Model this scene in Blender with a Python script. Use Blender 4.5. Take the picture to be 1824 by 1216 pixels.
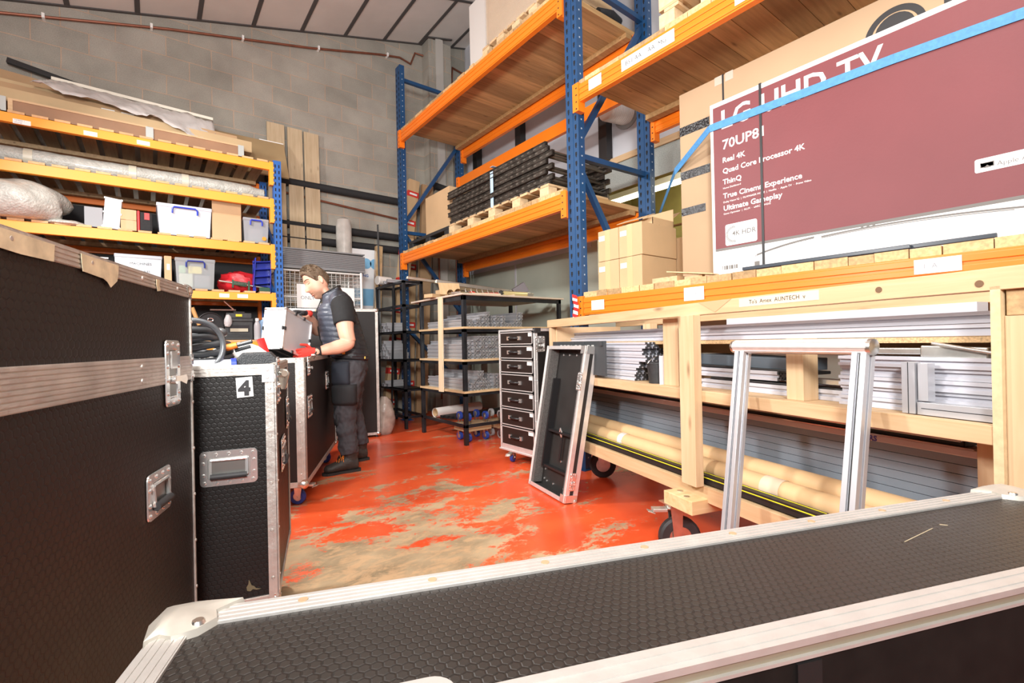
import bpy, math, random
from math import sin, cos, pi, radians
from mathutils import Vector, Matrix
random.seed(7)
for o in list(bpy.data.objects): bpy.data.objects.remove(o)
SC = bpy.context.scene
C = SC.collection
# ---------------- camera, world, lights, exposure ----------------
CH = 1.06
yaw, pitch, roll = radians(37.306), radians(.068), radians(-1.2135)
d_ = Vector((sin(yaw)*cos(pitch), cos(yaw)*cos(pitch), sin(pitch)))
r_ = Vector((cos(yaw), -sin(yaw), 0)); u_ = r_.cross(d_)
r2 = r_*cos(roll)+u_*sin(roll); u2 = -r_*sin(roll)+u_*cos(roll)
cam = bpy.data.cameras.new('camera'); camo = bpy.data.objects.new('camera', cam); C.objects.link(camo)
cam.sensor_width = 36; cam.lens = 843.0/1824*36; cam.clip_start = .02; cam.clip_end = 100
camo.matrix_world = Matrix(((r2.x, u2.x, -d_.x, 0), (r2.y, u2.y, -d_.y, 0), (r2.z, u2.z, -d_.z, CH), (0, 0, 0, 1)))
SC.camera = camo
SC.view_settings.view_transform = 'Standard'; SC.view_settings.look = 'None'
SC.view_settings.exposure = 0.17; SC.view_settings.gamma = 1; SC.view_settings.use_curve_mapping = False
W = bpy.data.worlds.new('world'); SC.world = W; W.use_nodes = True
W.node_tree.nodes['Background'].inputs[0].default_value = (.93, .95, 1, 1)
W.node_tree.nodes['Background'].inputs[1].default_value = .26
def area(name, loc, target, size, power, color=(1, 1, 1), sy=None):
    l = bpy.data.lights.new(name, 'AREA'); l.size = size; l.energy = power; l.color = color
    if sy: l.shape = 'RECTANGLE'; l.size_y = sy
    o = bpy.data.objects.new(name, l); C.objects.link(o); o.location = loc
    o.rotation_euler = (Vector(target)-Vector(loc)).to_track_quat('-Z', 'Y').to_euler()
    return o
area('key_flash', (-1.25, 4.15, 3.3), (1.9, 2.9, .8), .35, 130, (1, .975, .94))
area('bounce_flash', (-.6, -.9, 2.2), (1.6, 4.2, 5.2), .6, 215, (1, .98, .95))
area('flash_light', (-.75, 1.6, 2.15), (2.2, 3.2, .9), .3, 58, (1, .97, .93))
area('overhead_fill', (.6, .6, 4.1), (1.2, 2.2, 0), 2.4, 60, (1, .95, .88), .6)  # added soft fill from overhead, no known fitting there
area('rear_fill', (-.9, -1.6, 3.0), (2.6, 2.6, 1.6), 1.4, 40, (.95, .97, 1))  # added fill from behind the camera, not a real lamp
area('next_room_light', (5.2, 2.6, 3.3), (5.2, 2.6, 0), 1.6, 60, (1, .93, .7), .4)

# ---------------- materials ----------------
MATS = {}
def nt(m): return m.node_tree.nodes, m.node_tree.links
def mat(name, col, rough=.5, metal=0, var=0, vs=8, bump=0, bs=60, trans=0, alpha=1, emit=0, coat=0, stretch=(1, 1, 1), island=0, spec=.5):
    if name in MATS: return MATS[name]
    m = bpy.data.materials.new(name); m.use_nodes = True; N, L = nt(m); B = N['Principled BSDF']
    c = (*col, 1)
    B.inputs['Base Color'].default_value = c; B.inputs['Roughness'].default_value = rough; B.inputs['Metallic'].default_value = metal
    B.inputs['Specular IOR Level'].default_value = spec; B.inputs['Coat Weight'].default_value = coat
    if trans: B.inputs['Transmission Weight'].default_value = trans
    if alpha < 1: B.inputs['Alpha'].default_value = alpha
    if emit: B.inputs['Emission Color'].default_value = c; B.inputs['Emission Strength'].default_value = emit
    if var or bump or island:
        tc = N.new('ShaderNodeTexCoord'); mp = N.new('ShaderNodeMapping'); mp.inputs['Scale'].default_value = stretch
        L.new(tc.outputs['Object'], mp.inputs['Vector'])
    if var or island:
        n = N.new('ShaderNodeTexNoise'); n.inputs['Scale'].default_value = vs; n.inputs['Detail'].default_value = 5
        L.new(mp.outputs[0], n.inputs['Vector'])
        hs = N.new('ShaderNodeHueSaturation'); hs.inputs['Color'].default_value = c
        mr = N.new('ShaderNodeMapRange'); mr.inputs['From Min'].default_value = .3; mr.inputs['From Max'].default_value = .7
        mr.inputs['To Min'].default_value = 1-var; mr.inputs['To Max'].default_value = 1+var
        L.new(n.outputs[0], mr.inputs[0])
        if island:
            g = N.new('ShaderNodeNewGeometry'); m2 = N.new('ShaderNodeMapRange'); m2.inputs['To Min'].default_value = 1-island; m2.inputs['To Max'].default_value = 1+island
            L.new(g.outputs['Random Per Island'], m2.inputs[0]); mu = N.new('ShaderNodeMath'); mu.operation = 'MULTIPLY'
            L.new(mr.outputs[0], mu.inputs[0]); L.new(m2.outputs[0], mu.inputs[1]); L.new(mu.outputs[0], hs.inputs['Value'])
        else: L.new(mr.outputs[0], hs.inputs['Value'])
        L.new(hs.outputs[0], B.inputs['Base Color'])
    if bump:
        n2 = N.new('ShaderNodeTexNoise'); n2.inputs['Scale'].default_value = bs; n2.inputs['Detail'].default_value = 4
        L.new(mp.outputs[0], n2.inputs['Vector']); b = N.new('ShaderNodeBump'); b.inputs['Strength'].default_value = bump; b.inputs['Distance'].default_value = .01
        L.new(n2.outputs[0], b.inputs['Height']); L.new(b.outputs[0], B.inputs['Normal'])
    MATS[name] = m; return m
def wood(name, c1, c2, axis=0, island=.15, rough=.6, sc=1.0, knots=True):
    """grain runs along the given local axis"""
    if name in MATS: return MATS[name]
    m = bpy.data.materials.new(name); m.use_nodes = True; N, L = nt(m); B = N['Principled BSDF']; B.inputs['Roughness'].default_value = rough
    tc = N.new('ShaderNodeTexCoord'); mp = N.new('ShaderNodeMapping'); s = [22*sc]*3; s[axis] = 1.4*sc; mp.inputs['Scale'].default_value = s
    g = N.new('ShaderNodeNewGeometry'); cb = N.new('ShaderNodeVectorMath'); cb.operation = 'ADD'
    vm = N.new('ShaderNodeVectorMath'); vm.operation = 'SCALE'; vm.inputs[0].default_value = (3, 7, 5); L.new(g.outputs['Random Per Island'], vm.inputs['Scale'])
    L.new(tc.outputs['Object'], cb.inputs[0]); L.new(vm.outputs[0], cb.inputs[1]); L.new(cb.outputs[0], mp.inputs['Vector'])
    n = N.new('ShaderNodeTexNoise'); n.inputs['Scale'].default_value = 1.6; n.inputs['Detail'].default_value = 6; n.inputs['Distortion'].default_value = .6; L.new(mp.outputs[0], n.inputs['Vector'])
    cr = N.new('ShaderNodeValToRGB'); cr.color_ramp.elements[0].position = .3; cr.color_ramp.elements[1].position = .7
    cr.color_ramp.elements[0].color = (*c2, 1); cr.color_ramp.elements[1].color = (*c1, 1); L.new(n.outputs[0], cr.inputs[0])
    hs = N.new('ShaderNodeHueSaturation'); m2 = N.new('ShaderNodeMapRange'); m2.inputs['To Min'].default_value = 1-island; m2.inputs['To Max'].default_value = 1+island
    L.new(g.outputs['Random Per Island'], m2.inputs[0]); L.new(m2.outputs[0], hs.inputs['Value'])
    out = cr.outputs[0]
    if knots:
        mk = N.new('ShaderNodeMapping'); s = [9]*3; s[axis] = 2.6; mk.inputs['Scale'].default_value = s; L.new(cb.outputs[0], mk.inputs['Vector'])
        v = N.new('ShaderNodeTexVoronoi'); v.inputs['Scale'].default_value = 1; L.new(mk.outputs[0], v.inputs['Vector'])
        k = N.new('ShaderNodeMapRange'); k.inputs['From Min'].default_value = .03; k.inputs['From Max'].default_value = .13; k.inputs['To Min'].default_value = .75; k.inputs['To Max'].default_value = 0; L.new(v.outputs['Distance'], k.inputs[0])
        mx = N.new('ShaderNodeMixRGB'); L.new(k.outputs[0], mx.inputs[0]); L.new(cr.outputs[0], mx.inputs[1]); mx.inputs[2].default_value = (c2[0]*.35, c2[1]*.3, c2[2]*.25, 1); out = mx.outputs[0]
    L.new(out, hs.inputs['Color']); L.new(hs.outputs[0], B.inputs['Base Color'])
    b = N.new('ShaderNodeBump'); b.inputs['Strength'].default_value = .25; b.inputs['Distance'].default_value = .004; L.new(n.outputs[0], b.inputs['Height']); L.new(b.outputs[0], B.inputs['Normal'])
    MATS[name] = m; return m
def mth(N, L, op, a, b=None, c=None):
    n = N.new('ShaderNodeMath'); n.operation = op
    for i, x in enumerate((a, b, c)):
        if x is None: continue
        if isinstance(x, (int, float)): n.inputs[i].default_value = x
        else: L.new(x, n.inputs[i])
    return n.outputs[0]
def hexmat(name, ax, col, scale=.0125, rough=.42, wear=0, bmp=.9):
    """phenolic plywood: raised hexagon grip; ax = the two local axes of the sheet"""
    if name in MATS: return MATS[name]
    m = bpy.data.materials.new(name); m.use_nodes = True; N, L = nt(m); B = N['Principled BSDF']; B.inputs['Roughness'].default_value = rough; B.inputs['Specular IOR Level'].default_value = .36
    tc = N.new('ShaderNodeTexCoord'); sp = N.new('ShaderNodeSeparateXYZ'); L.new(tc.outputs['Object'], sp.inputs[0])
    x = mth(N, L, 'DIVIDE', sp.outputs[ax[0]], scale); y = mth(N, L, 'DIVIDE', sp.outputs[ax[1]], scale)
    R = 1.7320508
    ax_ = mth(N, L, 'ABSOLUTE', mth(N, L, 'SUBTRACT', mth(N, L, 'FLOORED_MODULO', x, 1.), .5)); ay_ = mth(N, L, 'ABSOLUTE', mth(N, L, 'SUBTRACT', mth(N, L, 'FLOORED_MODULO', y, R), R/2))
    bx = mth(N, L, 'ABSOLUTE', mth(N, L, 'SUBTRACT', mth(N, L, 'FLOORED_MODULO', mth(N, L, 'SUBTRACT', x, .5), 1.), .5)); by = mth(N, L, 'ABSOLUTE', mth(N, L, 'SUBTRACT', mth(N, L, 'FLOORED_MODULO', mth(N, L, 'SUBTRACT', y, R/2), R), R/2))
    def hd(p, q): return mth(N, L, 'MAXIMUM', p, mth(N, L, 'ADD', mth(N, L, 'MULTIPLY', p, .5), mth(N, L, 'MULTIPLY', q, .8660254)))
    dd = mth(N, L, 'MINIMUM', hd(ax_, ay_), hd(bx, by))
    mr = N.new('ShaderNodeMapRange'); mr.inputs['From Min'].default_value = .36; mr.inputs['From Max'].default_value = .46; mr.inputs['To Min'].default_value = 1; mr.inputs['To Max'].default_value = 0; L.new(dd, mr.inputs[0])
    bp = N.new('ShaderNodeBump'); bp.inputs['Strength'].default_value = bmp; bp.inputs['Distance'].default_value = .0012; L.new(mr.outputs[0], bp.inputs['Height']); L.new(bp.outputs[0], B.inputs['Normal'])
    n = N.new('ShaderNodeTexNoise'); n.inputs['Scale'].default_value = 4; n.inputs['Detail'].default_value = 8; L.new(tc.outputs['Object'], n.inputs['Vector'])
    mx = N.new('ShaderNodeMixRGB'); L.new(mr.outputs[0], mx.inputs[0]); mx.inputs[1].default_value = (col[0]*.62, col[1]*.6, col[2]*.6, 1); mx.inputs[2].default_value = (*col, 1)
    o = mx.outputs[0]
    if wear:
        n3 = N.new('ShaderNodeTexNoise'); n3.inputs['Scale'].default_value = 14; n3.inputs['Detail'].default_value = 9; n3.inputs['Roughness'].default_value = .75; L.new(tc.outputs['Object'], n3.inputs['Vector'])
        w = N.new('ShaderNodeMapRange'); w.inputs['From Min'].default_value = .66; w.inputs['From Max'].default_value = .76; w.inputs['To Max'].default_value = wear; L.new(n3.outputs[0], w.inputs[0])
        m3 = N.new('ShaderNodeMixRGB'); L.new(w.outputs[0], m3.inputs[0]); L.new(o, m3.inputs[1]); m3.inputs[2].default_value = (.25, .19, .1, 1); o = m3.outputs[0]
    L.new(o, B.inputs['Base Color'])
    mr2 = N.new('ShaderNodeMapRange'); mr2.inputs['To Min'].default_value = rough-.08; mr2.inputs['To Max'].default_value = rough+.14; L.new(n.outputs[0], mr2.inputs[0]); L.new(mr2.outputs[0], B.inputs['Roughness'])
    MATS[name] = m; return m

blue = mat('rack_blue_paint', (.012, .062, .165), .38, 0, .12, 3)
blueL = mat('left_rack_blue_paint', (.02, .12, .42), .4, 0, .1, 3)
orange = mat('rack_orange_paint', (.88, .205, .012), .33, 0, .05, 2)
orange_lit = mat('overlit_orange_paint', (.95, .36, .03), .4, 0, .06, 2)  # overexposure of the left rack's front beams painted in as yellower orange
hole = mat('dark_hole', (.006, .007, .01), .8)
dark = mat('black_paint', (.012, .012, .013), .45)
steelblk = mat('black_steel', (.02, .021, .023), .4, .3, .3, 12)
alu = mat('aluminium', (.80, .80, .79), .36, .6, .06, 30, .05, 90)
aluw = mat('worn_aluminium', (.58, .55, .51), .45, .7, .16, 14, .25, 40)
alud = mat('aluminium_profile', (.56, .57, .60), .4, .6, .05, 5)
chrome = mat('chrome_steel', (.80, .80, .78), .2, .8)
zinc = mat('zinc_steel', (.66, .66, .62), .32, 1, .15, 20)
white = mat('white_label', (.86, .86, .84), .6)
ink = mat('black_ink', (.02, .02, .022), .6)
inkg = mat('faded_ink', (.28, .28, .3), .7)
card = mat('cardboard', (.56, .38, .21), .75, 0, .06, 3, .1, 90)
cardd = mat('dark_cardboard', (.42, .27, .145), .78, 0, .08, 3, .1, 90)
tape = mat('brown_tape', (.52, .33, .16), .3)
pineY = wood('pine_along_y', (.64, .46, .27), (.52, .34, .18), 1, .12)
pineX = wood('pine_along_x', (.65, .465, .27), (.53, .345, .18), 0, .12)
pineZ = wood('pine_along_z', (.67, .49, .30), (.56, .38, .21), 2, .1)
deckX = wood('deck_boards', (.62, .38, .17), (.42, .245, .10), 0, .28)
deckY = wood('grey_slats', (.46, .31, .17), (.32, .21, .11), 1, .3)
endg = mat('end_grain', (.50, .33, .16), .75, 0, .25, 60, .1, 80, island=.35)
ply = wood('plywood', (.66, .48, .28), (.56, .38, .2), 2, .08, .6, .6)
chip = mat('chipboard', (.56, .38, .2), .8, 0, .35, 160)
rubber = mat('black_rubber', (.025, .025, .027), .6, 0, .3, 20)
bluerub = mat('blue_rubber', (.02, .06, .35), .5)
clearp = mat('clear_plastic', (.86, .9, .92), .15, 0, trans=.55, alpha=.55)
milky = mat('milky_plastic', (.64, .67, .74), .3, 0, .03, 3, alpha=.86)
wrap = mat('bubble_wrap', (.46, .46, .42), .28, 0, .15, 20, .9, 55, coat=.5)
blackp = mat('black_plastic', (.025, .026, .028), .45, 0, .2, 40, .2, 200)
redp = mat('red_plastic', (.7, .02, .02), .35)
bluep = mat('blue_plastic', (.02, .05, .55), .35)
black_tape = mat('black_tape', (.012, .012, .014), .22, 0, 0, 8, .5, 60)
cable = mat('cable_rubber', (.05, .055, .06), .42, 0, .2, 30)

# ---------------- mesh builder ----------------
class M:
    def __init__(s, off=(0, 0, 0)): s.v = []; s.f = []; s.mi = []; s.cur = 0; s.off = Vector(off)
    def add(s, vs, fs):
        b = len(s.v); o = s.off
        s.v += [(x[0]-o[0], x[1]-o[1], x[2]-o[2]) for x in vs]
        s.f += [tuple(i+b for i in f) for f in fs]; s.mi += [s.cur]*len(fs); return s
    def m(s, i): s.cur = i; return s
    def obox(s, c, a, b, e):
        c, a, b, e = map(Vector, (c, a, b, e))
        vs = [c+a*i+b*j+e*k for k in (-1, 1) for j in (-1, 1) for i in (-1, 1)]
        fs = [(0, 2, 3, 1), (4, 5, 7, 6), (0, 1, 5, 4), (2, 6, 7, 3), (0, 4, 6, 2), (1, 3, 7, 5)]
        if a.cross(b).dot(e) < 0: fs = [f[::-1] for f in fs]
        return s.add(vs, fs)
    def box(s, x0, x1, y0, y1, z0, z1):
        return s.obox(((x0+x1)/2, (y0+y1)/2, (z0+z1)/2), (abs(x1-x0)/2, 0, 0), (0, abs(y1-y0)/2, 0), (0, 0, abs(z1-z0)/2))
    def beam(s, p0, p1, w, h, up=(0, 0, 1)):
        p0, p1, up = Vector(p0), Vector(p1), Vector(up); d = p1-p0; L = d.length; d = d/L
        sd = d.cross(up)
        if sd.length < 1e-4: sd = d.cross(Vector((1, 0, 0)))
        sd.normalize(); u = sd.cross(d)
        return s.obox((p0+p1)/2, d*L/2, sd*w/2, u*h/2)
    def ring(s, c, a, b, r, n): return [c+(a*cos(2*pi*i/n)+b*sin(2*pi*i/n))*r for i in range(n)]
    def tube(s, pts, r, n=10, cap=True, closed=False):
        P = [Vector(p) for p in pts]; k = len(P); R = r if isinstance(r, (list, tuple)) else [r]*k
        vs = []; prev = None
        for i in range(k):
            if closed: t = P[(i+1) % k]-P[i-1]
            else: t = P[min(i+1, k-1)]-P[max(i-1, 0)]
            t.normalize()
            if prev is None:
                a = t.cross(Vector((0, 0, 1)))
                if a.length < .05: a = t.cross(Vector((1, 0, 0)))
            else: a = prev-t*prev.dot(t)
            a.normalize(); prev = a; b = t.cross(a)
            vs += s.ring(P[i], a, b, R[i], n)
        fs = []
        for i in range(k if closed else k-1):
            j = (i+1) % k
            for q in range(n): fs.append((i*n+q, i*n+(q+1) % n, j*n+(q+1) % n, j*n+q))
        if cap and not closed: fs.append(tuple(range(n))[::-1]); fs.append(tuple((k-1)*n+q for q in range(n)))
        return s.add(vs, fs)
    def cyl(s, p0, p1, r, n=16, r1=None): return s.tube([p0, p1], [r, r if r1 is None else r1], n)
    def prism(s, poly, o, xa, ya, ext):
        o, xa, ya, ext = map(Vector, (o, xa, ya, ext)); n = len(poly)
        A = [o+xa*p[0]+ya*p[1] for p in poly]; vs = A+[a+ext for a in A]
        ar = sum(poly[i][0]*poly[(i+1) % n][1]-poly[(i+1) % n][0]*poly[i][1] for i in range(n))
        fl = (xa.cross(ya).dot(ext) > 0) == (ar > 0)
        f0 = tuple(range(n)); f1 = tuple(range(n, 2*n)); sd = [(i, (i+1) % n, n+(i+1) % n, n+i) for i in range(n)]
        if fl: fs = [f0[::-1], f1]+sd
        else: fs = [f0, f1[::-1]]+[q[::-1] for q in sd]
        return s.add(vs, fs)
    def ball(s, c, r, n=12, sc=(1, 1, 1)):
        c = Vector(c); vs = [c+Vector((0, 0, r*sc[2]))]
        m_ = n//2
        for i in range(1, m_):
            t = pi*i/m_
            for j in range(n): vs.append(c+Vector((r*sc[0]*sin(t)*cos(2*pi*j/n), r*sc[1]*sin(t)*sin(2*pi*j/n), r*sc[2]*cos(t))))
        vs.append(c-Vector((0, 0, r*sc[2]))); fs = []
        for j in range(n): fs.append((0, 1+j, 1+(j+1) % n))
        for i in range(m_-2):
            for j in range(n): a = 1+i*n+j; b = 1+i*n+(j+1) % n; fs.append((a, a+n, b+n, b))
        e = len(vs)-1; o = 1+(m_-2)*n
        for j in range(n): fs.append((e, o+(j+1) % n, o+j))
        return s.add(vs, fs)
    def rrect(s, cx, cz, w, h, r, n=4):
        P = []
        for (sx, sz, a0) in ((1, 1, 0), (-1, 1, 90), (-1, -1, 180), (1, -1, 270)):
            for i in range(n+1):
                a = radians(a0+90*i/n); P.append((cx+sx*(w/2-r)+r*cos(a), cz+sz*(h/2-r)+r*sin(a)))
        return P
    def text(s, st, o, xa, ya, size, align='LEFT', bold=0):
        cu = bpy.data.curves.new('t', 'FONT'); cu.body = st; cu.size = size; cu.align_x = align; cu.resolution_u = 2; cu.offset = bold
        ob = bpy.data.objects.new('t', cu); me = ob.to_mesh()
        o, xa, ya = Vector(o), Vector(xa), Vector(ya)
        s.add([o+xa*v.co.x+ya*v.co.y for v in me.vertices], [tuple(p.vertices) for p in me.polygons])
        ob.to_mesh_clear(); bpy.data.objects.remove(ob); bpy.data.curves.remove(cu); return s
    def build(s, name, mats, parent=None, smooth=False, bevel=0, recenter=None, label=None):
        me = bpy.data.meshes.new(name); loc = Vector((0, 0, 0)); v = s.v
        if parent is None and recenter is None: recenter = True
        if recenter:
            xs = [p[0] for p in v]; ys = [p[1] for p in v]; zs = [p[2] for p in v]
            loc = Vector(((min(xs)+max(xs))/2, (min(ys)+max(ys))/2, min(zs))); v = [(p[0]-loc.x, p[1]-loc.y, p[2]-loc.z) for p in v]
        me.from_pydata([tuple(p) for p in v], [], s.f)
        if not isinstance(mats, (list, tuple)): mats = [mats]
        for q in mats: me.materials.append(q)
        me.polygons.foreach_set('material_index', s.mi)
        if smooth:
            me.polygons.foreach_set('use_smooth', [True]*len(s.f))
            try: me.set_sharp_from_angle(angle=radians(40))
            except Exception: pass
        me.update(); o = bpy.data.objects.new(name, me); C.objects.link(o); o.location = loc
        if parent: o.parent = parent
        if bevel:
            b = o.modifiers.new('bevel', 'BEVEL'); b.width = bevel; b.segments = 2; b.limit_method = 'ANGLE'; b.angle_limit = radians(50)
        if label: o['label'] = label
        return o
def thing(name, label, cat, loc=(0, 0, 0), rz=0, group=None):
    o = bpy.data.objects.new(name, None); C.objects.link(o); o.location = loc; o.rotation_euler = (0, 0, radians(rz)); o.empty_display_size = .1
    return tag(o, label, cat, group)
def tag(o, label, cat, group=None):
    o['label'] = label; o['category'] = cat
    if group: o['group'] = group
    return o
def struct(o): o['kind'] = 'structure'; return o
def dup(root, loc=None, rz=None, label=None, group=None):
    def cp(o, par):
        c = o.copy(); C.objects.link(c); c.parent = par
        for ch in kids.get(o.name, []): cp(ch, c)
        return c
    kids = {}
    for q in C.objects:
        if q.parent: kids.setdefault(q.parent.name, []).append(q)
    r = cp(root, None)
    if loc is not None: r.location = loc
    if rz is not None: r.rotation_euler = (0, 0, radians(rz))
    if label: r['label'] = label
    if group: r['group'] = group
    return r
def V(*a): return Vector(a)
# ================= SETTING =================
# floor: worn red paint over concrete
fm = bpy.data.materials.new('red_floor_paint'); fm.use_nodes = True; N, L = nt(fm); B = N['Principled BSDF']
tc = N.new('ShaderNodeTexCoord'); mp = N.new('ShaderNodeMapping'); mp.inputs['Scale'].default_value = (1, 1.5, 1); mp.inputs['Rotation'].default_value = (0, 0, .6); L.new(tc.outputs['Object'], mp.inputs[0])
def noise(sc, det, vec=None, dist=0, rg=.55):
    n = N.new('ShaderNodeTexNoise'); n.inputs['Scale'].default_value = sc; n.inputs['Detail'].default_value = det; n.inputs['Distortion'].default_value = dist; n.inputs['Roughness'].default_value = rg
    L.new(vec or mp.outputs[0], n.inputs['Vector']); return n.outputs[0]
sep = N.new('ShaderNodeSeparateXYZ'); L.new(tc.outputs['Object'], sep.inputs[0])
# wear is strongest in the walkway beside the cases
def blob(cx, cy, r, amp):
    dx = mth(N, L, 'SUBTRACT', sep.outputs[0], cx); dy = mth(N, L, 'SUBTRACT', sep.outputs[1], cy)
    q = mth(N, L, 'SQRT', mth(N, L, 'ADD', mth(N, L, 'MULTIPLY', dx, dx), mth(N, L, 'MULTIPLY', dy, dy)))
    k = N.new('ShaderNodeMapRange'); k.inputs['From Min'].default_value = 0; k.inputs['From Max'].default_value = r; k.inputs['To Min'].default_value = amp; k.inputs['To Max'].default_value = 0; L.new(q, k.inputs[0]); return k.outputs[0]
a1 = mth(N, L, 'ADD', mth(N, L, 'MULTIPLY', noise(2.4, 4, None, .5), .5), mth(N, L, 'MULTIPLY', noise(14, 15, None, .4, .88), .56))
a2 = mth(N, L, 'ADD', a1, mth(N, L, 'ADD', blob(.80, 2.25, 1.25, .16), blob(.75, 1.6, .9, .09)))
a2 = mth(N, L, 'ADD', a2, blob(1.7, 3.1, .9, .045))
r1 = N.new('ShaderNodeMapRange'); r1.inputs['From Min'].default_value = .592; r1.inputs['From Max'].default_value = .612; L.new(a2, r1.inputs[0])
red = N.new('ShaderNodeValToRGB'); red.color_ramp.elements[0].color = (.60, .055, .015, 1); red.color_ramp.elements[1].color = (.84, .125, .035, 1); red.color_ramp.elements[0].position = .3; red.color_ramp.elements[1].position = .65; L.new(noise(1.3, 6), red.inputs[0])
con = N.new('ShaderNodeValToRGB'); con.color_ramp.elements[0].color = (.22, .16, .09, 1); con.color_ramp.elements[1].color = (.42, .31, .185, 1); con.color_ramp.elements[0].position = .33; con.color_ramp.elements[1].position = .6; L.new(noise(3, 8), con.inputs[0])
mx = N.new('ShaderNodeMixRGB'); L.new(r1.outputs[0], mx.inputs[0]); L.new(red.outputs[0], mx.inputs[1]); L.new(con.outputs[0], mx.inputs[2])
mpx = N.new('ShaderNodeMapping'); mpx.inputs['Scale'].default_value = (9, 19, 1); mpx.inputs['Rotation'].default_value = (0, 0, .45); L.new(tc.outputs['Object'], mpx.inputs[0])
fw = N.new('ShaderNodeMapRange'); fw.inputs['From Min'].default_value = .57; fw.inputs['From Max'].default_value = .70; L.new(mth(N, L, 'ADD', noise(1, 10, mpx.outputs[0], .8, .7), mth(N, L, 'MULTIPLY', mth(N, L, 'SUBTRACT', a2, .56), .9)), fw.inputs[0])
mx0 = mx; mx = N.new('ShaderNodeMixRGB'); L.new(mth(N, L, 'MULTIPLY', fw.outputs[0], .6), mx.inputs[0]); L.new(mx0.outputs[0], mx.inputs[1]); mx.inputs[2].default_value = (.55, .34, .18, 1)
sv = N.new('ShaderNodeTexVoronoi'); sv.inputs['Scale'].default_value = 60; L.new(mp.outputs[0], sv.inputs['Vector'])
s1 = N.new('ShaderNodeMapRange'); s1.inputs['From Min'].default_value = .0; s1.inputs['From Max'].default_value = .09; s1.inputs['To Min'].default_value = .8; s1.inputs['To Max'].default_value = 0; L.new(sv.outputs['Distance'], s1.inputs[0])
s2 = N.new('ShaderNodeMapRange'); s2.inputs['From Min'].default_value = .55; s2.inputs['From Max'].default_value = .62; L.new(noise(1.9, 5, None, 1), s2.inputs[0])
sm = mth(N, L, 'MULTIPLY', s1.outputs[0], s2.outputs[0])
m3 = N.new('ShaderNodeMixRGB'); L.new(sm, m3.inputs[0]); L.new(mx.outputs[0], m3.inputs[1]); m3.inputs[2].default_value = (.75, .6, .48, 1)
L.new(m3.outputs[0], B.inputs['Base Color'])
rr = N.new('ShaderNodeMapRange'); rr.inputs['To Min'].default_value = .28; rr.inputs['To Max'].default_value = .75; L.new(r1.outputs[0], rr.inputs[0]); L.new(rr.outputs[0], B.inputs['Roughness'])
bp = N.new('ShaderNodeBump'); bp.inputs['Strength'].default_value = .25; bp.inputs['Distance'].default_value = .003; L.new(noise(9, 8), bp.inputs['Height']); L.new(bp.outputs[0], B.inputs['Normal'])
struct(M().box(-5, 7, -4, 7, -.1, 0).build('floor', fm, recenter=False))
crack = mat('floor_joint', (.62, .42, .3), .8)
struct(M().beam((1.38, 1.62, .0004), (2.12, 1.30, .0004), .004, .0008).beam((2.12, 1.3, .0004), (2.9, 1.0, .0004), .003, .0008).build('trim_1', crack, recenter=False))
# block wall
def blockmat(name, dx, dz, c1, c2, mo, vert='Z', horiz='X'):
    m = bpy.data.materials.new(name); m.use_nodes = True; N, L = nt(m); B = N['Principled BSDF']; B.inputs['Roughness'].default_value = .92
    tc = N.new('ShaderNodeTexCoord'); sp = N.new('ShaderNodeSeparateXYZ'); L.new(tc.outputs['Object'], sp.inputs[0])
    cb = N.new('ShaderNodeCombineXYZ'); L.new(mth(N, L, 'ADD', sp.outputs[horiz], dx), cb.inputs[0]); L.new(mth(N, L, 'ADD', sp.outputs[vert], dz), cb.inputs[1])
    # irregular joints
    wn = N.new('ShaderNodeTexNoise'); wn.inputs['Scale'].default_value = 2.5; L.new(tc.outputs['Object'], wn.inputs['Vector'])
    sc = N.new('ShaderNodeVectorMath'); sc.operation = 'MULTIPLY_ADD'; L.new(wn.outputs['Color'], sc.inputs[0]); sc.inputs[1].default_value = (.02, .012, 0); L.new(cb.outputs[0], sc.inputs[2])
    b = N.new('ShaderNodeTexBrick'); L.new(sc.outputs[0], b.inputs['Vector']); b.inputs['Scale'].default_value = 1; b.inputs['Brick Width'].default_value = .45; b.inputs['Row Height'].default_value = .225
    b.inputs['Mortar Size'].default_value = .006; b.inputs['Mortar Smooth'].default_value = .3; b.inputs['Color1'].default_value = (*c1, 1); b.inputs['Color2'].default_value = (*c2, 1); b.inputs['Mortar'].default_value = (*mo, 1); b.inputs['Bias'].default_value = 0
    n = N.new('ShaderNodeTexNoise'); n.inputs['Scale'].default_value = 3; n.inputs['Detail'].default_value = 8; L.new(tc.outputs['Object'], n.inputs['Vector'])
    n2 = N.new('ShaderNodeTexNoise'); n2.inputs['Scale'].default_value = 110; n2.inputs['Detail'].default_value = 3; L.new(tc.outputs['Object'], n2.inputs['Vector'])
    k = mth(N, L, 'ADD', mth(N, L, 'MULTIPLY', n.outputs[0], .7), mth(N, L, 'MULTIPLY', n2.outputs[0], .55))
    k = mth(N, L, 'ADD', k, .38)
    hs = N.new('ShaderNodeHueSaturation'); L.new(b.outputs['Color'], hs.inputs['Color']); L.new(k, hs.inputs['Value']); L.new(hs.outputs[0], B.inputs['Base Color'])
    h = mth(N, L, 'ADD', mth(N, L, 'MULTIPLY', b.outputs['Fac'], -1.), mth(N, L, 'MULTIPLY', n2.outputs[0], .5))
    bp = N.new('ShaderNodeBump'); bp.inputs['Strength'].default_value = .6; bp.inputs['Distance'].default_value = .006; L.new(h, bp.inputs['Height']); L.new(bp.outputs[0], B.inputs['Normal'])
    return m
blk = blockmat('blockwork', .475, -.44+.45, (.36, .335, .29), (.30, .285, .245), (.46, .345, .26))
def zc(x): return 4.60+.267*(x+1.08)          # ceiling height
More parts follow.
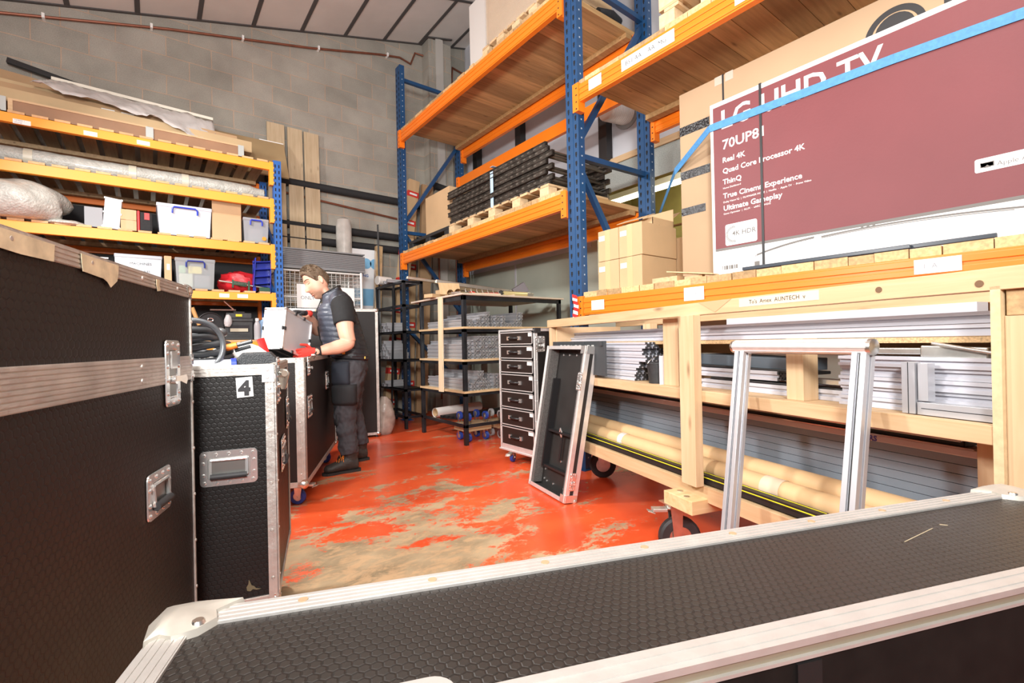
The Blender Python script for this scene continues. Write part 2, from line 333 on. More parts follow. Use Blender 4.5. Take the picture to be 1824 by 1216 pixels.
wb = M(); xs = (-5, 4.35); wb.add([(xs[0], 6.8, 0), (xs[1], 6.8, 0), (xs[1], 6.8, zc(xs[1])), (xs[0], 6.8, zc(xs[0])), (xs[0], 6.95, 0), (xs[1], 6.95, 0), (xs[1], 6.95, zc(xs[1])), (xs[0], 6.95, zc(xs[0]))], [(0, 1, 2, 3), (7, 6, 5, 4), (0, 4, 5, 1), (3, 2, 6, 7), (0, 3, 7, 4), (1, 5, 6, 2)])
struct(wb.build('wall_back', blk, recenter=False))
pier = M(); pier.box(3.50, 3.90, 6.58, 6.80, 0, zc(3.5)); struct(pier.build('trim_2', blk, recenter=False))
struct(M().box(3.62, 3.75, 6.565, 6.58, 0, 5.86).build('trim_3', mat('pale_board', (.5, .47, .43), .8), recenter=False))
# ceiling boards with dark joints, falling to the left
cm = mat('ceiling_board', (.74, .71, .67), .85, 0, .08, 1.5); cj = mat('ceiling_joint', (.085, .08, .078), .7)
c_ = M(); c_.add([(-5, -4, zc(-5)), (5.2, -4, zc(5.2)), (5.2, 7, zc(5.2)), (-5, 7, zc(-5)), (-5, -4, zc(-5)+.1), (5.2, -4, zc(5.2)+.1), (5.2, 7, zc(5.2)+.1), (-5, 7, zc(-5)+.1)], [(0, 3, 2, 1), (4, 5, 6, 7), (0, 1, 5, 4), (1, 2, 6, 5), (2, 3, 7, 6), (3, 0, 4, 7)])
struct(c_.build('ceiling', cm, recenter=False))
jm = M(); ux = V(1, 0, .267).normalized()
for k in range(-7, 10):
    x = -.65+.585*k; jm.obox((x, 1.4, zc(x)-.004), ux*.024, (0, 5.4, 0), V(-.267, 0, 1).normalized()*.006)
for y in (6.785, 5.6, 3.2, .8):
    jm.obox((-.1, y, zc(-.1)-.004), ux*5.0, (0, .02, 0), V(-.267, 0, 1).normalized()*.008)
jm.obox((3.7, 6.565, zc(3.7)-.006), ux*.22, (0, .018, 0), V(-.267, 0, 1).normalized()*.01)
jm.obox((3.485, 6.68, zc(3.485)-.006), ux*.018, (0, .12, 0), V(-.267, 0, 1).normalized()*.01)
struct(jm.build('trim_4', cj, recenter=False))
# right wall: pale panels, an opening to the next room near the camera
wp = mat('pale_wall_panel', (.55, .56, .60), .7, 0, .04, 2); wg = mat('green_grey_wall', (.46, .50, .42), .8, 0, .06, 2)
wr = M(); wr.m(0).box(4.3, 4.42, -3, 6.8, 3.13, 6.1)
wr.m(1).box(4.3, 4.42, 3.9, 6.8, 0, 3.13); wr.box(4.3, 4.42, -3, 3.9, 0, 1.5)
wr.m(0).box(4.292, 4.3, 4.0, 6.78, 2.2, 3.13)
struct(wr.build('wall_right', [wp, wg], recenter=False))
tr = M()
for y in (6.4, 5.28, 3.70, 2.1): tr.box(4.2, 4.3, y-.06, y+.06, 3.14 if y < 4 else 2.5, 6.0)
struct(tr.build('trim_5', mat('black_post', (.02, .018, .018), .5), recenter=False))
struct(M().box(4.26, 4.3, -3, 3.9, 3.08, 3.15).build('trim_6', pineY, recenter=False))
struct(M().box(4.285, 4.30, 2.2, 3.9, 2.78, 3.08).build('window_1', mat('speckled_board', (.33, .36, .34), .6, 0, .3, 130), recenter=False))
struct(M().box(4.288, 4.30, 5.5, 5.53, 1.4, 2.2).build('trim_7', wp, recenter=False))
olive = mat('olive_wall', (.33, .30, .12), .85, 0, .25, 2)
nr = M(); nr.box(6.6, 6.7, -3, 6.8, 0, 4.6); nr.box(4.42, 6.6, 5.2, 5.3, 0, 4.6); nr.box(4.42, 6.6, -3, 5.2, 3.6, 3.7)
struct(nr.build('wall_next_room', olive, recenter=False))
struct(M().box(6.2, 6.6, 0, 5.2, 0, 1.95).build('trim_8', mat('bright_cupboard', (.8, .78, .72), .7), recenter=False))
def tube_light(x, y0, y1, z, lab, s=14):
    t = thing('tube_light', lab, 'light', (x, (y0+y1)/2, z), 0, None); h = (y1-y0)/2
    M().box(-.06, .06, -h, h, .03, .1).build('housing', mat('white_enamel', (.8, .8, .76), .5), t)
    M().cyl((0, -h+.03, 0), (0, h-.03, 0), .022, 12).build('fluorescent_tube', mat('tube_glow', (1, .88, .55), .5, emit=s), t, True)
tube_light(5.2, 3.2, 4.5, 2.98, 'bright fluorescent tube seen through the opening behind the small cartons')
tube_light(5.2, 1.5, 2.9, 2.98, 'fluorescent tube of the next room nearest the tall brown carton')
tube_light(6.0, 2.6, 4.2, 3.3, 'upper fluorescent tube far back in the next room', 8)
pb = M()
for z in (2.3, 2.42, 2.05): pb.tube([(6.3, 5.1, z), (6.3, 1, z)], .025, 8)
pb.tube([(6.25, 4.3, 2.9), (6.25, 4.3, 2.75), (6.25, 3.9, 2.75)], .02, 8)
tag(pb.build('pipework', mat('brown_pipe', (.2, .1, .05), .4), smooth=True), 'thin brown pipes along the olive wall of the next room', 'pipe')
# white ventilation hose stub on the wall
dv = thing('vent_hose', 'short white ribbed hose in a round hole of the pale wall panel', 'vent', (4.3, 3.42, 3.6))
pts = []; rr_ = []
for i in range(25):
    t = i/24; pts.append((.0-.32*t, .03*t, -.02*t)); rr_.append(.12+.006*(i % 2))
M().tube(pts, rr_, 20).build('hose', mat('white_hose', (.8, .8, .78), .5), dv, True)
M().cyl((-.012, 0, 0), (0, 0, 0), .17, 24).build('wall_ring', mat('dark_recess', (.3, .3, .3), .6), dv)
# pipes on the block wall
cop = mat('copper', (.24, .085, .05), .5, .5, .2, 10)
t = thing('copper_pipe', 'thin copper pipe clipped along the block wall just under the ceiling', 'pipe', (0, 6.75, 4.7))
pc = M((0, 6.75, 4.7)); pc.tube([(-5, 6.76, 3.4), (-1.14, 6.76, 4.43), (.22, 6.76, 4.79), (1.77, 6.76, 5.13), (2.8, 6.76, 5.4), (3.1, 6.76, 5.46), (3.28, 6.76, 5.42), (3.36, 6.76, 5.62), (3.48, 6.72, 5.60)], .014, 8); pc.build('pipe_run', cop, t, True)
for x, z in ((-.83, 4.51), (.06, 4.75), (.98, 4.96), (1.9, 5.16), (2.9, 5.42)):
    M((0, 6.75, 4.7)).box(x-.012, x+.012, 6.73, 6.8, z-.02, z+.03).build('pipe_clip', white, t)
t2 = M(); t2.tube([(3.9, 6.74, 5.35), (4.0, 6.74, 5.33), (4.02, 6.74, 5.6), (4.29, 6.74, 5.55)], .016, 8)
tag(t2.build('brown_pipe', cop, smooth=True), 'short bent brown pipe in the upper corner right of the pier', 'pipe')
foam = mat('black_foam', (.018, .018, .02), .8, 0, 0, 8, .4, 40)
for z, lab in ((3.24, 'uppermost black insulated pipe crossing the block wall'), (2.69, 'middle black insulated pipe behind the wrapped roll'), (2.5, 'lowest black insulated pipe behind the wrapped roll')):
    tag(M().tube([(1.2, 6.73, z), (3.45, 6.73, z-.02)], .052, 12).build('insulated_pipe', foam, smooth=True), lab, 'pipe', 'insulated pipes on the block wall')
tag(M().tube([(3.42, 6.5, 3.2), (3.44, 6.5, 3.42), (3.52, 6.5, 3.5), (3.9, 6.5, 3.45), (3.98, 6.5, 3.36), (3.98, 6.5, 3.2)], .05, 12).build('insulated_pipe', foam, smooth=True), 'black insulated pipe hump bending around the pier', 'pipe')
tag(M().tube([(1.2, 6.76, 3.12), (3.0, 6.76, 2.97)], .014, 8).build('copper_pipe', cop, smooth=True), 'thin copper pipe beneath the uppermost black insulated pipe', 'pipe')
tag(M().tube([(3.58, 6.53, 0.2), (3.58, 6.53, 3.35), (3.9, 6.53, 3.3), (3.9, 6.53, .2)], .016, 8).build('copper_pipe', cop, smooth=True), 'copper pipe loop running down the front of the pier', 'pipe')
# ================= PALLET RACK ALONG THE RIGHT WALL =================
RO = (2.8, 3.0, 0)
rack = thing('pallet_rack', 'tall pallet rack of blue uprights and orange beams filling the right side', 'rack', RO)
def upright(x0, x1, y0, y1, z1, parent, off, side=-1, holes=True, m=None, fx=-1, z0=0, pitch=.075):
    q = M(off); q.box(x0, x1, y0, y1, z0, z1)
    q.m(1); w = y1-y0
    # slots in the aisle face and in the face towards the viewer
    z = z0+.12
    while z < z1-.05:
        for fy in (.22, .78):
            yy = y0+w*fy; xx = x0 if fx < 0 else x1
            q.box(xx-.0015, xx+.0015, yy-.009, yy+.009, z-.014, z+.014)
            q.box(xx-.0015, xx+.0015, yy-.005, yy+.005, z-.028, z-.012)
        z += pitch
    q.m(2); z = z0+.1
    while z < z1-.05:
        q.box((x0+x1)/2-.006, (x0+x1)/2+.006, y0-.0015, y0+.0015, z-.006, z+.006); z += pitch
    q.m(0)
    # rolled lips between the two rows of slots
    yy = (y0+y1)/2; xx = x0-.004 if fx < 0 else x1
    q.box(xx, xx+.004, yy-.012, yy+.012, z0+.01, z1-.01)
    q.box(x0-.03, x1+.03, y0-.02, y1+.02, 0, .006) if z0 == 0 else None
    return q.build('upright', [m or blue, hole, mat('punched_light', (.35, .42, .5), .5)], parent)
FX0, FX1, RX0, RX1 = 2.80, 2.87, 3.74, 3.81
upright(FX0, FX1, 6.12, 6.26, 4.95, rack, RO); upright(RX0, RX1, 6.12, 6.26, 4.95, rack, RO)
upright(FX0, FX1, 2.72, 2.86, 5.4, rack, RO); upright(RX0, RX1, 2.72, 2.86, 5.4, rack, RO)
def brace(x0, z0, x1, z1, y):
    q = M(RO); q.beam((x0, y, z0), (x1, y, z1), .045, .045, (0, 1, 0)); q.build('brace', blue, rack)
for a in ((2.84, 2.68, 3.77, 4.05), (2.84, 2.60, 3.77, 2.62), (2.84, 2.55, 3.77, 1.20), (2.84, 4.1, 3.77, 4.08), (2.84, 1.0, 3.77, .3)): brace(*a, 2.79)
for a in ((2.84, 4.78, 3.77, 4.78), (3.77, 4.07, 2.84, 2.73), (2.84, 2.63, 3.77, 2.63), (2.84, 2.62, 3.77, 1.5), (2.84, 1.3, 3.77, .4)): brace(*a, 6.19)
def rbeam(x, y0, y1, zt, zb, both=True, ribs=True, conn=(1, 1)):
    """beam with rolled ribs; x = aisle face"""
    q = M(RO); h = zt-zb
    q.box(x, x+.05, y0, y1, zb, zt)
    if ribs:
        for a, b in ((.08, .30), (.40, .60), (.70, .92)): q.box(x-.006, x, y0, y1, zb+h*a, zb+h*b)
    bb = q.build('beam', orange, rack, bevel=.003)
    for yy, s, c in ((y0, 1, conn[0]), (y1, -1, conn[1])):
        if not c: continue
        cq = M(RO); cy0, cy1 = (yy, yy+.045) if s > 0 else (yy-.045, yy)
        cq.box(x-.012, x+.06, cy0, cy1, zb-.075, zt+.012); cq.box(x-.016, x-.012, cy0-.02*(s > 0), cy1+.02*(s < 0), zb-.075, zt+.012)
        cq.m(1)
        for k in range(4): cq.box(x-.018, x-.016, (cy0+cy1)/2-.006, (cy0+cy1)/2+.006, zb-.06+k*.055, zb-.05+k*.055)
        o = cq.build('beam_connector', [orange, hole], rack)
    return bb
NB = -1.0
rbeam(2.775, 2.86, 6.12, 4.0, 3.85, conn=(1, 1)); rbeam(3.775, 2.86, 6.12, 4.0, 3.85)
rbeam(2.775, 2.86, 6.12, 2.305, 2.165); rbeam(3.775, 2.86, 6.12, 2.27, 2.13)
rbeam(3.70, 2.86, 6.12, 3.53, 3.39, ribs=False)
rbeam(2.775, NB, 2.72, 1.405, 1.265, conn=(0, 1)); rbeam(3.775, NB, 2.72, 1.405, 1.265, conn=(0, 1))
rbeam(2.775, NB, 2.72, 3.125, 2.985, conn=(0, 1)); rbeam(3.775, NB, 2.72, 3.125, 2.985, conn=(0, 1))
def deck(y0, y1, z, w0=.11, th=.045, warm=None):
    q = M(RO); y = y0; rnd = random.Random(int(z*100))
    while y < y1-.03:
        w = min(w0+rnd.uniform(-.03, .035), y1-y)
        x0 = 2.79+rnd.uniform(-.008, .006); yy = y+w-.004; zt = z+th+rnd.uniform(-.004, .004)
        q.m(0).box(x0+.002, 3.80, y, yy, z+.001, zt); q.m(1).box(x0, x0+.002, y, yy, z+.001, zt)
        y += w
    q.m(0).box(3.66, 3.74, y0, y1, z-.045, z)
    return q.build('timber_deck', [deckX, endg], rack)
deck(2.9, 6.1, 4.0); deck(2.9, 6.1, 2.30, .1); deck(NB, 2.70, 3.125, .17); deck(NB, 2.70, 1.405, .13)
def lab(parent, off, c, w, h, lines, xa=(0, -1, 0), ya=(0, 0, 1), n=(-1, 0, 0), size=.02, m=None, tm=None, name='paper_label'):
    c, xa, ya, n = map(Vector, (c, xa, ya, n)); q = M(off); q.obox(c, xa*w/2, ya*h/2, n*.0008)
    q.m(1)
    for i, st in enumerate(lines):
        q.text(st, c-xa*w*.42+ya*(h*.5-size*(1.05+1.25*i)-(h-size*1.25*len(lines))/2+size*.1)+n*.0014, xa, ya, size)
    return q.build(name, [m or white, tm or ink], parent)
lab(rack, RO, (2.766, 2.50, 3.062), .13, .085, ['B51-'], size=.03, tm=inkg)
lab(rack, RO, (2.766, 2.02, 3.058), .44, .085, ['B51 AA  / AA  MG'], size=.045)
lab(rack, RO, (2.766, 1.32, 3.052), .15, .085, ['E1002'], size=.032, tm=inkg)
lab(rack, RO, (2.766, 2.52, 1.335), .13, .075, ['1000340'], size=.024, tm=inkg)
lab(rack, RO, (2.766, 1.70, 1.345), .14, .085, ['10003423'], size=.026, tm=inkg)
lab(rack, RO, (2.766, .52, 1.36), .16, .065, ['  1  A'], size=.03, tm=inkg)
tp = M(); tm_ = [mat('warning_tape_red', (.75, .03, .03), .35), mat('warning_tape_white', (.85, .83, .8), .35)]
for k in range(9):
    z = 1.21+k*.026; tp.m(k % 2).obox((2.738, 2.735+.008*sin(k), z), (0, .026, .008), (0, 0, .0135), (.0015, 0, 0))

tag(tp.build('barrier_tape', tm_), 'red and white barrier tape tied round the foot of the near blue upright', 'tape')

# ================= LEFT RACK ALONG THE BLOCK WALL =================
LO = (-.9, 6.2, 0)
lr = thing('shelving_rack', 'long shelving rack of yellow orange beams with slatted decks at the left', 'rack', LO)
Yf, Yr = 5.80, 6.72
for (ya, yb, f) in ((Yf, Yf+.07, 1), (Yr-.07, Yr, 0)):
    for xa in (1.115, -3.2):
        q = M(LO); q.box(xa, xa+.08, ya, yb, 0, 3.15); q.m(1); z = .1
        while z < 3.1:
            for fx in (.25, .72): q.box(xa+.08*fx-.006, xa+.08*fx+.006, ya-.0015, ya+.0015, z, z+.035)
            z += .066
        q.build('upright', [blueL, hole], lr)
for z0, z1 in ((.3, .9), (.9, 1.5), (1.5, 2.1), (2.1, 2.7)):
    M(LO).beam((1.155, Yf+.07, z0), (1.155, Yr-.07, z1), .03, .03, (1, 0, 0)).build('brace', blueL, lr)
SH = [(3.115, 3.035), (2.705, 2.615), (2.195, 2.10), (1.655, 1.575), (1.125, 1.045)]
for zt, zb in SH:
    for yy, mm in ((Yf, orange_lit), (Yr-.05, orange)):
        q = M(LO); q.box(-3.12, 1.10, yy, yy+.05, zb, zt)
        q.box(1.075, 1.115, yy-.01, yy+.06, zb-.17, zt+.01)
        for k in range(4): q.box(1.112, 1.122, yy-.012, yy, zb-.15+k*.055, zb-.13+k*.055)
        q.build('beam', mm, lr, bevel=.003)
    if zt > 1.2:
        q = M(LO); x = 1.06; rnd = random.Random(int(zt*10))
        while x > -1.9:
            q.m(0).box(x-.105, x, Yf-.0, Yr, zt, zt+.02); q.m(1).box(x-.105, x, Yf-.003, Yf, zt, zt+.02); x -= .148+rnd.uniform(-.006, .006)
        q.m(0).box(-2.0, 1.06, Yr-.16, Yr-.09, zt-.04, zt)
        q.build('slatted_deck', [deckY, mat('slat_end', (.62, .38, .19), .75, 0, .1, 40, island=.15)], lr)
    else: M(LO).box(-2, 1.07, Yf, Yr, zt, zt+.02).build('chipboard_deck', chip, lr)
back = mat('black_back_panel', (.02, .02, .022), .7)
M(LO).box(-2, 1.10, Yr+.005, Yr+.015, 1.13, 2.6).build('back_panel', back, lr)
XA = (1, 0, 0); NF = (0, -1, 0)
for (x, z, w, st) in ((-.86, 3.05, .11, ['TIMBER 1', 'SPLINE']), (-.415, 3.062, .095, ['TIMBER 1']), (-.03, 3.068, .10, ['1100023-1']), (.62, 1.615, .09, ['A12 2']), (.79, 1.615, .10, ['1100341'])):
    lab(lr, LO, (x, Yf-.001, z), w, .04, st, XA, (0, 0, 1), NF, .016, tm=inkg)
# ================= FLIGHT CASES =================
hexA = hexmat('hexagon_grip_side', ('X', 'Z'), (.014, .010, .0085), .0165, .42, .35, .4)
hexB = hexmat('hexagon_grip_front', ('X', 'Z'), (.010, .009, .0085), .0165, .44, .1, .35)
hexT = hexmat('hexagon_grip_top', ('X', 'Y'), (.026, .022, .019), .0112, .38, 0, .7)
panel = mat('brown_black_panel', (.013, .010, .009), .45, 0, .15, 3, .12, 130, spec=.35)
rivet_m = mat('rivet_steel', (.7, .68, .64), .3, 1)
EX, EY, EZ = V(1, 0, 0), V(0, 1, 0), V(0, 0, 1)
def strip(q, p0, p1, wd, n, w, th=.0025, ribs=4, rv=0, mi=0):
    """flat aluminium strip from p0 to p1 lying along one edge, spreading in direction wd, facing n"""
    p0, p1, wd, n = map(Vector, (p0, p1, wd, n)); d = (p1-p0); c = (p0+p1)/2+wd*w/2
    q.m(mi).obox(c+n*th/2, d/2, wd*w/2, n*th/2)
    for i in range(ribs):
        t = w*(i+.5)/ribs; q.obox((p0+p1)/2+wd*t+n*(th+.0006), d/2, wd*w/ribs*.3, n*.0006)
    if rv:
        L = d.length; k = max(1, int(L/rv)); u = d/L
        for i in range(k): q.cyl(p0+u*(L*(i+.5)/k)+wd*w*.5+n*(th+.0008), p0+u*(L*(i+.5)/k)+wd*w*.5+n*(th+.0035), .0055, 10, .0035)
def edge(q, p0, p1, a, b, w=.03, ribs=4, rv=0, th=.0025):
    """L section; a and b are the outward normals of the two faces"""
    a, b = Vector(a), Vector(b)
    strip(q, Vector(p0)+b*th, Vector(p1)+b*th, -b, a, w, th, ribs, rv); strip(q, Vector(p0)+a*th, Vector(p1)+a*th, -a, b, w, th, ribs, rv)
def ballcorner(parent, p, sx, sy, sz, r=.022, t=.05, m=None):
    q = M(); p = Vector(p); q.ball(p+V(-sx*r*.45, -sy*r*.45, -sz*r*.45), r, 14)
    for a, b, n in ((EX*sx, EY*sy, EZ*sz), (EY*sy, EZ*sz, EX*sx), (EZ*sz, EX*sx, EY*sy)):
        o = p+n*.0035
        q.prism([(0, 0), (t, 0), (t*.95, t*.35), (t*.35, t*.95), (0, t)], o, -a, -b, n*.0018)
        q.cyl(p-a*t*.62-b*t*.26+n*.005, p-a*t*.62-b*t*.26+n*.008, .0045, 8, .003)
    q.build('ball_corner', m or zinc, parent, True)
def dish(q, c, xa, za, n, w, h, r, rim, nr=10, mi=0, mir=0):
    """riveted rim frame with a recess"""
    c, xa, za, n = map(Vector, (c, xa, za, n))
    o = q.rrect(0, 0, w, h, r, 5); i_ = q.rrect(0, 0, w-2*rim, h-2*rim, r*.6, 5); k = len(o)
    A = [c+xa*p[0]+za*p[1]+n*.0005 for p in o]; Bv = [c+xa*p[0]*.985+za*p[1]*.985+n*.0035 for p in o]
    Cc = [c+xa*p[0]+za*p[1]+n*.0035 for p in i_]; D = [c+xa*p[0]*.96+za*p[1]*.96-n*.0002 for p in i_]
    fs = []
    for s0, s1 in ((0, k), (k, 2*k), (2*k, 3*k)):
        for j in range(k): fs.append((s0+j, s0+(j+1) % k, s1+(j+1) % k, s1+j))
    fs.append(tuple(3*k+j for j in range(k)))
    if xa.cross(za).dot(n) < 0: fs = [f[::-1] for f in fs]
    q.m(mi).add(A+Bv+Cc+D, fs)
    per = []
    nx = max(2, int(w/.035)); nz = max(1, int(h/.04))
    for j in range(nx+1):
        for s in (-1, 1): per.append((-w/2+rim*.5+(w-rim)*j/nx, s*(h/2-rim*.5)))
    for j in range(1, nz+1):
        for s in (-1, 1): per.append((s*(w/2-rim*.5), -h/2+h*j/(nz+1)))
    for px, pz in per:
        if abs(px) > w/2-rim*.7 and abs(pz) > h/2-rim*.7: px *= .96; pz *= .96
        cc = c+xa*px+za*pz; q.cyl(cc+n*.0035, cc+n*.0065, .0055, 10, .0035)
def handle(parent, c, xa, za, n, w=.165, h=.108, name='recessed_handle'):
    q = M(); dish(q, c, xa, za, n, w, h, .014, .022)
    c, xa, za, n = map(Vector, (c, xa, za, n))
    q.m(1).obox(c+n*.001, xa*(w/2-.028), za*(h/2-.028), n*.0006)
    o = q.build(name, [chrome, mat('handle_pan', (.35, .35, .33), .35, .9)], parent, True)
    g = M(); ww = w*.62; bz = c-za*h*.22
    g.cyl(bz-xa*ww/2+n*.010, bz+xa*ww/2+n*.010, .0095, 12); g.build('rubber_grip', rubber, o, True)
    s = M(); s.beam(bz-xa*ww/2+n*.008, c-xa*ww/2+za*h*.24+n*.004, .008, .006, n); s.beam(bz+xa*ww/2+n*.008, c+xa*ww/2+za*h*.24+n*.004, .008, .006, n)
    s.cyl(c-xa*ww/2+za*h*.24+n*.005, c+xa*ww/2+za*h*.24+n*.005, .005, 8); s.build('spring_frame', chrome, o, True)
    return o
def latch(parent, c, xa, za, n, w=.1, h=.165, open_=False, name='butterfly_latch'):
    q = M(); dish(q, c, xa, za, n, w, h, .014, .02)
    c, xa, za, n = map(Vector, (c, xa, za, n))
    q.m(1).obox(c+n*.001, xa*(w/2-.026), za*(h/2-.026), n*.0006)
    o = q.build(name, [chrome, mat('handle_pan', (.35, .35, .33), .35, .9)], parent, True)
    b = M(); cc = c-za*h*.1+n*.006
    b.cyl(cc-n*.004, cc+n*.005, .012, 16)
    P = [(-.012, -.006), (-.03, -.018), (-.034, .0), (-.03, .016), (-.008, .012), (.008, .012), (.03, .016), (.034, 0), (.03, -.018), (.012, -.006)]
    k = w/.1; b.prism([(x*k*.8, z*k*.8) for x, z in P], cc+n*.004, xa*.7+n*.7, za, n*.002)
    b.obox(c+za*h*.2+n*.004, xa*w*.2, za*h*.13, n*.003)
    b.build('latch_wing', chrome, o, True)
    return o
def castor(parent, p, r=.055, w=.032, ang=0, wm=None, brake=False, top=None, name='castor'):
    p = Vector(p); a = radians(ang); f = V(cos(a), sin(a), 0); s = V(-sin(a), cos(a), 0); top = top or r*2+.045
    q = M(); zt = p.z+top; c = p+V(0, 0, r)+f*r*.35
    q.box(p.x-.045, p.x+.045, p.y-.04, p.y+.04, zt-.006, zt); q.cyl((p.x, p.y, zt-.025), (p.x, p.y, zt-.005), .03, 16)
    for k in (-1, 1):
        q.prism([(-.028, top-r-.02), (.03, top-r-.02), (.014+r*.1, -.012), (-.014, -.012)], c+s*(w/2+.004)*k-f*r*.2, f, EZ, s*.0035*k)
    q.cyl(c-s*(w/2+.012), c+s*(w/2+.012), .008, 10)
    q.obox((p.x, p.y, zt-.026), f*.03, s*(w/2+.008), (0, 0, .003))
    o = q.build(name, zinc, parent, True)
    b = M(); k = 28; prof = [(r*.55, w*.5), (r*.9, w*.5), (r, w*.3), (r, -w*.3), (r*.9, -w*.5), (r*.55, -w*.5)]
    vs = []; fs = []
    for i in range(k):
        t = 2*pi*i/k
        for (rr, ww) in prof: vs.append(c+f*rr*cos(t)+EZ*rr*sin(t)+s*ww)
    m_ = len(prof)
    for i in range(k):
        for j in range(m_): fs.append((i*m_+j, i*m_+(j+1) % m_, ((i+1) % k)*m_+(j+1) % m_, ((i+1) % k)*m_+j))
    b.add(vs, fs); b.build('tyre', wm or bluerub, o, True)
    d = M(); d.cyl(c-s*w*.38, c+s*w*.38, r*.58, 24); d.cyl(c-s*w*.5, c+s*w*.5, r*.25, 16); d.build('wheel_hub', zinc, o, True)
    if brake:
        z0 = zt-.035; e = M(); e.obox(p-f*.06+EZ*(top-.035), f*.035, s*.022, (0, 0, .008)); e.obox(p-f*.10+EZ*(top-.045), (f-EZ*.35)*.018, s*.018, (0, 0, .003)); e.build('brake_pedal', mat('grey_metal_pedal', (.6, .6, .55), .4, .8), o, bevel=.003)
    return o

# --- big case at the left edge: long side turned to the camera ---
L1 = thing('flight_case', 'large dark brown hexagon-textured flight case at the left edge with a silver lid band', 'case', (.091, 1.666, 0), 70, 'black flight cases')
# local: x runs away from the camera to the visible far corner at x=0; front face is -y ; width .58
X0 = -1.9; WD = .60; ZT = 1.237; ZB = .17; ZS0, ZS1 = .972, 1.040
q = M(); q.box(X0, 0, 0, WD, ZB, ZS0+.02); q.build('body', hexA, L1)
q = M(); q.box(X0, 0, 0, WD, ZS1-.02, ZT); q.build('lid', hexA, L1)
q = M()
strip(q, (X0, 0, ZS0), (0, 0, ZS0), EZ, -EY, ZS1-ZS0, .003, 8)
for rx_ in (-.33, -.9, -1.4):
    for rz_ in (ZS0+.018, ZS1-.018): q.cyl((rx_, -.003, rz_), (rx_, -.0065, rz_), .006, 10, .004)
strip(q, (0, 0, ZS0), (0, WD, ZS0), EZ, EX, ZS1-ZS0, .003, 6)
edge(q, (X0, 0, ZT), (0, 0, ZT), -EY, EZ, .032, 4, .2); edge(q, (0, 0, ZT), (0, WD, ZT), EX, EZ, .032)
for za, zb in ((ZB, ZS0), (ZS1, ZT)): edge(q, (0, 0, za), (0, 0, zb), -EY, EX, .012, 1, .12)
edge(q, (X0, 0, ZB), (0, 0, ZB), -EY, -EZ, .03)
q.build('aluminium_edging', aluw, L1)
ballcorner(L1, (0, 0, ZT), 1, -1, 1, .02, .034)
ballcorner(L1, (0, 0, ZB), 1, -1, -1, .02, .034)
bk = M()
for z in (ZS0-.005, ZS1-.025): bk.box(-.014, .003, -.006, 0, z, z+.03); bk.cyl((-.006, -.006, z+.015), (-.006, -.009, z+.015), .005, 8)
bk.build('steel_bracket', chrome, L1)
latch(L1, (-.152, -.003, .998), EX, EZ, -EY, .094, .172)
handle(L1, (-.245, -.001, .715), EX, EZ, -EY, .135, .108)
g = M(); rnd = random.Random(3)
def blotch(g, cx, cz, w, h, y=-.0052, n=14):
    g.prism([((w/2)*(1+rnd.uniform(-.25, .25))*cos(2*pi*i/n)*(1 if abs(cos(2*pi*i/n)) < .7 else 1.1), (h/2)*(1+rnd.uniform(-.3, .3))*sin(2*pi*i/n)) for i in range(n)], (cx, y, cz), EX, EZ, (0, -.0006, 0))
def torn(pts): return M().prism(pts, (0, -.0052, ZT), EX, EZ, (0, -.0006, 0)).build('torn_tape', mat('old_masking_tape', (.62, .52, .34), .8, 0, .2, 40), L1)
torn([(-.565, -.003), (-.43, -.003), (-.432, -.02), (-.437, -.036), (-.45, -.044), (-.463, -.052), (-.475, -.043), (-.49, -.038), (-.56, -.034), (-.563, -.02)])
torn([(-.80, -.003), (-.64, -.003), (-.643, -.031), (-.72, -.033), (-.80, -.03)])
torn([(-.245, -.006), (-.225, -.005), (-.228, -.02), (-.222, -.032), (-.24, -.035), (-.246, -.02)])
for i, (x, y) in enumerate(((-1.8, .08), (-1.8, .5), (-.1, .08), (-.1, .5))): castor(L1, (x, y, 0), .05, .03, 20, top=ZB, brake=False)

# --- case marked 4, open and heaped with tools ---
L4 = thing('flight_case', 'black open-topped flight case with a white number 4 label, full of tools', 'case', (.321, 1.729, 0), -15.5, 'black flight cases')
D4 = .60; W4 = .62; T4 = 1.002; B4 = .225
q = M(); t = .012
q.box(-W4, 0, 0, t, B4, T4); q.box(-W4, 0, D4-t, D4, B4, T4); q.box(-W4, -W4+t, t, D4-t, B4, T4); q.box(-t, 0, t, D4-t, B4, T4); q.box(-W4, 0, 0, D4, B4, B4+.012)
q.build('body', hexB, L4)
q = M(); a = .028
strip(q, (-W4, -.0005, T4-.032), (0, -.0005, T4-.032), EZ, -EY, .032, .003, 3); strip(q, (-W4, 0, T4), (0, 0, T4), EY, EZ, .012, .003, 0)
strip(q, (0, -.003, B4), (0, -.003, T4), -EX, -EY, .026, .003, 3, .13); strip(q, (.001, 0, B4), (.001, 0, T4), EY, EX, .034, .003, 3, .13)
strip(q, (.001, 0, T4-.03), (.001, D4, T4-.03), EZ, EX, .03, .003, 3); strip(q, (-W4, 0, B4), (0, 0, B4), EZ, -EY, .022, .003, 2)
strip(q, (0, 0, B4), (0, D4, B4), EZ, EX, .022, .003, 2); strip(q, (.001, D4-.03, B4), (.001, D4-.03, T4), EY, EX, .03, .003, 3)
strip(q, (0, 0, T4), (0, D4, T4), -EX, EZ, .014, .003, 0)
q.build('aluminium_edging', aluw, L4)
q = M(); q.obox((-.016, -.0085, T4-.028), (.018, 0, 0), (0, .0015, 0), (0, 0, .028))
for z in (.015, .04): q.cyl((-.018, -.010, T4-z), (-.018, -.014, T4-z), .006, 12, .004)
q.build('corner_plate', alu, L4)
ballcorner(L4, (0, 0, B4), 1, -1, -1, .016, .032)
handle(L4, (-.133, -.002, .678), EX, EZ, -EY, .163, .112)
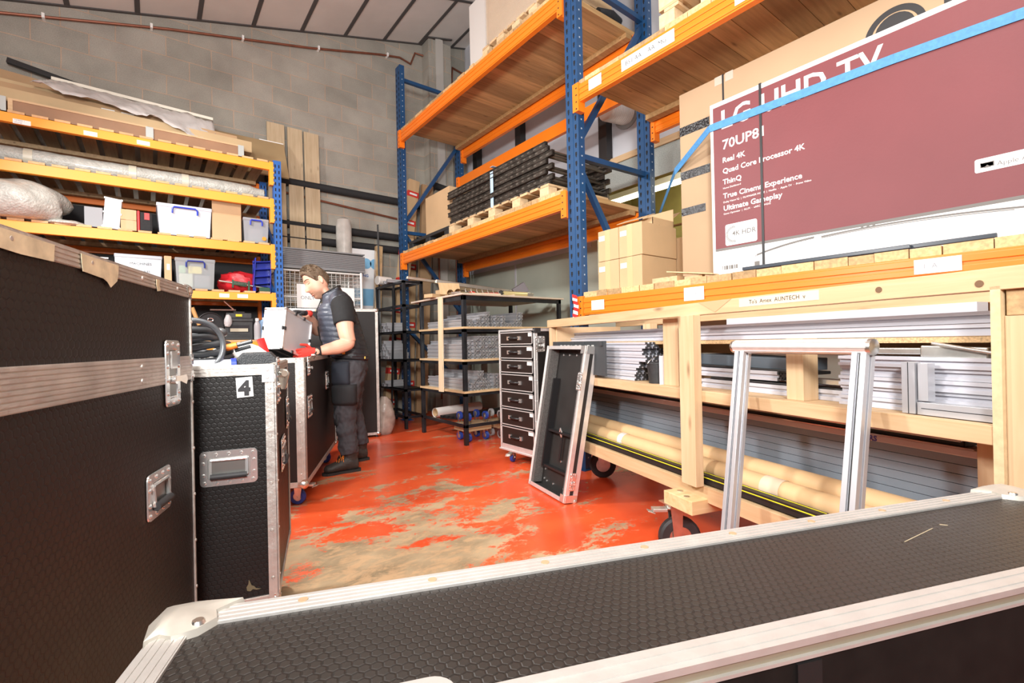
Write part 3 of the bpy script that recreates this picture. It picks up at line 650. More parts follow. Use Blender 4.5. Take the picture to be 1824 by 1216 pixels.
h2 = handle(L4, (.004, .25, .66), EY, EZ, EX, .16, .12)
h3 = handle(L4, (.004, .50, .78), EY, EZ, EX, .1, .13)
l4 = latch(L4, (.004, .09, .945), EY, EZ, EX, .1, .16)
q = M(); q.prism([(-.022, .018), (-.010, .03), (.012, .03), (.024, .016), (.008, -.04), (-.008, -.04)], (.024, .05, .955), V(.85, -.5, 0), EZ, (.002, .003, 0)); q.cyl((.02, .05, .97), (.03, .035, .97), .011, 14)
q.build('latch_hook', zinc, L4, True)
q = M(); q.obox((-.085, -.002, .932), V(.0235, 0, .0015), (0, .0006, 0), V(-.0015, 0, .032)); q.m(1).text('4', (-.101, -.0034, .908), EX, EZ, .062, bold=.004)
q.build('number_label', [white, ink], L4)
g = M(); rnd = random.Random(9)
g.prism([(-.09+.008*x, .272+.008*z) for x, z in ((0, 0), (1.2, -.4), (2.1, .3), (3.4, -.2), (5.2, -.1), (3.2, .5), (2.6, 1.4), (1.6, 2.0), (1.1, 3.6), (.7, 4.4), (.5, 2.6), (-.2, 1.5))], (0, -.001, 0), EX, EZ, (0, -.0006, 0)); g.build('dirt_mark', mat('dust_mark', (.13, .10, .055), .9), L4)
castor(L4, (-.08, .08, 0), .06, .035, 80, top=B4); castor(L4, (-.08, D4-.08, 0), .06, .035, 80, top=B4); castor(L4, (-W4+.08, .08, 0), .06, .035, 80, top=B4); castor(L4, (-W4+.08, D4-.08, 0), .06, .035, 80, top=B4)

# --- case in front of the worker ---
L3 = thing('flight_case', 'long black flight case on blue wheels at the worker\'s knees', 'case', (.77, 3.212, 0), 65.73, 'black flight cases')
W3 = 1.42; D3 = .55; T3 = .985; B3 = .165
q = M(); t = .012
q.box(0, W3, 0, t, B3, T3); q.box(0, W3, D3-t, D3, B3, T3); q.box(0, t, t, D3-t, B3, T3); q.box(W3-t, W3, t, D3-t, B3, T3); q.box(0, W3, 0, D3, B3, B3+.012)
q.build('body', panel, L3)
q = M()
edge(q, (0, 0, B3), (0, 0, T3), -EY, -EX, .052, 4, .14); edge(q, (W3, 0, B3), (W3, 0, T3), -EY, EX, .04, 3, .14)
edge(q, (0, 0, T3), (W3, 0, T3), -EY, EZ, .03, 2); edge(q, (0, 0, B3), (W3, 0, B3), -EY, -EZ, .035, 3)
edge(q, (0, 0, T3), (0, D3, T3), -EX, EZ, .03, 2); edge(q, (0, 0, B3), (0, D3, B3), -EX, -EZ, .035, 3)
q.build('aluminium_edging', aluw, L3)
for p in ((0, 0, B3, -1, -1, -1), (W3, 0, B3, 1, -1, -1)): ballcorner(L3, p[:3], *p[3:], .03, .05)
latch(L3, (.14, -.004, .93), EX, EZ, -EY, .075, .13)
q = M(); q.prism([(-.03, .02), (0, .03), (.03, .02), (.012, -.03), (-.012, -.03)], (.17, -.04, 1.0), EX, V(0, -.3, .9), (0, -.003, 0)); q.cyl((.17, -.02, 1.0), (.17, -.045, 1.0), .010, 12); q.build('latch_hook', zinc, L3, True)
handle(L3, (.165, -.003, .66), EX, EZ, -EY, .15, .15); handle(L3, (.92, -.003, .78), EX, EZ, -EY, .14, .15)
q = M(); dish(q, (-.004, .36, .74), EY, EZ, -EX, .12, .17, .014, .02); q.build('side_handle', chrome, L3, True)
for i, (x, y) in enumerate(((.09, .07), (W3-.09, .07), (.09, D3-.07), (W3-.09, D3-.07))): castor(L3, (x+(.10 if i == 0 else 0), y, 0), .052, .034, 77 if i == 0 else 60, brake=(i == 0), top=B3)

# --- case across the foreground ---
FO = Vector((.0125, .66)); a1 = radians(-21.7); e1 = Vector((cos(a1), sin(a1)))
L0 = thing('flight_case', 'narrow flight case across the foreground with hexagon-textured lid and pale aluminium edges', 'case', (FO.x, FO.y, 0), -21.7, 'black flight cases')
LW = 1.36; LD = .242; LT = .76; LB = .15
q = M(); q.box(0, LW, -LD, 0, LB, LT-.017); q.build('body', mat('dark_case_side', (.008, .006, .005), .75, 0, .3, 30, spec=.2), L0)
for x in (.1, .62, 1.12): M().box(x, x+.03, -LD-.003, -LD, LB, LT-.022).build('side_batten', mat('dark_batten', (.006, .005, .005), .7), L0)
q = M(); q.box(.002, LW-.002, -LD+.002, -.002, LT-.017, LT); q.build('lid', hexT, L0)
q = M(); bw = .034
strip(q, (0, 0, LT), (LW, 0, LT), -EY, EZ, bw, .003, 4); strip(q, (0, -LD, LT), (LW, -LD, LT), EY, EZ, .028, .003, 2)
strip(q, (0, -LD+bw, LT), (0, -bw, LT), EX, EZ, bw, .003, 4); strip(q, (LW, -LD+bw, LT), (LW, -bw, LT), -EX, EZ, bw, .003, 4)
strip(q, (0, .001, LT-.02), (LW, .001, LT-.02), EZ, EY, .02, .003, 2); strip(q, (-.001, -LD, LT-.02), (-.001, 0, LT-.02), EZ, -EX, .02, .003, 2)
q.box(0, LW, -LD-.004, -LD, LT-.004, LT+.003); q.box(0, LW, -LD-.005, -LD, LT-.017, LT-.0135)
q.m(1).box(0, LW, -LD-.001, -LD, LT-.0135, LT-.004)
for k in range(8): q.m(2).cyl((.14+.15*k, -.017, LT+.003), (.14+.15*k, -.017, LT+.0048), .0055, 14)
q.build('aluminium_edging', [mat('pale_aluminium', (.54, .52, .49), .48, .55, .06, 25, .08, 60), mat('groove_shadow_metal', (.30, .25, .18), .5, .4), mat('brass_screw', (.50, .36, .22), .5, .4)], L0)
q = M()
for (cx, sx) in ((0, 1), (LW, -1)):
    q = M(); A = [(-.006, .006), (.035, .010), (.075, .004), (.052, -.016), (.058, -.034), (.044, -.052), (.022, -.060), (.008, -.052), (-.002, -.062), (-.010, -.03)]
    n = len(A); top = [V(cx+sx*p[0]*.96, p[1]*.96, LT+.0075) for p in A]; bot = [V(cx+sx*p[0]*1.03, p[1]*1.03, LT-.010) for p in A]; ctr = V(cx+sx*.016, -.016, LT+.016)
    mid = [(ctr*.45+b*.55)+V(0, 0, .002) for b in top]
    fs = [(i, (i+1) % n, n+(i+1) % n, n+i) for i in range(n)]+[(n+i, n+(i+1) % n, 2*n+(i+1) % n, 2*n+i) for i in range(n)]+[(2*n+i, 2*n+(i+1) % n, 3*n) for i in range(n)]
    if sx < 0: fs = [f[::-1] for f in fs]
    q.m(0).add(bot+top+mid+[ctr], [f for f in fs])
    q.m(1).cyl((cx+sx*.040, -.040, LT+.008), (cx+sx*.040, -.040, LT+.0115), .0075, 12, .0055)
    q.build('steel_corner', [mat('dull_steel_corner', (.52, .49, .43), .5, .6, .12, 20), rivet_m], L0, True)
q = M(); q.prism(q.rrect(.205, -.214, .17, .05, .022, 6), (0, 0, LT), EX, EY, (0, 0, .003))
for x in (.145, .195, .255): q.m(1).cyl((x, -.203, LT+.003), (x, -.203, LT+.0045), .007, 12, .005)
q.build('lid_plate', [mat('pale_plate', (.56, .54, .51), .4, .5), rivet_m], L0)
q = M(); q.obox((1.0, -.10, LT+.0002), V(.045, .011, 0), V(-.0002, .0005, 0), (0, 0, .0003)); q.obox((1.075, -.085, LT+.0002), V(.004, -.003, 0), V(.0008, .001, 0), (0, 0, .0003)); q.build('scratch', mat('scratch', (.4, .33, .22), .8), L0)

# --- dark panel case standing behind the worker ---
PO = thing('flight_case', 'tall slim black flight case standing upright behind the worker', 'case', (2.08, 5.28, 0), -13, 'black flight cases')
q = M(); q.box(-.92, 0, 0, .16, .03, 1.47); q.build('body', panel, PO)
q = M(); edge(q, (0, 0, .03), (0, 0, 1.47), -EY, EX, .03, 3, .15); edge(q, (-.92, 0, 1.47), (0, 0, 1.47), -EY, EZ, .03, 3); edge(q, (-.92, 0, .03), (0, 0, .03), -EY, -EZ, .03, 3); q.build('aluminium_edging', aluw, PO)
ballcorner(PO, (0, 0, .03), 1, -1, -1, .028, .04); ballcorner(PO, (0, 0, 1.47), 1, -1, 1, .025, .04)
q = M()
for x in (-.9, -.03):
    for y in (.03, .12): q.cyl((x, y, 0), (x, y, .03), .015, 10)
q.build('rubber_foot', rubber, PO)

# --- drawer case ---
DC = thing('drawer_case', 'tall flight case of seven black drawers on blue castors', 'case', (2.46, 3.42, 0), -90)
DW = .50; DD = .46; DZ0 = .13; DZT = 1.165
q = M(); q.box(0, DW, .02, DD, DZ0+.03, DZT); q.build('carcass', mat('drawer_black', (.012, .010, .009), .5, 0, .15, 6), DC)
q = M(); edge(q, (DW, 0, DZ0+.03), (DW, 0, DZT), -EY, EX, .024, 3, .16); strip(q, (0, 0, DZ0+.03), (0, 0, DZT), EX, -EY, .02, .003, 2); edge(q, (0, 0, DZT), (DW, 0, DZT), -EY, EZ, .016, 2); edge(q, (DW, 0, DZT), (DW, DD, DZT), EX, EZ, .024, 2)
q.box(0, DW, -.004, .04, DZ0+.0, DZ0+.035); q.box(-.01, DW+.012, -.012, DD+.01, DZ0-.012, DZ0+.0)
q.build('aluminium_edging', alu, DC)
zz = [1.148, 1.030, .905, .795, .648, .500, .355, .165]
zz = [1.150, 1.032, .912, .790, .640, .490, .335, .165-.005]
mono = ['E1', 'ETCHED', 'CYLINDER', 'TOOLS', 'M4', 'BOLTS', 'RIVETS +']
for k in range(7):
    z1, z0 = zz[k]-.006, zz[k+1]+.006
    q = M(); q.box(.022, DW-.03, -.004, .02, z0, z1); o = q.build('drawer', mat('drawer_brown_black', (.018, .011, .009), .45, 0, .1, 10), DC)
    q = M(); x0, x1 = .022, DW-.03; y = -.007
    for a in ((x0, x1, z1-.008, z1), (x0, x1, z0, z0+.008), (x0, x0+.008, z0, z1), (x1-.008, x1, z0, z1)): q.box(a[0], a[1], y, -.002, a[2], a[3])
    q.build('drawer_frame', alu, o)
    q = M(); zm = (z0+z1)/2; cx = .225; pts = []
    for i in range(9):
        tt = -1+i/4; pts.append((cx+tt*.065, -.008-.022*(1-tt**4), zm))
    q.tube(pts, .009, 8); q.m(1)
    for s in (-1, 1): q.box(cx+s*.075-.014, cx+s*.075+.014, -.016, -.004, zm-.016, zm+.016)
    q.build('strap_handle', [dark, chrome], o, True)
    q = M(); w = .06 if k in (1, 2, 6) else .04; q.box(x1-.014-w, x1-.014, -.0056, -.004, z1-.04, z1-.012); q.m(1).text(mono[k], (x1-.012-w, -.0062, z1-.03), EX, EZ, .011); q.build('drawer_label', [white, inkg], o)
latch(DC, (DW+.003, .05, 1.04), EY, EZ, EX, .10, .13); 
q = M(); q.box(DW+.003, DW+.02, .11, .17, .70, .76); q.cyl((DW+.01, .14, .73), (DW+.03, .14, .73), .012, 10); q.build('catch', chrome, DC)
handle(DC, (DW+.004, .12, .60), EY, EZ, EX, .13, .13, 'side_handle'); latch(DC, (DW+.004, .06, .28), EY, EZ, EX, .09, .13)
q = M(); q.box(DW-.02, DW+.012, -.008, .05, DZT-.035, DZT+.006); q.m(1).cyl((DW-.005, -.010, DZT-.012), (DW-.005, -.014, DZT-.012), .006, 10); q.build('steel_corner', [blackp, chrome], DC)
for (x, y) in ((.08, .06), (DW-.06, .06), (.08, DD-.06), (DW-.06, DD-.06)): castor(DC, (x, y, 0), .043, .028, 120, brake=(y < .1), top=DZ0-.012)
# ================= TIMBER CART =================
CO = (2.48, 2.72, 0); CA = -106.4; caR = radians(CA)
def cw(x, y, z=0): return Vector((CO[0]+cos(caR)*x-sin(caR)*y, CO[1]+sin(caR)*x+cos(caR)*y, z))
cart = thing('timber_cart', 'long pine trolley on big castors, loaded with aluminium profiles', 'cart', CO, CA)
CLn = 2.95; CD = .62
def part(name, m, *a, bevel=.002): M().box(*a).build(name, m, cart, bevel=bevel)
part('top_rail', pineX, -.02, CLn, -.045, 0, 1.165, 1.222); part('top_rail', pineX, -.02, CLn, CD-.045, CD, 1.165, 1.222)
part('middle_rail', pineX, .02, 2.62, -.04, 0, .770, .82); part('middle_rail', pineX, .02, 2.62, CD-.045, CD, .745, .82)
part('bottom_rail', pineX, .02, CLn, -.04, .03, .315, .385); part('bottom_rail', pineX, .02, 2.62, CD-.045, CD, .335, .40)
part('upper_shelf', chip, .06, 2.62, 0.105, CD-.05, 1.03, 1.048); part('middle_shelf', pineX, .03, 2.62, 0.0, CD-.05, .800, .818); part('lower_shelf', pineX, .03, 2.62, 0.03, CD-.05, .37, .392)
part('end_post', pineZ, 0, .035, -.04, .03, .39, 1.165)
part('end_panel', mat('plywood_end', (.66, .47, .28), .6, 0, .12, 5), .04, .055, .0, CD-.05, .39, 1.165, bevel=0)
part('end_panel', mat('plywood_edge', (.62, .48, .28), .7, 0, .1, 60), 2.62, 2.64, -.045, CD-.05, .33, 1.175, bevel=0)
part('end_post', pineZ, 2.64, 2.95, -.03, .05, .3, 1.10); part('end_beam', endg, 2.645, 2.95, -.032, .2, 1.10, 1.17)
part('end_post', pineZ, 2.52, 2.60, .10, .17, .39, .77)
part('front_post', pineZ, 1.51, 1.605, -.085, -.04, .385, 1.165)
part('shelf_post', pineZ, 1.26, 1.375, .025, .098, .818, 1.165); part('shelf_post', pineZ, 1.985, 2.055, .02, .10, .818, 1.05)
part('shelf_post', pineZ, .58, .66, .40, .46, 1.048, 1.165)
part('cross_rail', pineX, .06, 2.6, CD-.11, CD-.05, .97, 1.03)
for x in (.12, 1.53, 2.45):
    M().box(x-.095, x+.095, -.13 if 2 > x > 1 else .02, CD-.1, .27, .333).build('castor_block', wood('pine_block', (.78, .58, .33), (.62, .42, .2), 1, .1), cart, bevel=.003)
for dx, dy in ((-.05, -.07), (.03, -.10), (.04, .0)): M().cyl((1.53+dx, dy, .333), (1.53+dx, dy, .336), .014, 12).build('washer', zinc, cart)
castor(cart, (1.435, -.085, 0), .1, .045, 69, rubber, True, .27, 'big_castor'); castor(cart, (1.52, .46, 0), .1, .045, 75, rubber, False, .27, 'big_castor')
castor(cart, (.12, .30, 0), .1, .045, 70, rubber, False, .27, 'big_castor'); castor(cart, (2.45, .46, 0), .1, .045, 20, rubber, False, .27, 'big_castor'); castor(cart, (2.45, .1, 0), .1, .045, 20, rubber, False, .27, 'big_castor')
q = M(); q.obox((2.0, -.0455, 1.20), (.17, 0, -.0), (0, .0005, 0), (0, 0, .017)); q.m(1).text("To's  Amex  AUNTECH  v", (1.88, -.0468, 1.193), EX, EZ, .022); q.build('masking_tape_label', [mat('masking_tape', (.74, .58, .42), .7), ink], cart)
q = M(); q.prism([(1.60, 1.222), (1.79, 1.222), (1.70, 1.172)], (0, -.046, 0), EX, EZ, (0, -.0008, 0)); q.build('triangle_mark', mat('bare_wood_triangle', (.55, .33, .18), .8), cart)
kn = M()
for x, z in ((2.36, 1.196), (2.88, 1.20), (2.60, 1.185)): kn.cyl((x, -.0455, z), (x, -.047, z), .009 if x < 2.8 else .012, 14)
kn.build('knot_hole', mat('knot_dark', (.16, .09, .05), .9), cart)
kn = M().cyl((2.78, -.0305, .68), (2.78, -.032, .68), .022, 16); kn.build('drilled_hole', mat('knot_dark', (.16, .09, .05), .9), cart)

# ---- T-slot profiles ----
pend = mat('profile_end_core', (.03, .032, .035), .6)
def tprofile(q, L, w=.04, h=.04, cx=0, cz=0):
    """T-slot extrusion along local y from 0 to L"""
    s = .006; d = .009; P = []
    nx = max(1, round(w/.04)); nz = max(1, round(h/.04))
    def side(a, b, n, inw):
        ax, az = a; bx, bz = b; out = [(ax, az)]
        for i in range(n):
            for t in ((i+.5)/n,):
                mx_, mz_ = ax+(bx-ax)*t, az+(bz-az)*t; l = math.hypot(bx-ax, bz-az); ux_, uz_ = (bx-ax)/l, (bz-az)/l
                out += [(mx_-ux_*s, mz_-uz_*s), (mx_-ux_*s+inw[0]*d, mz_-uz_*s+inw[1]*d), (mx_+ux_*s+inw[0]*d, mz_+uz_*s+inw[1]*d), (mx_+ux_*s, mz_+uz_*s)]
        return out
    x0, x1, z0, z1 = -w/2+cx, w/2+cx, cz, cz+h
    P = side((x0, z0), (x1, z0), nx, (0, 1))+side((x1, z0), (x1, z1), nz, (-1, 0))+side((x1, z1), (x0, z1), nx, (0, -1))+side((x0, z1), (x0, z0), nz, (1, 0))
    q.m(0).prism(P, (0, 0, 0), EX, EZ, (0, L, 0)); nn_ = len(P)+2; q.mi[-nn_] = 2; q.mi[-nn_+1] = 2; q.m(1)
    for i in range(nx):
        for j in range(nz):
            c_x, c_z = x0+.02+.04*i if nx > 1 else cx, z0+.02+.04*j if nz > 1 else cz+h/2
            q.cyl((c_x, -.0006, c_z), (c_x, .0, c_z), .0045, 8)
            for a in range(4): q.obox((c_x+cos(a*pi/2+pi/4)*.0125, -.0003, c_z+sin(a*pi/2+pi/4)*.0125), (.003, 0, 0), (0, .0003, 0), (0, 0, .003))
    return q
def profile_proto(L, w, h, lab, grp, nm='aluminium_profile', m=alud, cap=mat('sawn_profile_end', (.34, .34, .35), .5, .3)):
    q = M(); tprofile(q, L, w, h); o = q.build(nm, [m, pend, cap], recenter=False); return tag(o, lab, 'profile', grp)
class Stack:
    """first placement moves the prototype itself, later ones copy it"""
    def __init__(s, proto): s.p = proto; s.used = False
    def put(s, loc, rz=0, rx=0, label=None):
        o = s.p if not s.used else s.p.copy()
        if s.used: C.objects.link(o)
        s.used = True; o.location = loc; o.rotation_euler = (rx, 0, rz)
        if label: o['label'] = label
        return o
ORD = ['first', 'second', 'third', 'fourth', 'fifth', 'sixth', 'seventh', 'eighth', 'ninth', 'tenth', 'eleventh', 'twelfth', 'thirteenth', 'fourteenth', 'fifteenth', 'sixteenth', 'seventeenth', 'eighteenth']
alw = mat('white_sided_profile', (.60, .61, .67), .42, .25, .04, 3)
rnd = random.Random(21)
# cart: profile runs along +x local => rz = CA-90 with L pointing away from viewer-right end: local y -> cart -x
def cartput(st, xend, y, z, label=None): p = cw(xend, y, z); return st.put(p, radians(CA+90), label=label)   # +y of profile -> cart -x
S = Stack(profile_proto(.42, .045, .036, 'short silver profile in the end-on stack beside the black bucket on the cart', 'short profiles beside the bucket', m=alw, cap=mat('dark_profile_end', (.07, .07, .075), .5, .3)))
rows = [(1.13, 3), (1.12, 3), (1.05, 3), (1.07, 2), (1.03, 3), (1.00, 3)]
rows = [(.985, 4), (1.0, 4), (1.03, 3), (1.09, 3), (1.06, 4), (1.09, 2)]
for k, (xe, n) in enumerate(rows):
    for j in range(n): cartput(S, xe+.004*j, .06+.048*j, .820+k*.0375, 'short silver profile beside the black bucket, %s layer up, %s from the front' % (ORD[k], ORD[j]))
S = Stack(profile_proto(1.50, .045, .034, 'long pale profile lying on the top shelf of the cart', 'long profiles on the top shelf of the cart', m=alw))
for j, (xe, y, z) in enumerate(((2.58, .08, 1.050), (2.55, .13, 1.05), (2.50, .18, 1.05), (2.57, .10, 1.086), (2.35, .15, 1.086), (1.55, .09, 1.050), (1.45, .14, 1.05), (1.50, .2, 1.05), (1.42, .12, 1.086), (1.2, .24, 1.05), (1.9, .28, 1.05), (1.8, .3, 1.086))): cartput(S, xe, y+.05, z, 'long pale profile on the cart top shelf, %s layer, number %s counted back' % ('lower' if z < 1.06 else 'upper', ORD[j]))
tag(M().obox(cw(1.95, .3, 1.135), (cw(1, 0)-cw(0, 0))*.5, (cw(0, 1)-cw(0, 0))*.03, (0, 0, .02)).build('flat_bar', alw), 'broad pale flat bar on the top shelf of the cart, right of the front post', 'bar')
S = Stack(profile_proto(.45, .045, .033, 'white-sided profile in the tall stack at the right end of the cart', 'profiles at the right end of the cart', m=alw))
for k in range(5):
    for j in range(2): cartput(S, 2.61, .08+.05*j+.01*(k % 2), .819+k*.034, 'white-sided profile at the right end of the cart, %s layer up, %s' % (ORD[k], ('front', 'second row')[j]))
for j in range(2): cartput(S, 2.615, .2+.05*j, .819, 'white-sided profile on the shelf at the right end of the cart, %s row back' % ORD[2+j])
S = Stack(profile_proto(.70, .06, .04, 'long profile under the black trays on the middle shelf of the cart', 'profiles under the black trays', m=alw))
for (xe, y, z, l_) in ((1.87, .14, .875, 'upper front profile'), (1.87, .205, .875, 'upper rear profile'), (2.14, .135, .819, 'lowest, foremost profile'), (2.14, .20, .819, 'lowest middle profile'), (2.12, .268, .819, 'lowest rearmost profile')): cartput(S, xe, y, z, l_+' under the black trays on the middle shelf of the cart')
def bar(nm, x0, x1, y, z, w, h, m, lab, cat, dz=0, dy=0, grp=None, bev=.003):
    a, b = cw(x0, y, z), cw(x1, y+dy, z+dz); return tag(M().beam(a, b, w, h).build(nm, m, bevel=bev), lab, cat, grp)
bar('black_tray', 1.40, 1.95, .22, .955, .16, .05, mat('grey_blue_plastic', (.08, .10, .12), .4), 'dark grey plastic tray on the middle shelf of the cart behind the U-shaped frame', 'tray', -.012)
bar('black_channel', 1.42, 2.02, .17, .924, .1, .012, dark, 'thin black channel lying between the grey tray and white profiles', 'channel', -.01)
bar('black_channel', 1.5, 2.15, .135, .8665, .05, .012, dark, 'black channel lying below the white profiles on the middle shelf', 'channel', -.008)
bar('chrome_channel', 1.91, 2.14, .145, .885, .05, .02, chrome, 'bright chrome channel end near the shelf post of the cart', 'channel')
bar('timber_offcut', 1.42, 1.62, .33, .84, .1, .12, pineX, 'timber offcut at the back of the middle shelf', 'timber')
bar('pale_board', 1.235, 1.25, .04, .89, .05, .16, mat('pale_lilac_board', (.70, .66, .70), .6), 'narrow pale board standing between the bucket and shelf post', 'board')
# angle frame at the right end
q = M(); a_, b_ = cw(0, 0), None
def cobox(q, x0, x1, y0, y1, z0, z1): return q.obox(cw((x0+x1)/2, (y0+y1)/2, (z0+z1)/2), (cw(1, 0)-cw(0, 0))*(x1-x0)/2, (cw(0, 1)-cw(0, 0))*(y1-y0)/2, (0, 0, (z1-z0)/2))
for args in ((2.39, 2.425, .0, .03, .822, .975), (2.43, 2.455, .005, .04, .862, .972), (2.43, 2.615, -.0, .035, .822, .858)): cobox(q, *args)
q.m(1); cobox(q, 2.4065, 2.4085, -.001, 0, .822, .975); cobox(q, 2.44, 2.6, -.001, .0, .8395, .8415)
tag(q.build('corner_bracket', [alud, hole], bevel=.002), 'silver L-shaped profile frame standing on the middle shelf at the right', 'frame')
bar('steel_channel', 2.40, 2.56, .1, 1.005, .05, .035, zinc, 'grey steel box channel lying on top of the right-hand profile stack', 'channel', -.006)
bar('steel_channel', 2.22, 2.40, .10, 1.005, .045, .02, zinc, 'slotted grey steel strip left of the box channel on the profile stack', 'channel')
bar('steel_angle', 2.44, 2.62, .06, 1.03, .02, .008, zinc, 'thin steel angle slanting over the profile stack', 'angle', -.035)
# bucket
bk = thing('bucket', 'small black bucket on the middle shelf beside the profile ends', 'bucket', cw(1.165, .055, .819))
q = M(); n = 24; q.tube([(0, 0, 0), (0, 0, .11)], [.043, .052], n, True); q.tube([(0, 0, .105), (0, 0, .114)], .055, n); q.build('bucket_body', blackp, bk, True)
M().tube([(.053*cos(t), .02-.03*sin(t), .108+.038*sin(t)) for t in [pi*i/10 for i in range(11)]], .002, 6).build('bucket_handle', zinc, bk, True)
# black slotted panel leaning at the front of the cart
q = M(); cobox(q, .09, .81, -.052, -.038, .84, 1.055); q.m(1)
for i in range(10): cobox(q, .16+.055*i, .19+.055*i, -.0535, -.052, 1.022, 1.03)
q.m(0)
for x in (.18, .42, .56, .78): cobox(q, x-.012, x+.012, -.064, -.052, 1.025, 1.05)
tag(q.build('slotted_panel', [mat('charcoal_plastic', (.045, .05, .055), .5), mat('slot_light', (.5, .5, .48), .6)], bevel=.004), 'black slotted plastic panel hanging behind the leaning case lid', 'panel')
# bottom level: long grey bars in layers, wrapped brown profiles on top, tubes, striped strips
gs = mat('grey_blue_bar', (.25, .29, .34), .45, .3, .06, 4); gw = mat('pinkish_bar', (.52, .44, .46), .4, .3, .08, 6)
S = Stack(tag(M().box(-.018, .018, 0, 2.42, 0, .029).build('long_bar', gs, recenter=False), 'long grey-blue metal bar in the layered stack on the bottom of the cart', 'bar', 'long grey bars on the bottom of the cart'))
for k in range(9):
    for j in range(2): cartput(S, 2.495-.006*(k % 3), .262+.04*j, .394+k*.031, 'long grey-blue bar on the cart bottom, %s layer up, %s row' % (ORD[k], ('front', 'rear')[j]))
bm_ = mat('brown_plastic_wrap', (.30, .19, .16), .15, .2, .25, 4, coat=1)
for k, (z, y, m_, lab) in enumerate(((.674, .26, gw, 'pinkish flat bar with blue lettering above the grey bars'), (.700, .27, dark, 'black wrapped bar beneath the brown wrapped bars'), (.722, .25, bm_, 'brown wrapped bar, lower one, above the grey bars'), (.752, .27, bm_, 'brown shiny wrapped bar directly under the middle shelf'))):
    bar('wrapped_bar', .14+.02*k, 2.47-.04*k, y, z+.012, .09-.01*k, .024, m_, lab, 'bar')
sp_ = mat('pink_silver_film', (.62, .52, .52), .18, .5, .25, 5, coat=1)
for k, (z, y) in enumerate(((.693, .222), (.716, .215), (.741, .208), (.672, .228))): bar('wrapped_strip', .16+.03*k, 2.46-.03*k, y, z+.006, .012, .006, sp_, ['thin shiny strip edging the black wrapped bar', 'thin shiny strip edging the lower brown wrapped bar', 'thin shiny strip edging the uppermost brown wrapped bar', 'thin shiny strip edging the pinkish flat bar'][k]+' on the cart', 'strip', bev=.001)
q = M(); q.text('ARS', cw(2.14, .2145, .676), cw(1, 0)-cw(0, 0), EZ, .026, bold=.001); 
o = q.build('blue_lettering', mat('blue_print', (.06, .06, .35), .6), recenter=False)
pb_ = [x for x in C.objects if x.name == 'wrapped_bar'][0]; o.parent = pb_; o.matrix_parent_inverse = Matrix.Translation(-pb_.location)
def ctube(x0, x1, y, z, r, lab, m=card, band=None, dz=0):
    t = thing('cardboard_tube', lab, 'tube', cw(x0, y, z-r)); o0 = Vector(cw(x0, y, z-r)); a, b = cw(x0, y, z)-o0, cw(x1, y, z+dz)-o0
    M().cyl(a, b, r, 28).build('tube_wall', mat('tube_card', (.68, .46, .24), .6, 0, .06, 5), t, True)
    d = (b-a).normalized(); M().cyl(b-d*.001, b+d*.004, r*.86, 24).build('tube_plug', mat('plug', (.5, .36, .2), .8), t, True)
    if band:
        for (u, w, mm) in band: M().tube([a+d*u, a+d*(u+w)], r+.0012, 28, False).build('tube_sleeve', mm, t, True)
cl = mat('clear_tape', (.78, .72, .66), .12, 0, .2, 80, .6, 80)
ctube(.14, 2.42, .158, .472, .044, 'upper brown cardboard tube lying on the cart, with an orange band at its end', band=[(2.20, .08, mat('orange_band', (.85, .25, .05), .5))])
ctube(.14, 2.42, .072, .438, .044, 'lower brown cardboard tube with clear tape around it', band=[(.66, .05, cl), (1.70, .09, mat('masking_tape', (.74, .58, .42), .7))])
# striped strips
SB = [('edge_strip', .035, .395, .03), ('edge_strip', .035, .42, .0)]
S = None
for i, (y, z) in enumerate(((-.012, .393), (.012, .393), (-.012, .4125), (.011, .4125))):
    t = M(); a, b = cw(.35, y, z+.009), cw(2.14, y, z+.009); t.beam(a, b, .022, .018)
    vd = (cw(0, 1)-cw(0, 0)); 
    if i == 3: t.m(1).beam(a-vd*.0+V(0, 0, .0095), b+V(0, 0, .0095), .005, .001)
    if i == 2: t.m(1).beam(a-vd*.0115, b-vd*.0115, .001, .004)
    tag(t.build('edging_strip', [dark, mat('yellow_stripe', (.8, .75, .03), .5)]), ['lower front plain black strip on the cart bottom', 'lower rear black strip in the striped bundle on the cart bottom', 'upper front black strip with a yellow side stripe on the cart bottom', 'upper rear black strip with a yellow stripe beside the lower tube'][i], 'strip', 'striped strips on the cart bottom')

# ---- U-shaped profile frame leaning on the cart ----
uf = thing('floor_stand', 'U-shaped silver profile frame with a round top bar leaning on the cart', 'frame', cw(2.18, -.33, 0), CA)
org = Vector((2.18, -.33, 0))
def uleg(xb, xt):
    a, b = V(xb, -.33, .0)-org, V(xt, -.075, 1.0)-org; d = (b-a).normalized(); q = M()
    s = EX; nrm = s.cross(d)
    for sx in (-1, 1):
        for sn in (-1, 1): q.m(0).obox((a+b)/2+s*sx*.0135+nrm*sn*.0135, d*(b-a).length/2, s*.0085, nrm*.0085)
    q.m(0).obox((a+b)/2, d*(b-a).length/2, s*.014, nrm*.014)
    q.build('leg', [alud], uf, bevel=.001)
    M().obox((a+b)/2-nrm*.0145*(-1 if nrm.y > 0 else 1)*-1, d*(b-a).length/2, s*.003, nrm*.0008).build('black_insert', dark, uf)
uleg(1.99, 1.872); uleg(2.40, 2.33)
a, b = V(1.838, -.075, 1.022)-org, V(2.352, -.075, 1.022)-org
q = M(); q.cyl(a, b, .024, 24)
for k in range(8): t = pi*2*k/8; q.beam(a+V(0, cos(t)*.024, sin(t)*.024), b+V(0, cos(t)*.024, sin(t)*.024), .006, .004, (0, cos(t), sin(t)))
q.build('round_top_bar', alu, uf, True)
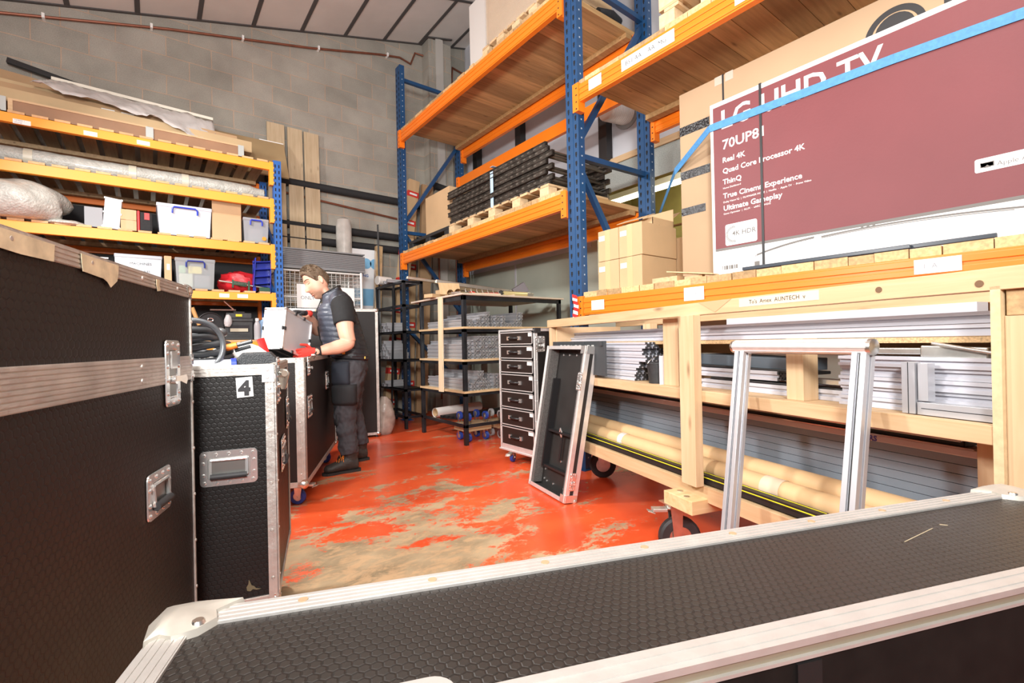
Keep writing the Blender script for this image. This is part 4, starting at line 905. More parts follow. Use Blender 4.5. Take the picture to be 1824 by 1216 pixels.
for p, s in ((a, -1), (b, 1)): M().tube([p-V(s*.002, 0, 0), p+V(s*.01, 0, 0), p+V(s*.016, 0, 0)], [.026, .025, .012], 20).build('end_cap', zinc, uf, True)

# ---- open case lid leaning on the cart ----
def cwl(x, y, z): return cw(x, y, z)
BL, BR, TL = cw(.065, -.258, .012), cw(.555, -.223, .012), cw(.195, -.142, 1.02)
ex = (BR-BL).normalized(); ez = (TL-BL); ez = ez.normalized(); ez = (ez-ex*ez.dot(ex)*.0)
ny = ez.cross(ex).normalized()  # into the lid
LWd = .50; LH = 1.03; LTk = .085
ll = thing('case_lid', 'open black flight case lid with foam-lined tray leaning against the cart', 'case lid', BL)
# shear keeps the slight sideways lean
def lp(x, y, z): return ex*x+ny*y+ez*z
def lbox(q, x0, x1, y0, y1, z0, z1):
    return q.obox(lp((x0+x1)/2, (y0+y1)/2, (z0+z1)/2), ex*(x1-x0)/2, ny*(y1-y0)/2, ez*(z1-z0)/2)
q = M(); lbox(q, 0, LWd, LTk-.012, LTk, 0, LH)
for a in ((0, .012, 0, LTk, 0, LH), (LWd-.012, LWd, 0, LTk, 0, LH), (0, LWd, 0, LTk, 0, .012), (0, LWd, 0, LTk, LH-.012, LH)): lbox(q, *a)
q.build('tray', mat('tray_black', (.02, .019, .018), .55, 0, .2, 8), ll)
q = M(); f = .024
for a in ((0, f, -.004, 0, 0, LH), (LWd-f, LWd, -.004, 0, 0, LH), (0, LWd, -.004, 0, 0, f), (0, LWd, -.004, 0, LH-f, LH)): lbox(q, *a)
for a in ((LWd, LWd+.003, -.004, .026, 0, LH), (LWd, LWd+.003, LTk-.03, LTk+.004, 0, LH), (-.003, 0, -.004, .026, 0, LH)): lbox(q, *a)
lbox(q, 0, LWd, -.004, .03, -.003, 0); lbox(q, 0, LWd, LTk-.03, LTk, -.003, 0)
for x in (.004, LWd-.008): lbox(q, x, x+.004, -.010, -.004, 0, LH)
q.build('aluminium_edging', alu, ll)
fo = mat('grey_foam', (.10, .095, .09), .95, 0, .35, 150, .5, 300)
q = M(); lbox(q, .024, .05, .002, LTk-.014, f, LH-f); lbox(q, LWd-.045, LWd-.024, .002, LTk-.014, f, LH-.05); q.build('foam_lining', fo, ll)
q = M(); lbox(q, .10, LWd-.05, .03, LTk-.013, .16, .175); lbox(q, .10, LWd-.05, .03, LTk-.013, .42, .435); lbox(q, .10, .115, .02, LTk-.013, .16, .80); q.build('divider', dark, ll)
q = M(); lbox(q, .27, .29, .05, .055, .23, .40); q.build('strap', dark, ll)
for (x, z) in ((.09, .06), (.09, .13), (.13, .05), (.22, .05), (.36, .05), (.43, .05), (.12, 1.0-.03), (.20, .97), (.29, .97), (.40, .97), (.28, .225)): M().cyl(lp(x, LTk-.013, z), lp(x, LTk-.019, z), .007, 10).build('screw', chrome, ll, True)
q = M(); q.tube([lp(.28, .045, .40), lp(.265, .035, .43), lp(.275, .03, .46), lp(.295, .035, .43), lp(.28, .045, .40)], .005, 8)
q.build('snap_hook', chrome, ll, True)
latch(ll, lp(LWd-.02, -.006, .80), ex, ez, -ny, .055, .12); latch(ll, lp(LWd+.004, .035, .14), ny, ez, ex, .05, .12)
for z in (0, LH):
    q = M(); q.ball(lp(LWd-.008, LTk-.01, z+(.008 if z == 0 else -.008)), .02, 12); lbox(q, LWd-.055, LWd+.004, -.007, -.004, max(0, z-.05) if z else 0, .05 if z == 0 else LH); lbox(q, LWd+.003, LWd+.006, 0, LTk, 0 if z == 0 else LH-.05, .05 if z == 0 else LH)
    q.build('ball_corner', chrome, ll, True)
# ================= GOODS ON THE PALLET RACK =================
NX = (-1, 0, 0); YX = (0, -1, 0)
def carton(name, lab_, x0, x1, y0, y1, z0, z1, m=card, seam='y', group=None, rz=0, cat='box', labels=(), tapes=()):
    """closed carton; aisle face is -x; tapes/labels given as (face, u0,u1,z0,z1)"""
    cx, cy = (x0+x1)/2, (y0+y1)/2; t = thing(name, lab_, cat, (cx, cy, z0), rz, group); hx, hy, h = (x1-x0)/2, (y1-y0)/2, z1-z0
    M().box(-hx, hx, -hy, hy, 0, h).build('carton_body', m, t, bevel=.003)
    q = M()
    q.box(-hx, hx, -.003, .003, h, h+.0012) if seam == 'x' else q.box(-.003, .003, -hy, hy, h, h+.0012)
    q.build('top_seam', cardd, t)
    for (face, u0, u1, v0, v1, mm) in tapes:
        q = M()
        if face == 'x': q.box(-hx-.0012, -hx, u0, u1, v0, v1)
        else: q.box(u0, u1, -hy-.0012, -hy, v0, v1)
        q.build('tape_strip', mm, t)
    for (face, u0, u1, v0, v1) in labels:
        q = M()
        if face == 'x': q.box(-hx-.0016, -hx, u0, u1, v0, v1)
        else: q.box(u0, u1, -hy-.0016, -hy, v0, v1)
        q.build('paper_label', white, t)
    return t
DZ = 1.450   # top of the lower deck boards
tl = mat('pale_tape', (.62, .44, .24), .2)
hB = .249
for (nm, y0, y1, z0, lab_) in (('l', 2.44, 2.655, 0, 'small carton at the lower left of the block of four beside the blue upright'), ('r', 2.22, 2.435, 0, 'small carton at the lower right of the block of four'), ('l', 2.44, 2.65, hB, 'small carton at the upper left of the block of four'), ('r', 2.215, 2.435, hB, 'small carton at the upper right of the block of four, under the open one')):
    carton('small_carton', lab_, 2.93, 3.37, y0, y1, DZ+z0, DZ+z0+hB-.003, card, group='small cartons by the blue upright', tapes=(('x', -.02, .03, 0, hB-.003, tl),), labels=(('x', .035, .095, .165, .205),))
# open carton on top
oc = thing('open_carton', 'open carton with raised flaps on top of the small cartons', 'box', (3.28, 2.42, DZ+2*hB), 0)
q = M(); w, d, h = .14, .15, .07
q.box(-w, -w+.004, -d, d, 0, h); q.box(w-.004, w, -d, d, 0, h+.10); q.box(-w, w, -d, -d+.004, 0, h); q.box(-w, w, d-.004, d, 0, h); q.box(-w, w, -d, d, 0, .004); q.build('carton_body', card, oc)
M().obox((w+.05, -d*.2, h+.06), (.05, 0, .03), (0, d*.8, 0), (-.001, 0, .002)).build('flap', card, oc); q = M().obox((-w-.02, 0, h+.01), (.05, 0, .02), (0, d, 0), (0, 0, .002)); q.m(1).text('4/800', (-w-.05, .05, h+.004), (0, -1, 0), (.9, 0, .36), .035); q.build('flap', [card, inkg], oc)
carton('tall_carton', 'plain carton standing behind the small cartons', 3.38, 3.56, 2.10, 2.5, DZ, DZ+.42, cardd)
# tall brown carton behind the television box
bc = thing('brown_carton', 'very large brown carton with black tape patches behind the dark red one', 'box', (3.22, .85, DZ), 0)
ox, oy = -.12, 0
M().box(-.12, .12, -1.35, 1.14, 0, 1.385).build('carton_body', mat('plain_brown_carton', (.42, .29, .175), .75, 0, .05, 2), bc, bevel=.004)
for (y0, y1, z0, z1, sk) in ((.93, 1.145, 1.08, 1.145, .0), (.93, 1.145, .76, .82, .0), (.97, 1.145, .50, .555, 0)):
    M().box(-.1215, -.12, y0-.02, y1-.005, z0, z1).build('black_tape_patch', black_tape, bc)
q = M(); q.box(-.1225, -.1205, .80, .812, 1.0, 1.387); q.box(-.12, .12, .80, .812, 1.385, 1.3875); q.build('carton_strap', dark, bc)
for y in (.84, .765): M().box(-.1215, -.12, y-.03, y+.025, 1.33, 1.387).build('tape_square', mat('grey_tape', (.5, .44, .36), .3), bc)
q = M(); n = 26
P = [(cos(pi*i/n)*.13, sin(pi*i/n)*.13) for i in range(n+1)]+[(-cos(pi*i/n)*.10, sin(pi*i/n)*.10-.0) for i in range(n+1)]
q.prism(P, (-.1205, -.12, 1.18), YX, EZ, (-.001, 0, 0)); q.prism([(cos(2*pi*i/24)*.085, sin(2*pi*i/24)*.085) for i in range(24)], (-.1205, -.12, 1.19), YX, EZ, (-.001, 0, 0))
q.build('round_logo', ink, bc)
q = M(); q.text('LG', (-.1215, -.30, 1.10), YX, EZ, .30, bold=.008); q.build('carton_lettering', ink, bc)
# television carton
tv = thing('television_carton', 'huge dark red and white carton lettered UHD TV, strapped on the lower deck', 'box', (3.06, .80, DZ+.012), 0)
HX = .11; Y1 = .87; Y0 = -1.0; TH = 1.125
maroon = mat('maroon_print', (.17, .036, .042), .5, 0, .05, 3, .08, 70); wht = mat('white_print', (.84, .83, .82), .5, 0, .03, 4)
M().box(-HX, HX, Y0, Y1, 0, TH).build('carton_body', wht, tv, bevel=.004)
q = M(); q.box(-HX-.0012, -HX, Y0+.02, Y1-.022, .19, TH-.03); 
q = M(); zb0, zb1 = .175, .26
q.prism([(-(Y1-.022), zb0), (-(Y0+.02), zb0+.0), (-(Y0+.02), TH-.03), (-(Y1-.022), TH-.03)], (-HX, 0, 0), YX, EZ, (-.0012, 0, 0)); q.build('maroon_face', maroon, tv)
q = M(); q.prism([(-(Y1-.022), zb0-.016), (-(Y0+.02), zb0-.016), (-(Y0+.02), zb0), (-(Y1-.022), zb0)], (-HX, 0, 0), YX, EZ, (-.0014, 0, 0)); q.build('grey_line', mat('print_grey', (.15, .14, .13), .5), tv)
def ttx(st, y, z, size, bold=0, nm='carton_lettering', m=None): q = M(); q.text(st, (-HX-.0016, y, z), YX, EZ, size, bold=bold); return q.build(nm, m or wht, tv)
def Z(z): return z-DZ-.012
# y measured in world minus .80
ttx('LG UHD TV', .80, Z(2.405), .165, .003)
ttx('70UP81', .79, Z(2.27), .086, .0012)
for st, z in (('Real 4K', 2.185), ('Quad Core Processor 4K', 2.115), ('ThinQ', 2.045), ('True Cinema Experience', 1.955), ('Ultimate Gameplay', 1.875)): ttx(st, .79, Z(z), .046, .0008)
for st, z in (('Home Dashboard', 2.015), ('Dolby Vision IQ  |  FILMMAKER MODE  |  Netflix  ·  Apple TV  ·  Prime Video', 1.925), ('Game Optimizer  |  ALLM  ·  eARC  ·  HGiG', 1.85)): ttx(st, .79, Z(z), .016)
q = M(); q.prism(q.rrect(0, 0, .20, .135, .012), (-HX-.0012, .68, Z(1.715)), YX, EZ, (-.001, 0, 0)); q.m(1).text('4K HDR', (-HX-.0026, .735, Z(1.705)), YX, EZ, .042, bold=.0008); q.text('DISPLAY', (-HX-.0026, .68, Z(1.685)), YX, EZ, .014)
for i in range(22):
    t_ = pi*.45+pi*1.15*i/22; q.obox((-HX-.0026, .725-cos(t_)*.046, Z(1.715)+sin(t_)*.046), (.0003, 0, 0), V(0, -cos(t_), sin(t_))*.008, V(0, sin(t_), cos(t_))*.0022)
q.build('badge', [wht, mat('print_grey', (.15, .14, .13), .5)], tv)
q = M(); q.prism(q.rrect(0, 0, .24, .06, .008), (-HX-.0014, -.50, Z(1.80)), YX, EZ, (-.001, 0, 0)); q.m(1).text('Apple AirPlay', (-HX-.0028, -.45, Z(1.785)), YX, EZ, .028); q.text('Works with', (-HX-.0028, -.45, Z(1.813)), YX, EZ, .011)
q.prism([(-.022, .010), (.022, .010), (.022, -.012), (-.022, -.012), (-.022, -.009), (-.019, -.009), (-.019, .007), (.019, .007), (.019, -.009), (-.022, -.009)], (-HX-.0028, -.42, Z(1.80)), YX, EZ, (-.0004, 0, 0)); q.prism([(-.012, -.014), (.012, -.014), (0, -.002)], (-HX-.003, -.42, Z(1.80)), YX, EZ, (-.0004, 0, 0))
q.build('badge', [wht, mat('print_grey', (.15, .14, .13), .5)], tv)
# television outline printed on the white band
q = M()
def arc(y0, z0, y1, z1, sag, w): 
    k = 14
    for i in range(k):
        a, b = i/k, (i+1)/k
        pa = V(-HX-.0015, y0+(y1-y0)*a, z0+(z1-z0)*a+sag*4*a*(1-a)); pb2 = V(-HX-.0015, y0+(y1-y0)*b, z0+(z1-z0)*b+sag*4*b*(1-b)); q.beam(pa, pb2, .0006, w, EZ)
arc(.585, .10, .27, .148, .008, .007); arc(.60, .092, .27, .142, .008, .003); arc(.235, .143, -.53, .125, .016, .008); arc(.235, .136, -.50, .120, .014, .003)
for y in (.04, .015, -.01): q.box(-HX-.002, -HX-.001, y, y+.012, .155, .175)
q.build('printed_outline', mat('print_grey', (.15, .14, .13), .5), tv)
q = M()
for i in range(9): q.box(-HX-.0015, -HX, .80-.011*i-.003*(i % 3), .804-.011*i, .035, .06)
q.box(-HX-.0015, -HX, .57, .60, .035, .06); q.m(1)
for j in range(10):
    q.box(-HX-.0013, -HX, .27, .49, .045+.008*j, .047+.008*j); q.box(-HX-.0013, -HX, -.02, .21, .045+.005*j, .0465+.005*j)
q.build('fine_print', [mat('print_grey', (.15, .14, .13), .5), mat('pale_print', (.66, .65, .64), .6)], tv)
for y in (.545, -.565):
    q = M(); q.box(-HX-.005, -HX-.002, y-.007, y+.007, -.0, TH+.003); q.box(-HX-.003, HX, y-.007, y+.007, TH, TH+.003); q.build('packing_strap', dark, tv)
# ratchet strap across the carton
q = M()
bl_ = mat('blue_webbing', (.07, .25, .52), .6, 0, .12, 60, .2, 200)
pts = [V(3.80, 2.66, 2.11), V(3.35, 2.02, 2.265), V(2.944, 1.67, 2.435), V(2.942, .26, 2.40), V(2.942, -.3, 2.385)]
pts = [V(3.72, 2.64, 2.15), V(3.09, 2.03, 2.29), V(2.944, 1.672, 2.435), V(2.942, .7, 2.42), V(2.942, -.3, 2.372)]
for i in range(len(pts)-1):
    a, b = pts[i], pts[i+1]; q.beam(a, b, .003, .048, EZ)
t = thing('ratchet_strap', 'blue webbing strap pulled tight across the dark red carton to the blue upright', 'strap', (3.7, 2.66, 2.1))
for i, v in enumerate(q.v): pass
q.v = [(v[0]-3.7, v[1]-2.66, v[2]-2.1) for v in q.v]; q.build('webbing', bl_, t)
q = M((3.7, 2.66, 2.1)); q.beam((3.72, 2.65, 2.12), (3.69, 2.62, 1.90), .045, .003, (0, 1, 0)); q.beam((3.69, 2.62, 1.90), (3.70, 2.64, 1.60), .045, .003, (0, 1, 0)); q.build('loose_end', bl_, t)
q = M((3.7, 2.66, 2.1)); q.box(3.68, 3.76, 2.63, 2.69, 2.10, 2.17); q.cyl((3.66, 2.66, 2.14), (3.78, 2.66, 2.14), .016, 12); q.beam((3.64, 2.66, 2.08), (3.72, 2.66, 2.15), .04, .008); q.build('ratchet', zinc, t)
# bars, packing boards in front of the carton
for (x, z, y0, y1, lab_) in ((2.835, 1.458, 1.36, .34, 'black plastic bar lying in front of the dark red carton, upper and longer'), (2.805, 1.456, 1.40, .62, 'black plastic bar at the very front edge of the deck boards')):
    tag(M().box(x-.012, x+.012, y1, y0, z-.002, z+.018).build('plastic_bar', mat('slate_plastic', (.03, .04, .055), .3), bevel=.003), lab_, 'bar', 'black bars on the lower deck')
tag(M().box(2.90, 2.935, 1.72, 1.85, DZ+.004, DZ+.03).build('wood_block', pineX), 'small pale wood block at the corner of the dark red carton', 'block')
tag(M().obox((2.93, 1.80, DZ+.05), (.06, 0, 0), (0, .17, .028), (0, 0, .004)).build('thin_board', ply), 'thin brown board sloping up against the dark red carton', 'board')
tag(M().box(2.86, 3.05, 1.88, 2.08, DZ+.002, DZ+.04).build('wood_block', pineX), 'pale wood block between the small cartons and brown carton', 'block')
# pallet builder (long side along y)
def pallet(name, lab_, x0, x1, y0, y1, z, h=.13, m=None, grp=None, nblk=5):
    t = thing(name, lab_, 'pallet', ((x0+x1)/2, (y0+y1)/2, z), 0, grp); hx, hy = (x1-x0)/2, (y1-y0)/2; m = m or pineY
    M().box(-hx, -hx+.1, -hy, hy, 0, .02).box(-.05, .05, -hy, hy, 0, .02).box(hx-.1, hx, -hy, hy, 0, .02).build('bottom_board', m, t)
    q = M()
    for xx in (-hx+.05, 0, hx-.05):
        for i in range(nblk):
            yy = -hy+.06+(2*hy-.12)*i/(nblk-1); M().box(xx-.05, xx+.05, yy-.06, yy+.06, .02, h-.025).build('block', mat('pallet_block', (.66, .48, .28), .75, 0, .15, 30, island=.12), t)
    q = M(); y = -hy
    while y < hy-.02: q.box(-hx, hx, y, min(y+.11, hy), h-.022, h); y += .15
    q.build('top_board', pineX, t); return t
pallet('wooden_pallet', 'pale wooden pallet under the stack of black metal frames', 2.83, 3.62, 3.13, 4.90, 2.35, .115)
# stack of black slotted frames
fr_m = mat('slotted_black_steel', (.06, .05, .042), .42, .5, .7, 14)
def rackframe(lab_, x0, y0, y1, z, first=None):
    t = thing('racking_ladder', lab_, 'frame', (x0, (y0+y1)/2, z), 0, 'black metal frames on the pallet'); h = (y1-y0)/2
    q = M()
    for xx in (0, .76):
        q.m(0).box(xx, xx+.028, -h, h, .0, .05); q.box(xx-.006, xx, -h, h, .0, .008); q.box(xx-.006, xx, -h, h, .042, .05); q.m(1)
        y = -h+.05
        while y < h-.05: q.box(xx-.0015, xx, y, y+.035, .018, .03); y += .09
    q.build('side_rail', [fr_m, mat('rub_mark', (.15, .135, .115), .5, .5)], t)
    q = M(); k = 4
    for i in range(k):
        yy = -h+.1+(2*h-.2)*i/(k-1); q.cyl((.028, yy, .025), (.76, yy, .025), .014, 10)
    q.build('cross_bar', mat('worn_bar', (.16, .14, .11), .45, .6, .3, 10), t, True)
    return t
f0 = rackframe('black slotted steel frame at the bottom of the stack on the pallet', 2.87, 3.15, 4.94, 2.466)
labs = ['second black slotted frame from the bottom of the stack', 'third black slotted frame from the bottom of the stack', 'fourth black slotted frame from the bottom of the stack', 'fifth black slotted frame from the bottom of the stack', 'sixth black slotted frame, just under the topmost two', 'seventh black slotted frame, just under the topmost', 'topmost black slotted frame of the stack on the pallet']
for i, (l_, dx, dy, rz_) in enumerate(zip(labs, (.01, -.015, .02, 0, .015, -.01, .01), (-.02, .03, .0, .05, -.03, .02, .06), (.3, -.5, .6, 0, -.6, .4, -.3))):
    dup(f0, (2.87+dx, 4.045+dy, 2.466+.0515*(i+1)+.0015), rz_, l_)
tag(M().box(2.858, 2.861, 4.02, 4.07, 2.33, 2.845).box(2.858, 3.66, 4.02, 4.07, 2.897, 2.90).build('frame_strap', mat('pale_blue_webbing', (.45, .62, .78), .6)), 'pale blue strap bound round the stack of black frames', 'strap')
# far bay: carton and black plastic pallet
carton('square_carton', 'big square carton at the far end of the middle deck', 2.93, 3.55, 5.05, 5.68, 2.47, 2.99, card)
t = thing('plastic_pallet', 'black plastic pallet under the big square carton', 'pallet', (3.25, 5.40, 2.35)); q = M()
q.box(-.42, .36, -.5, .6, .07, .11)
for xx in (-.38, 0, .30):
    for yy in (-.44, .05, .54): q.box(xx-.04, xx+.06, yy-.06, yy+.06, 0, .07)
q.build('deck', blackp, t, bevel=.006)
carton('dark_carton', 'low dark box behind the plastic pallet at the far upright', 3.0, 3.4, 5.98, 6.1, 2.35, 2.5, blackp)
# top deck: wrapped crate on a pallet, second stack near the camera
pallet('wooden_pallet', 'dirty wooden pallet on the top deck under the shrink-wrapped crate', 2.85, 3.6, 3.0, 4.15, 4.05, .13, pineY)
t = thing('wrapped_crate', 'shrink-wrapped wooden crate at the edge of the top deck', 'crate', (3.23, 3.55, 4.18)); M().box(-.35, .35, -.55, .55, 0, .8).build('crate_body', mat('crate_plywood', (.58, .40, .22), .55, 0, .1, 3), t)
q = M()
for y in (-.55, .52): q.box(-.356, -.35, y, y+.03, 0, .8)
q.box(-.356, -.35, -.55, .55, 0, .03); q.build('crate_batten', pineZ, t)
M().box(-.365, -.362, -.56, .56, .0, .8).build('stretch_film', mat('stretch_film', (.8, .78, .72), .08, 0, 0, 8, .8, 18, trans=.4, alpha=.28, coat=1), t)
carton('white_box', 'pale box standing at the far side of the wrapped crate', 2.95, 3.5, 4.18, 4.55, 4.05, 4.9, mat('pale_box', (.62, .6, .57), .7))
tag(M().tube([(3.35, 2.98, 4.10), (3.5, 2.95, 4.12), (3.62, 2.96, 4.10)], .05, 10).build('black_roll', blackp, smooth=True), 'dark bundle by the rear upright on the top deck', 'bundle')
for k in range(2): pallet('wooden_pallet', ['lower of the two pallets at the top edge above the orange beam label', 'upper of the two pallets at the top edge above the orange beam label'][k], 2.82, 3.5, .9, 1.95, 3.176+.132*k, .13, pineY, 'pallets on the near top deck', 4)

# ================= BLACK STEEL SHELVING =================
bs = thing('steel_shelving', 'open black steel shelving unit stacked with silver profiles', 'shelving', (2.56, 4.18, 0), 0)
SX = 1.38; SY = 1.0; bk2 = mat('scuffed_black_steel', (.022, .024, .028), .4, .3, .4, 6)
for (x, y) in ((0, 0), (0, SY-.04), (SX-.04, 0), (SX-.04, SY-.04)): M().box(x, x+.04, y, y+.04, 0, 1.557).build('post', bk2, bs, bevel=.002)
for z in (1.23, .89, .56):
    q = M()
    for a in ((0, SX, 0, .03, z-.055, z-.022), (0, SX, SY-.03, SY, z-.055, z-.022), (0, .03, 0, SY, z-.055, z-.022), (SX-.03, SX, 0, SY, z-.055, z-.022)): q.box(*a)
    q.build('shelf_rail', bk2, bs); M().box(-.01, SX, -.012, SY, z-.022, z).build('shelf_board', mat('plywood_shelf', (.60, .43, .24), .7, 0, .12, 8), bs)
for a in ((0, SX, 0, .03, .18, .21), (0, .03, .03, SY, .18, .21), (0, SX, 0, .03, 1.51, 1.55), (0, .03, .03, SY, 1.51, 1.55)): M().box(*a).build('shelf_rail', bk2, bs)
M().box(-.03, SX+.02, -.03, SY+.16, 1.557, 1.575).build('top_board', mat('white_topped_board', (.62, .52, .42), .6, 0, .08, 6), bs)
tag(M().obox((2.535, 4.62, 1.05), (.008, 0, 0), (0, .045, 0), (.0, -.01, .52)).build('batten', wood('pale_batten', (.80, .66, .46), (.72, .56, .36), 2, .05)), 'pale wooden batten standing against the black shelving, left of the corner post', 'timber')
# profile ends face the viewer (-y)
S = Stack(profile_proto(.86, .04, .04, 'silver profile end-on on the top level of the black shelving', 'profiles on the top level of the black shelving'))
rnd = random.Random(5)
def fill(S, cols, z, x0, y=4.20):
    lev = {1.23: 'top', .89: 'middle', .56: 'lower'}[z]
    for i, (n, dy) in enumerate(cols):
        for k in range(n): S.put((x0+.0415*i, y+dy+rnd.uniform(-.012, .012), z+.0405*k), label='silver profile, %s shelving level, %s column from left, %s up' % (lev, ORD[i], ORD[k]))
fill(S, [(2, 0), (2, .0), (1, .02), (2, 0), (3, 0), (3, -.0), (4, 0), (1, .1), (3, .02), (3, .01), (3, .02), (3, 0), (1, .0), (1, 0), (1, .02), (2, .0), (4, 0), (4, .0)], 1.23, 2.63)
S = Stack(profile_proto(.86, .04, .04, 'silver profile in the tall block on the middle level of the black shelving', 'profiles on the middle level of the black shelving'))
fill(S, [(4, .04), (5, .03), (5, .0), (6, .0), (6, 0), (6, .0), (6, .0), (6, 0), (6, 0), (6, 0)], .89, 2.63)
S = Stack(profile_proto(.86, .04, .04, 'silver profile on the lower level of the black shelving', 'profiles on the lower level of the black shelving'))
fill(S, [(3, .02), (2, .0), (3, .0), (5, .0), (5, .0), (3, .02), (2, .02), (4, .05), (4, .0), (4, .0), (3, .03)], .56, 2.63)
# things on top of the shelving
Z1 = 1.575
rail_m = mat('brushed_rail', (.72, .66, .55), .3, .9, .1, 10)
for (x0, y0, z0, x1, y1, z1, r, lab_, mm) in ((2.70, 5.02, 1.80, 3.95, 4.72, 1.66, .030, 'thick shiny rail lying across the top of the black shelving, at the back', rail_m), (2.45, 5.28, 1.86, 3.5, 5.1, 1.76, .022, 'thin shiny rail poking out left above the black shelving', rail_m), (2.75, 4.93, 1.735, 3.95, 4.66, 1.605, .028, 'dull brown rail directly beneath the thick shiny one', mat('bronze_rail', (.30, .22, .13), .4, .6, .2, 10)), (2.72, 4.86, 1.65, 3.9, 4.58, 1.60, .02, 'black rail nearest the hooks in the bundle on the shelving', dark)):
    tag(M().beam((x0, y0, z0), (x1, y1, z1), r*2, r*1.6).build('metal_rail', mm, bevel=.006), lab_, 'rail')
tag(M().box(2.74, 2.80, 4.78, 5.1, 1.575, 1.70).build('timber_support', pineY), 'timber block holding up the left ends of the rails on the shelving', 'timber')
hr = thing('hook_rail', 'pale board set with chrome hooks on the shelving top', 'rail', (2.80, 4.26, Z1)); M().beam((-.16, .05, .012), (.46, -.03, .012), .05, .02).build('board', mat('pale_board2', (.75, .6, .42), .6), hr)
for k in range(9):
    x = -.12+.066*k; y = .05-.0085*k; pts = [(x, y, .02)]+[(x-.012*sin(a), y-.018*(1-cos(a))*.5, .045+.022*cos(a)) for a in [pi*1.15-pi*1.1*i/7 for i in range(8)]]
    M().tube(pts, .0035, 6).build('hook', chrome, hr, True)
for (x, y, r_, l_, lab_, mm) in ((3.10, 4.24, .028, .34, 'yellowish round profile with a black star-shaped end on the shelving', mat('brass_tube', (.78, .68, .36), .35, .5)),):
    t = thing('round_profile', lab_, 'tube', (x, y, Z1+r_)); M().cyl((0, 0, 0), (l_, -.015, 0), r_, 20).build('tube_wall', mm, t, True)
    q = M(); q.prism([((.026 if i % 2 else .034)*cos(2*pi*i/16), (.026 if i % 2 else .034)*sin(2*pi*i/16)) for i in range(16)], (-.02, 0, 0), EY, EZ, (.03, 0, 0)); q.build('star_cap', blackp, t)
gb = carton('slim_box', 'grey-brown slim box tilted on the rails at the right of the shelving top', -.06, .06, -.06, .06, 0, .16, mat('grey_box', (.16, .14, .15), .5)); gb.location = (3.42, 4.42, 1.63); gb.rotation_euler = (radians(12), radians(58), radians(-20))
for ch in [c for c in C.objects if c.parent == gb]: pass
q = M(); q.obox((2.62, 4.80, Z1+.02), (.16, .05, 0), (-.02, .06, 0), (0, 0, .02)); tag(q.build('cardboard_sheet', card), 'flattened cardboard lying left on the shelving top', 'cardboard')
q = M(); q.obox((2.66, 4.62, 1.67), (.12, -.02, 0), (0, .02, .065), (0, .003, 0)); tag(q.build('plywood_piece', ply), 'square plywood piece propped up on the shelving top', 'board')
for (x, y, r_, lab_) in ((2.60, 4.50, .035, 'white cardboard tube end on the shelving top, left one'), (2.68, 4.47, .04, 'brown cardboard tube end on the shelving top, right one')):
    q = M(); k = 22; q.tube([(x, y, Z1+r_), (x+.15, y+.35, Z1+r_)], r_, k, False); q.tube([(x+.15, y+.35, Z1+r_), (x, y, Z1+r_)], r_*.8, k, False); tag(q.build('short_tube', card, smooth=True), lab_, 'tube')
tag(M().box(2.80, 2.87, 4.40, 4.52, Z1, Z1+.055).build('red_bag', redp, bevel=.02), 'small crumpled red packet behind the hook rail', 'packet')
tag(M().beam((3.0, 4.5, Z1+.03), (3.25, 4.38, Z1+.03), .06, .05).build('red_packet', mat('dull_red', (.4, .05, .06), .6), bevel=.012), 'dull red bundle behind the chrome hooks', 'bundle')
tag(M().obox((2.62, 4.30, Z1+.012), (.09, .03, 0), (-.02, .06, 0), (0, 0, .010)).obox((2.64, 4.33, Z1+.03), (.10, .0, 0.01), (0, .02, 0), (0, 0, .006)).build('steel_offcuts', zinc, bevel=.002), 'pile of grey steel offcuts at the left corner of the shelving top', 'offcuts')
# under the shelf: dollies, tube roll, black bars
def dolly(lab_, x, y, z, flip=False):
    t = thing('dolly', lab_, 'dolly', (x, y, 0), 0, 'wooden dollies under the shelving')
    M().box(-.16, .16, -.13, .13, z, z+.035).box(-.16, .16, -.13, .13, z+.045, z+.075).box(-.16, .16, -.13, -.07, z+.035, z+.045).box(-.16, .16, .07, .13, z+.035, z+.045).build('timber_top', wood('dolly_wood', (.55, .40, .24), (.40, .28, .15), 0, .2), t)
    for sx in (-1, 1):
        for sy in (-1, 1):
            for up in (0, 1):
                r = .045; zc_ = r if not up else z+.075+.075; q = M()
                q.cyl((sx*.11-.014, sy*.09, zc_), (sx*.11+.014, sy*.09, zc_), r, 20); q.m(1).cyl((sx*.11-.016, sy*.09, zc_), (sx*.11+.016, sy*.09, zc_), r*.62, 16)
                lo, hi = (zc_, z) if not up else (z+.075, zc_)
                for s in (-1, 1): q.m(1).box(sx*.11+s*.02-.002, sx*.11+s*.02+.002, sy*.09-.015, sy*.09+.015, lo-.01 if not up else lo, hi if not up else hi+.01)
                q.build('castor', [bluerub if x < 2.95 else mat('grey_wheel', (.45, .45, .45), .5), zinc], t, True)
    return t
dolly('wooden dolly with blue wheels nearest the corner post of the black shelving', 2.80, 4.42, .115); dolly('wooden dolly with grey lower wheels to the right beneath the shelving', 3.18, 4.36, .115)
t = thing('paper_roll', 'white hollow roll lying under the black shelving at the left', 'roll', (2.62, 4.95, .20+.055)); q = M(); q.tube([(0, 0, 0), (.7, .12, 0)], .055, 24, False); q.build('roll_wall', mat('white_roll', (.76, .74, .70), .6), t, True); M().tube([(.7, .12, 0), (0, 0, 0)], .042, 24, False).build('roll_core', card, t, True)
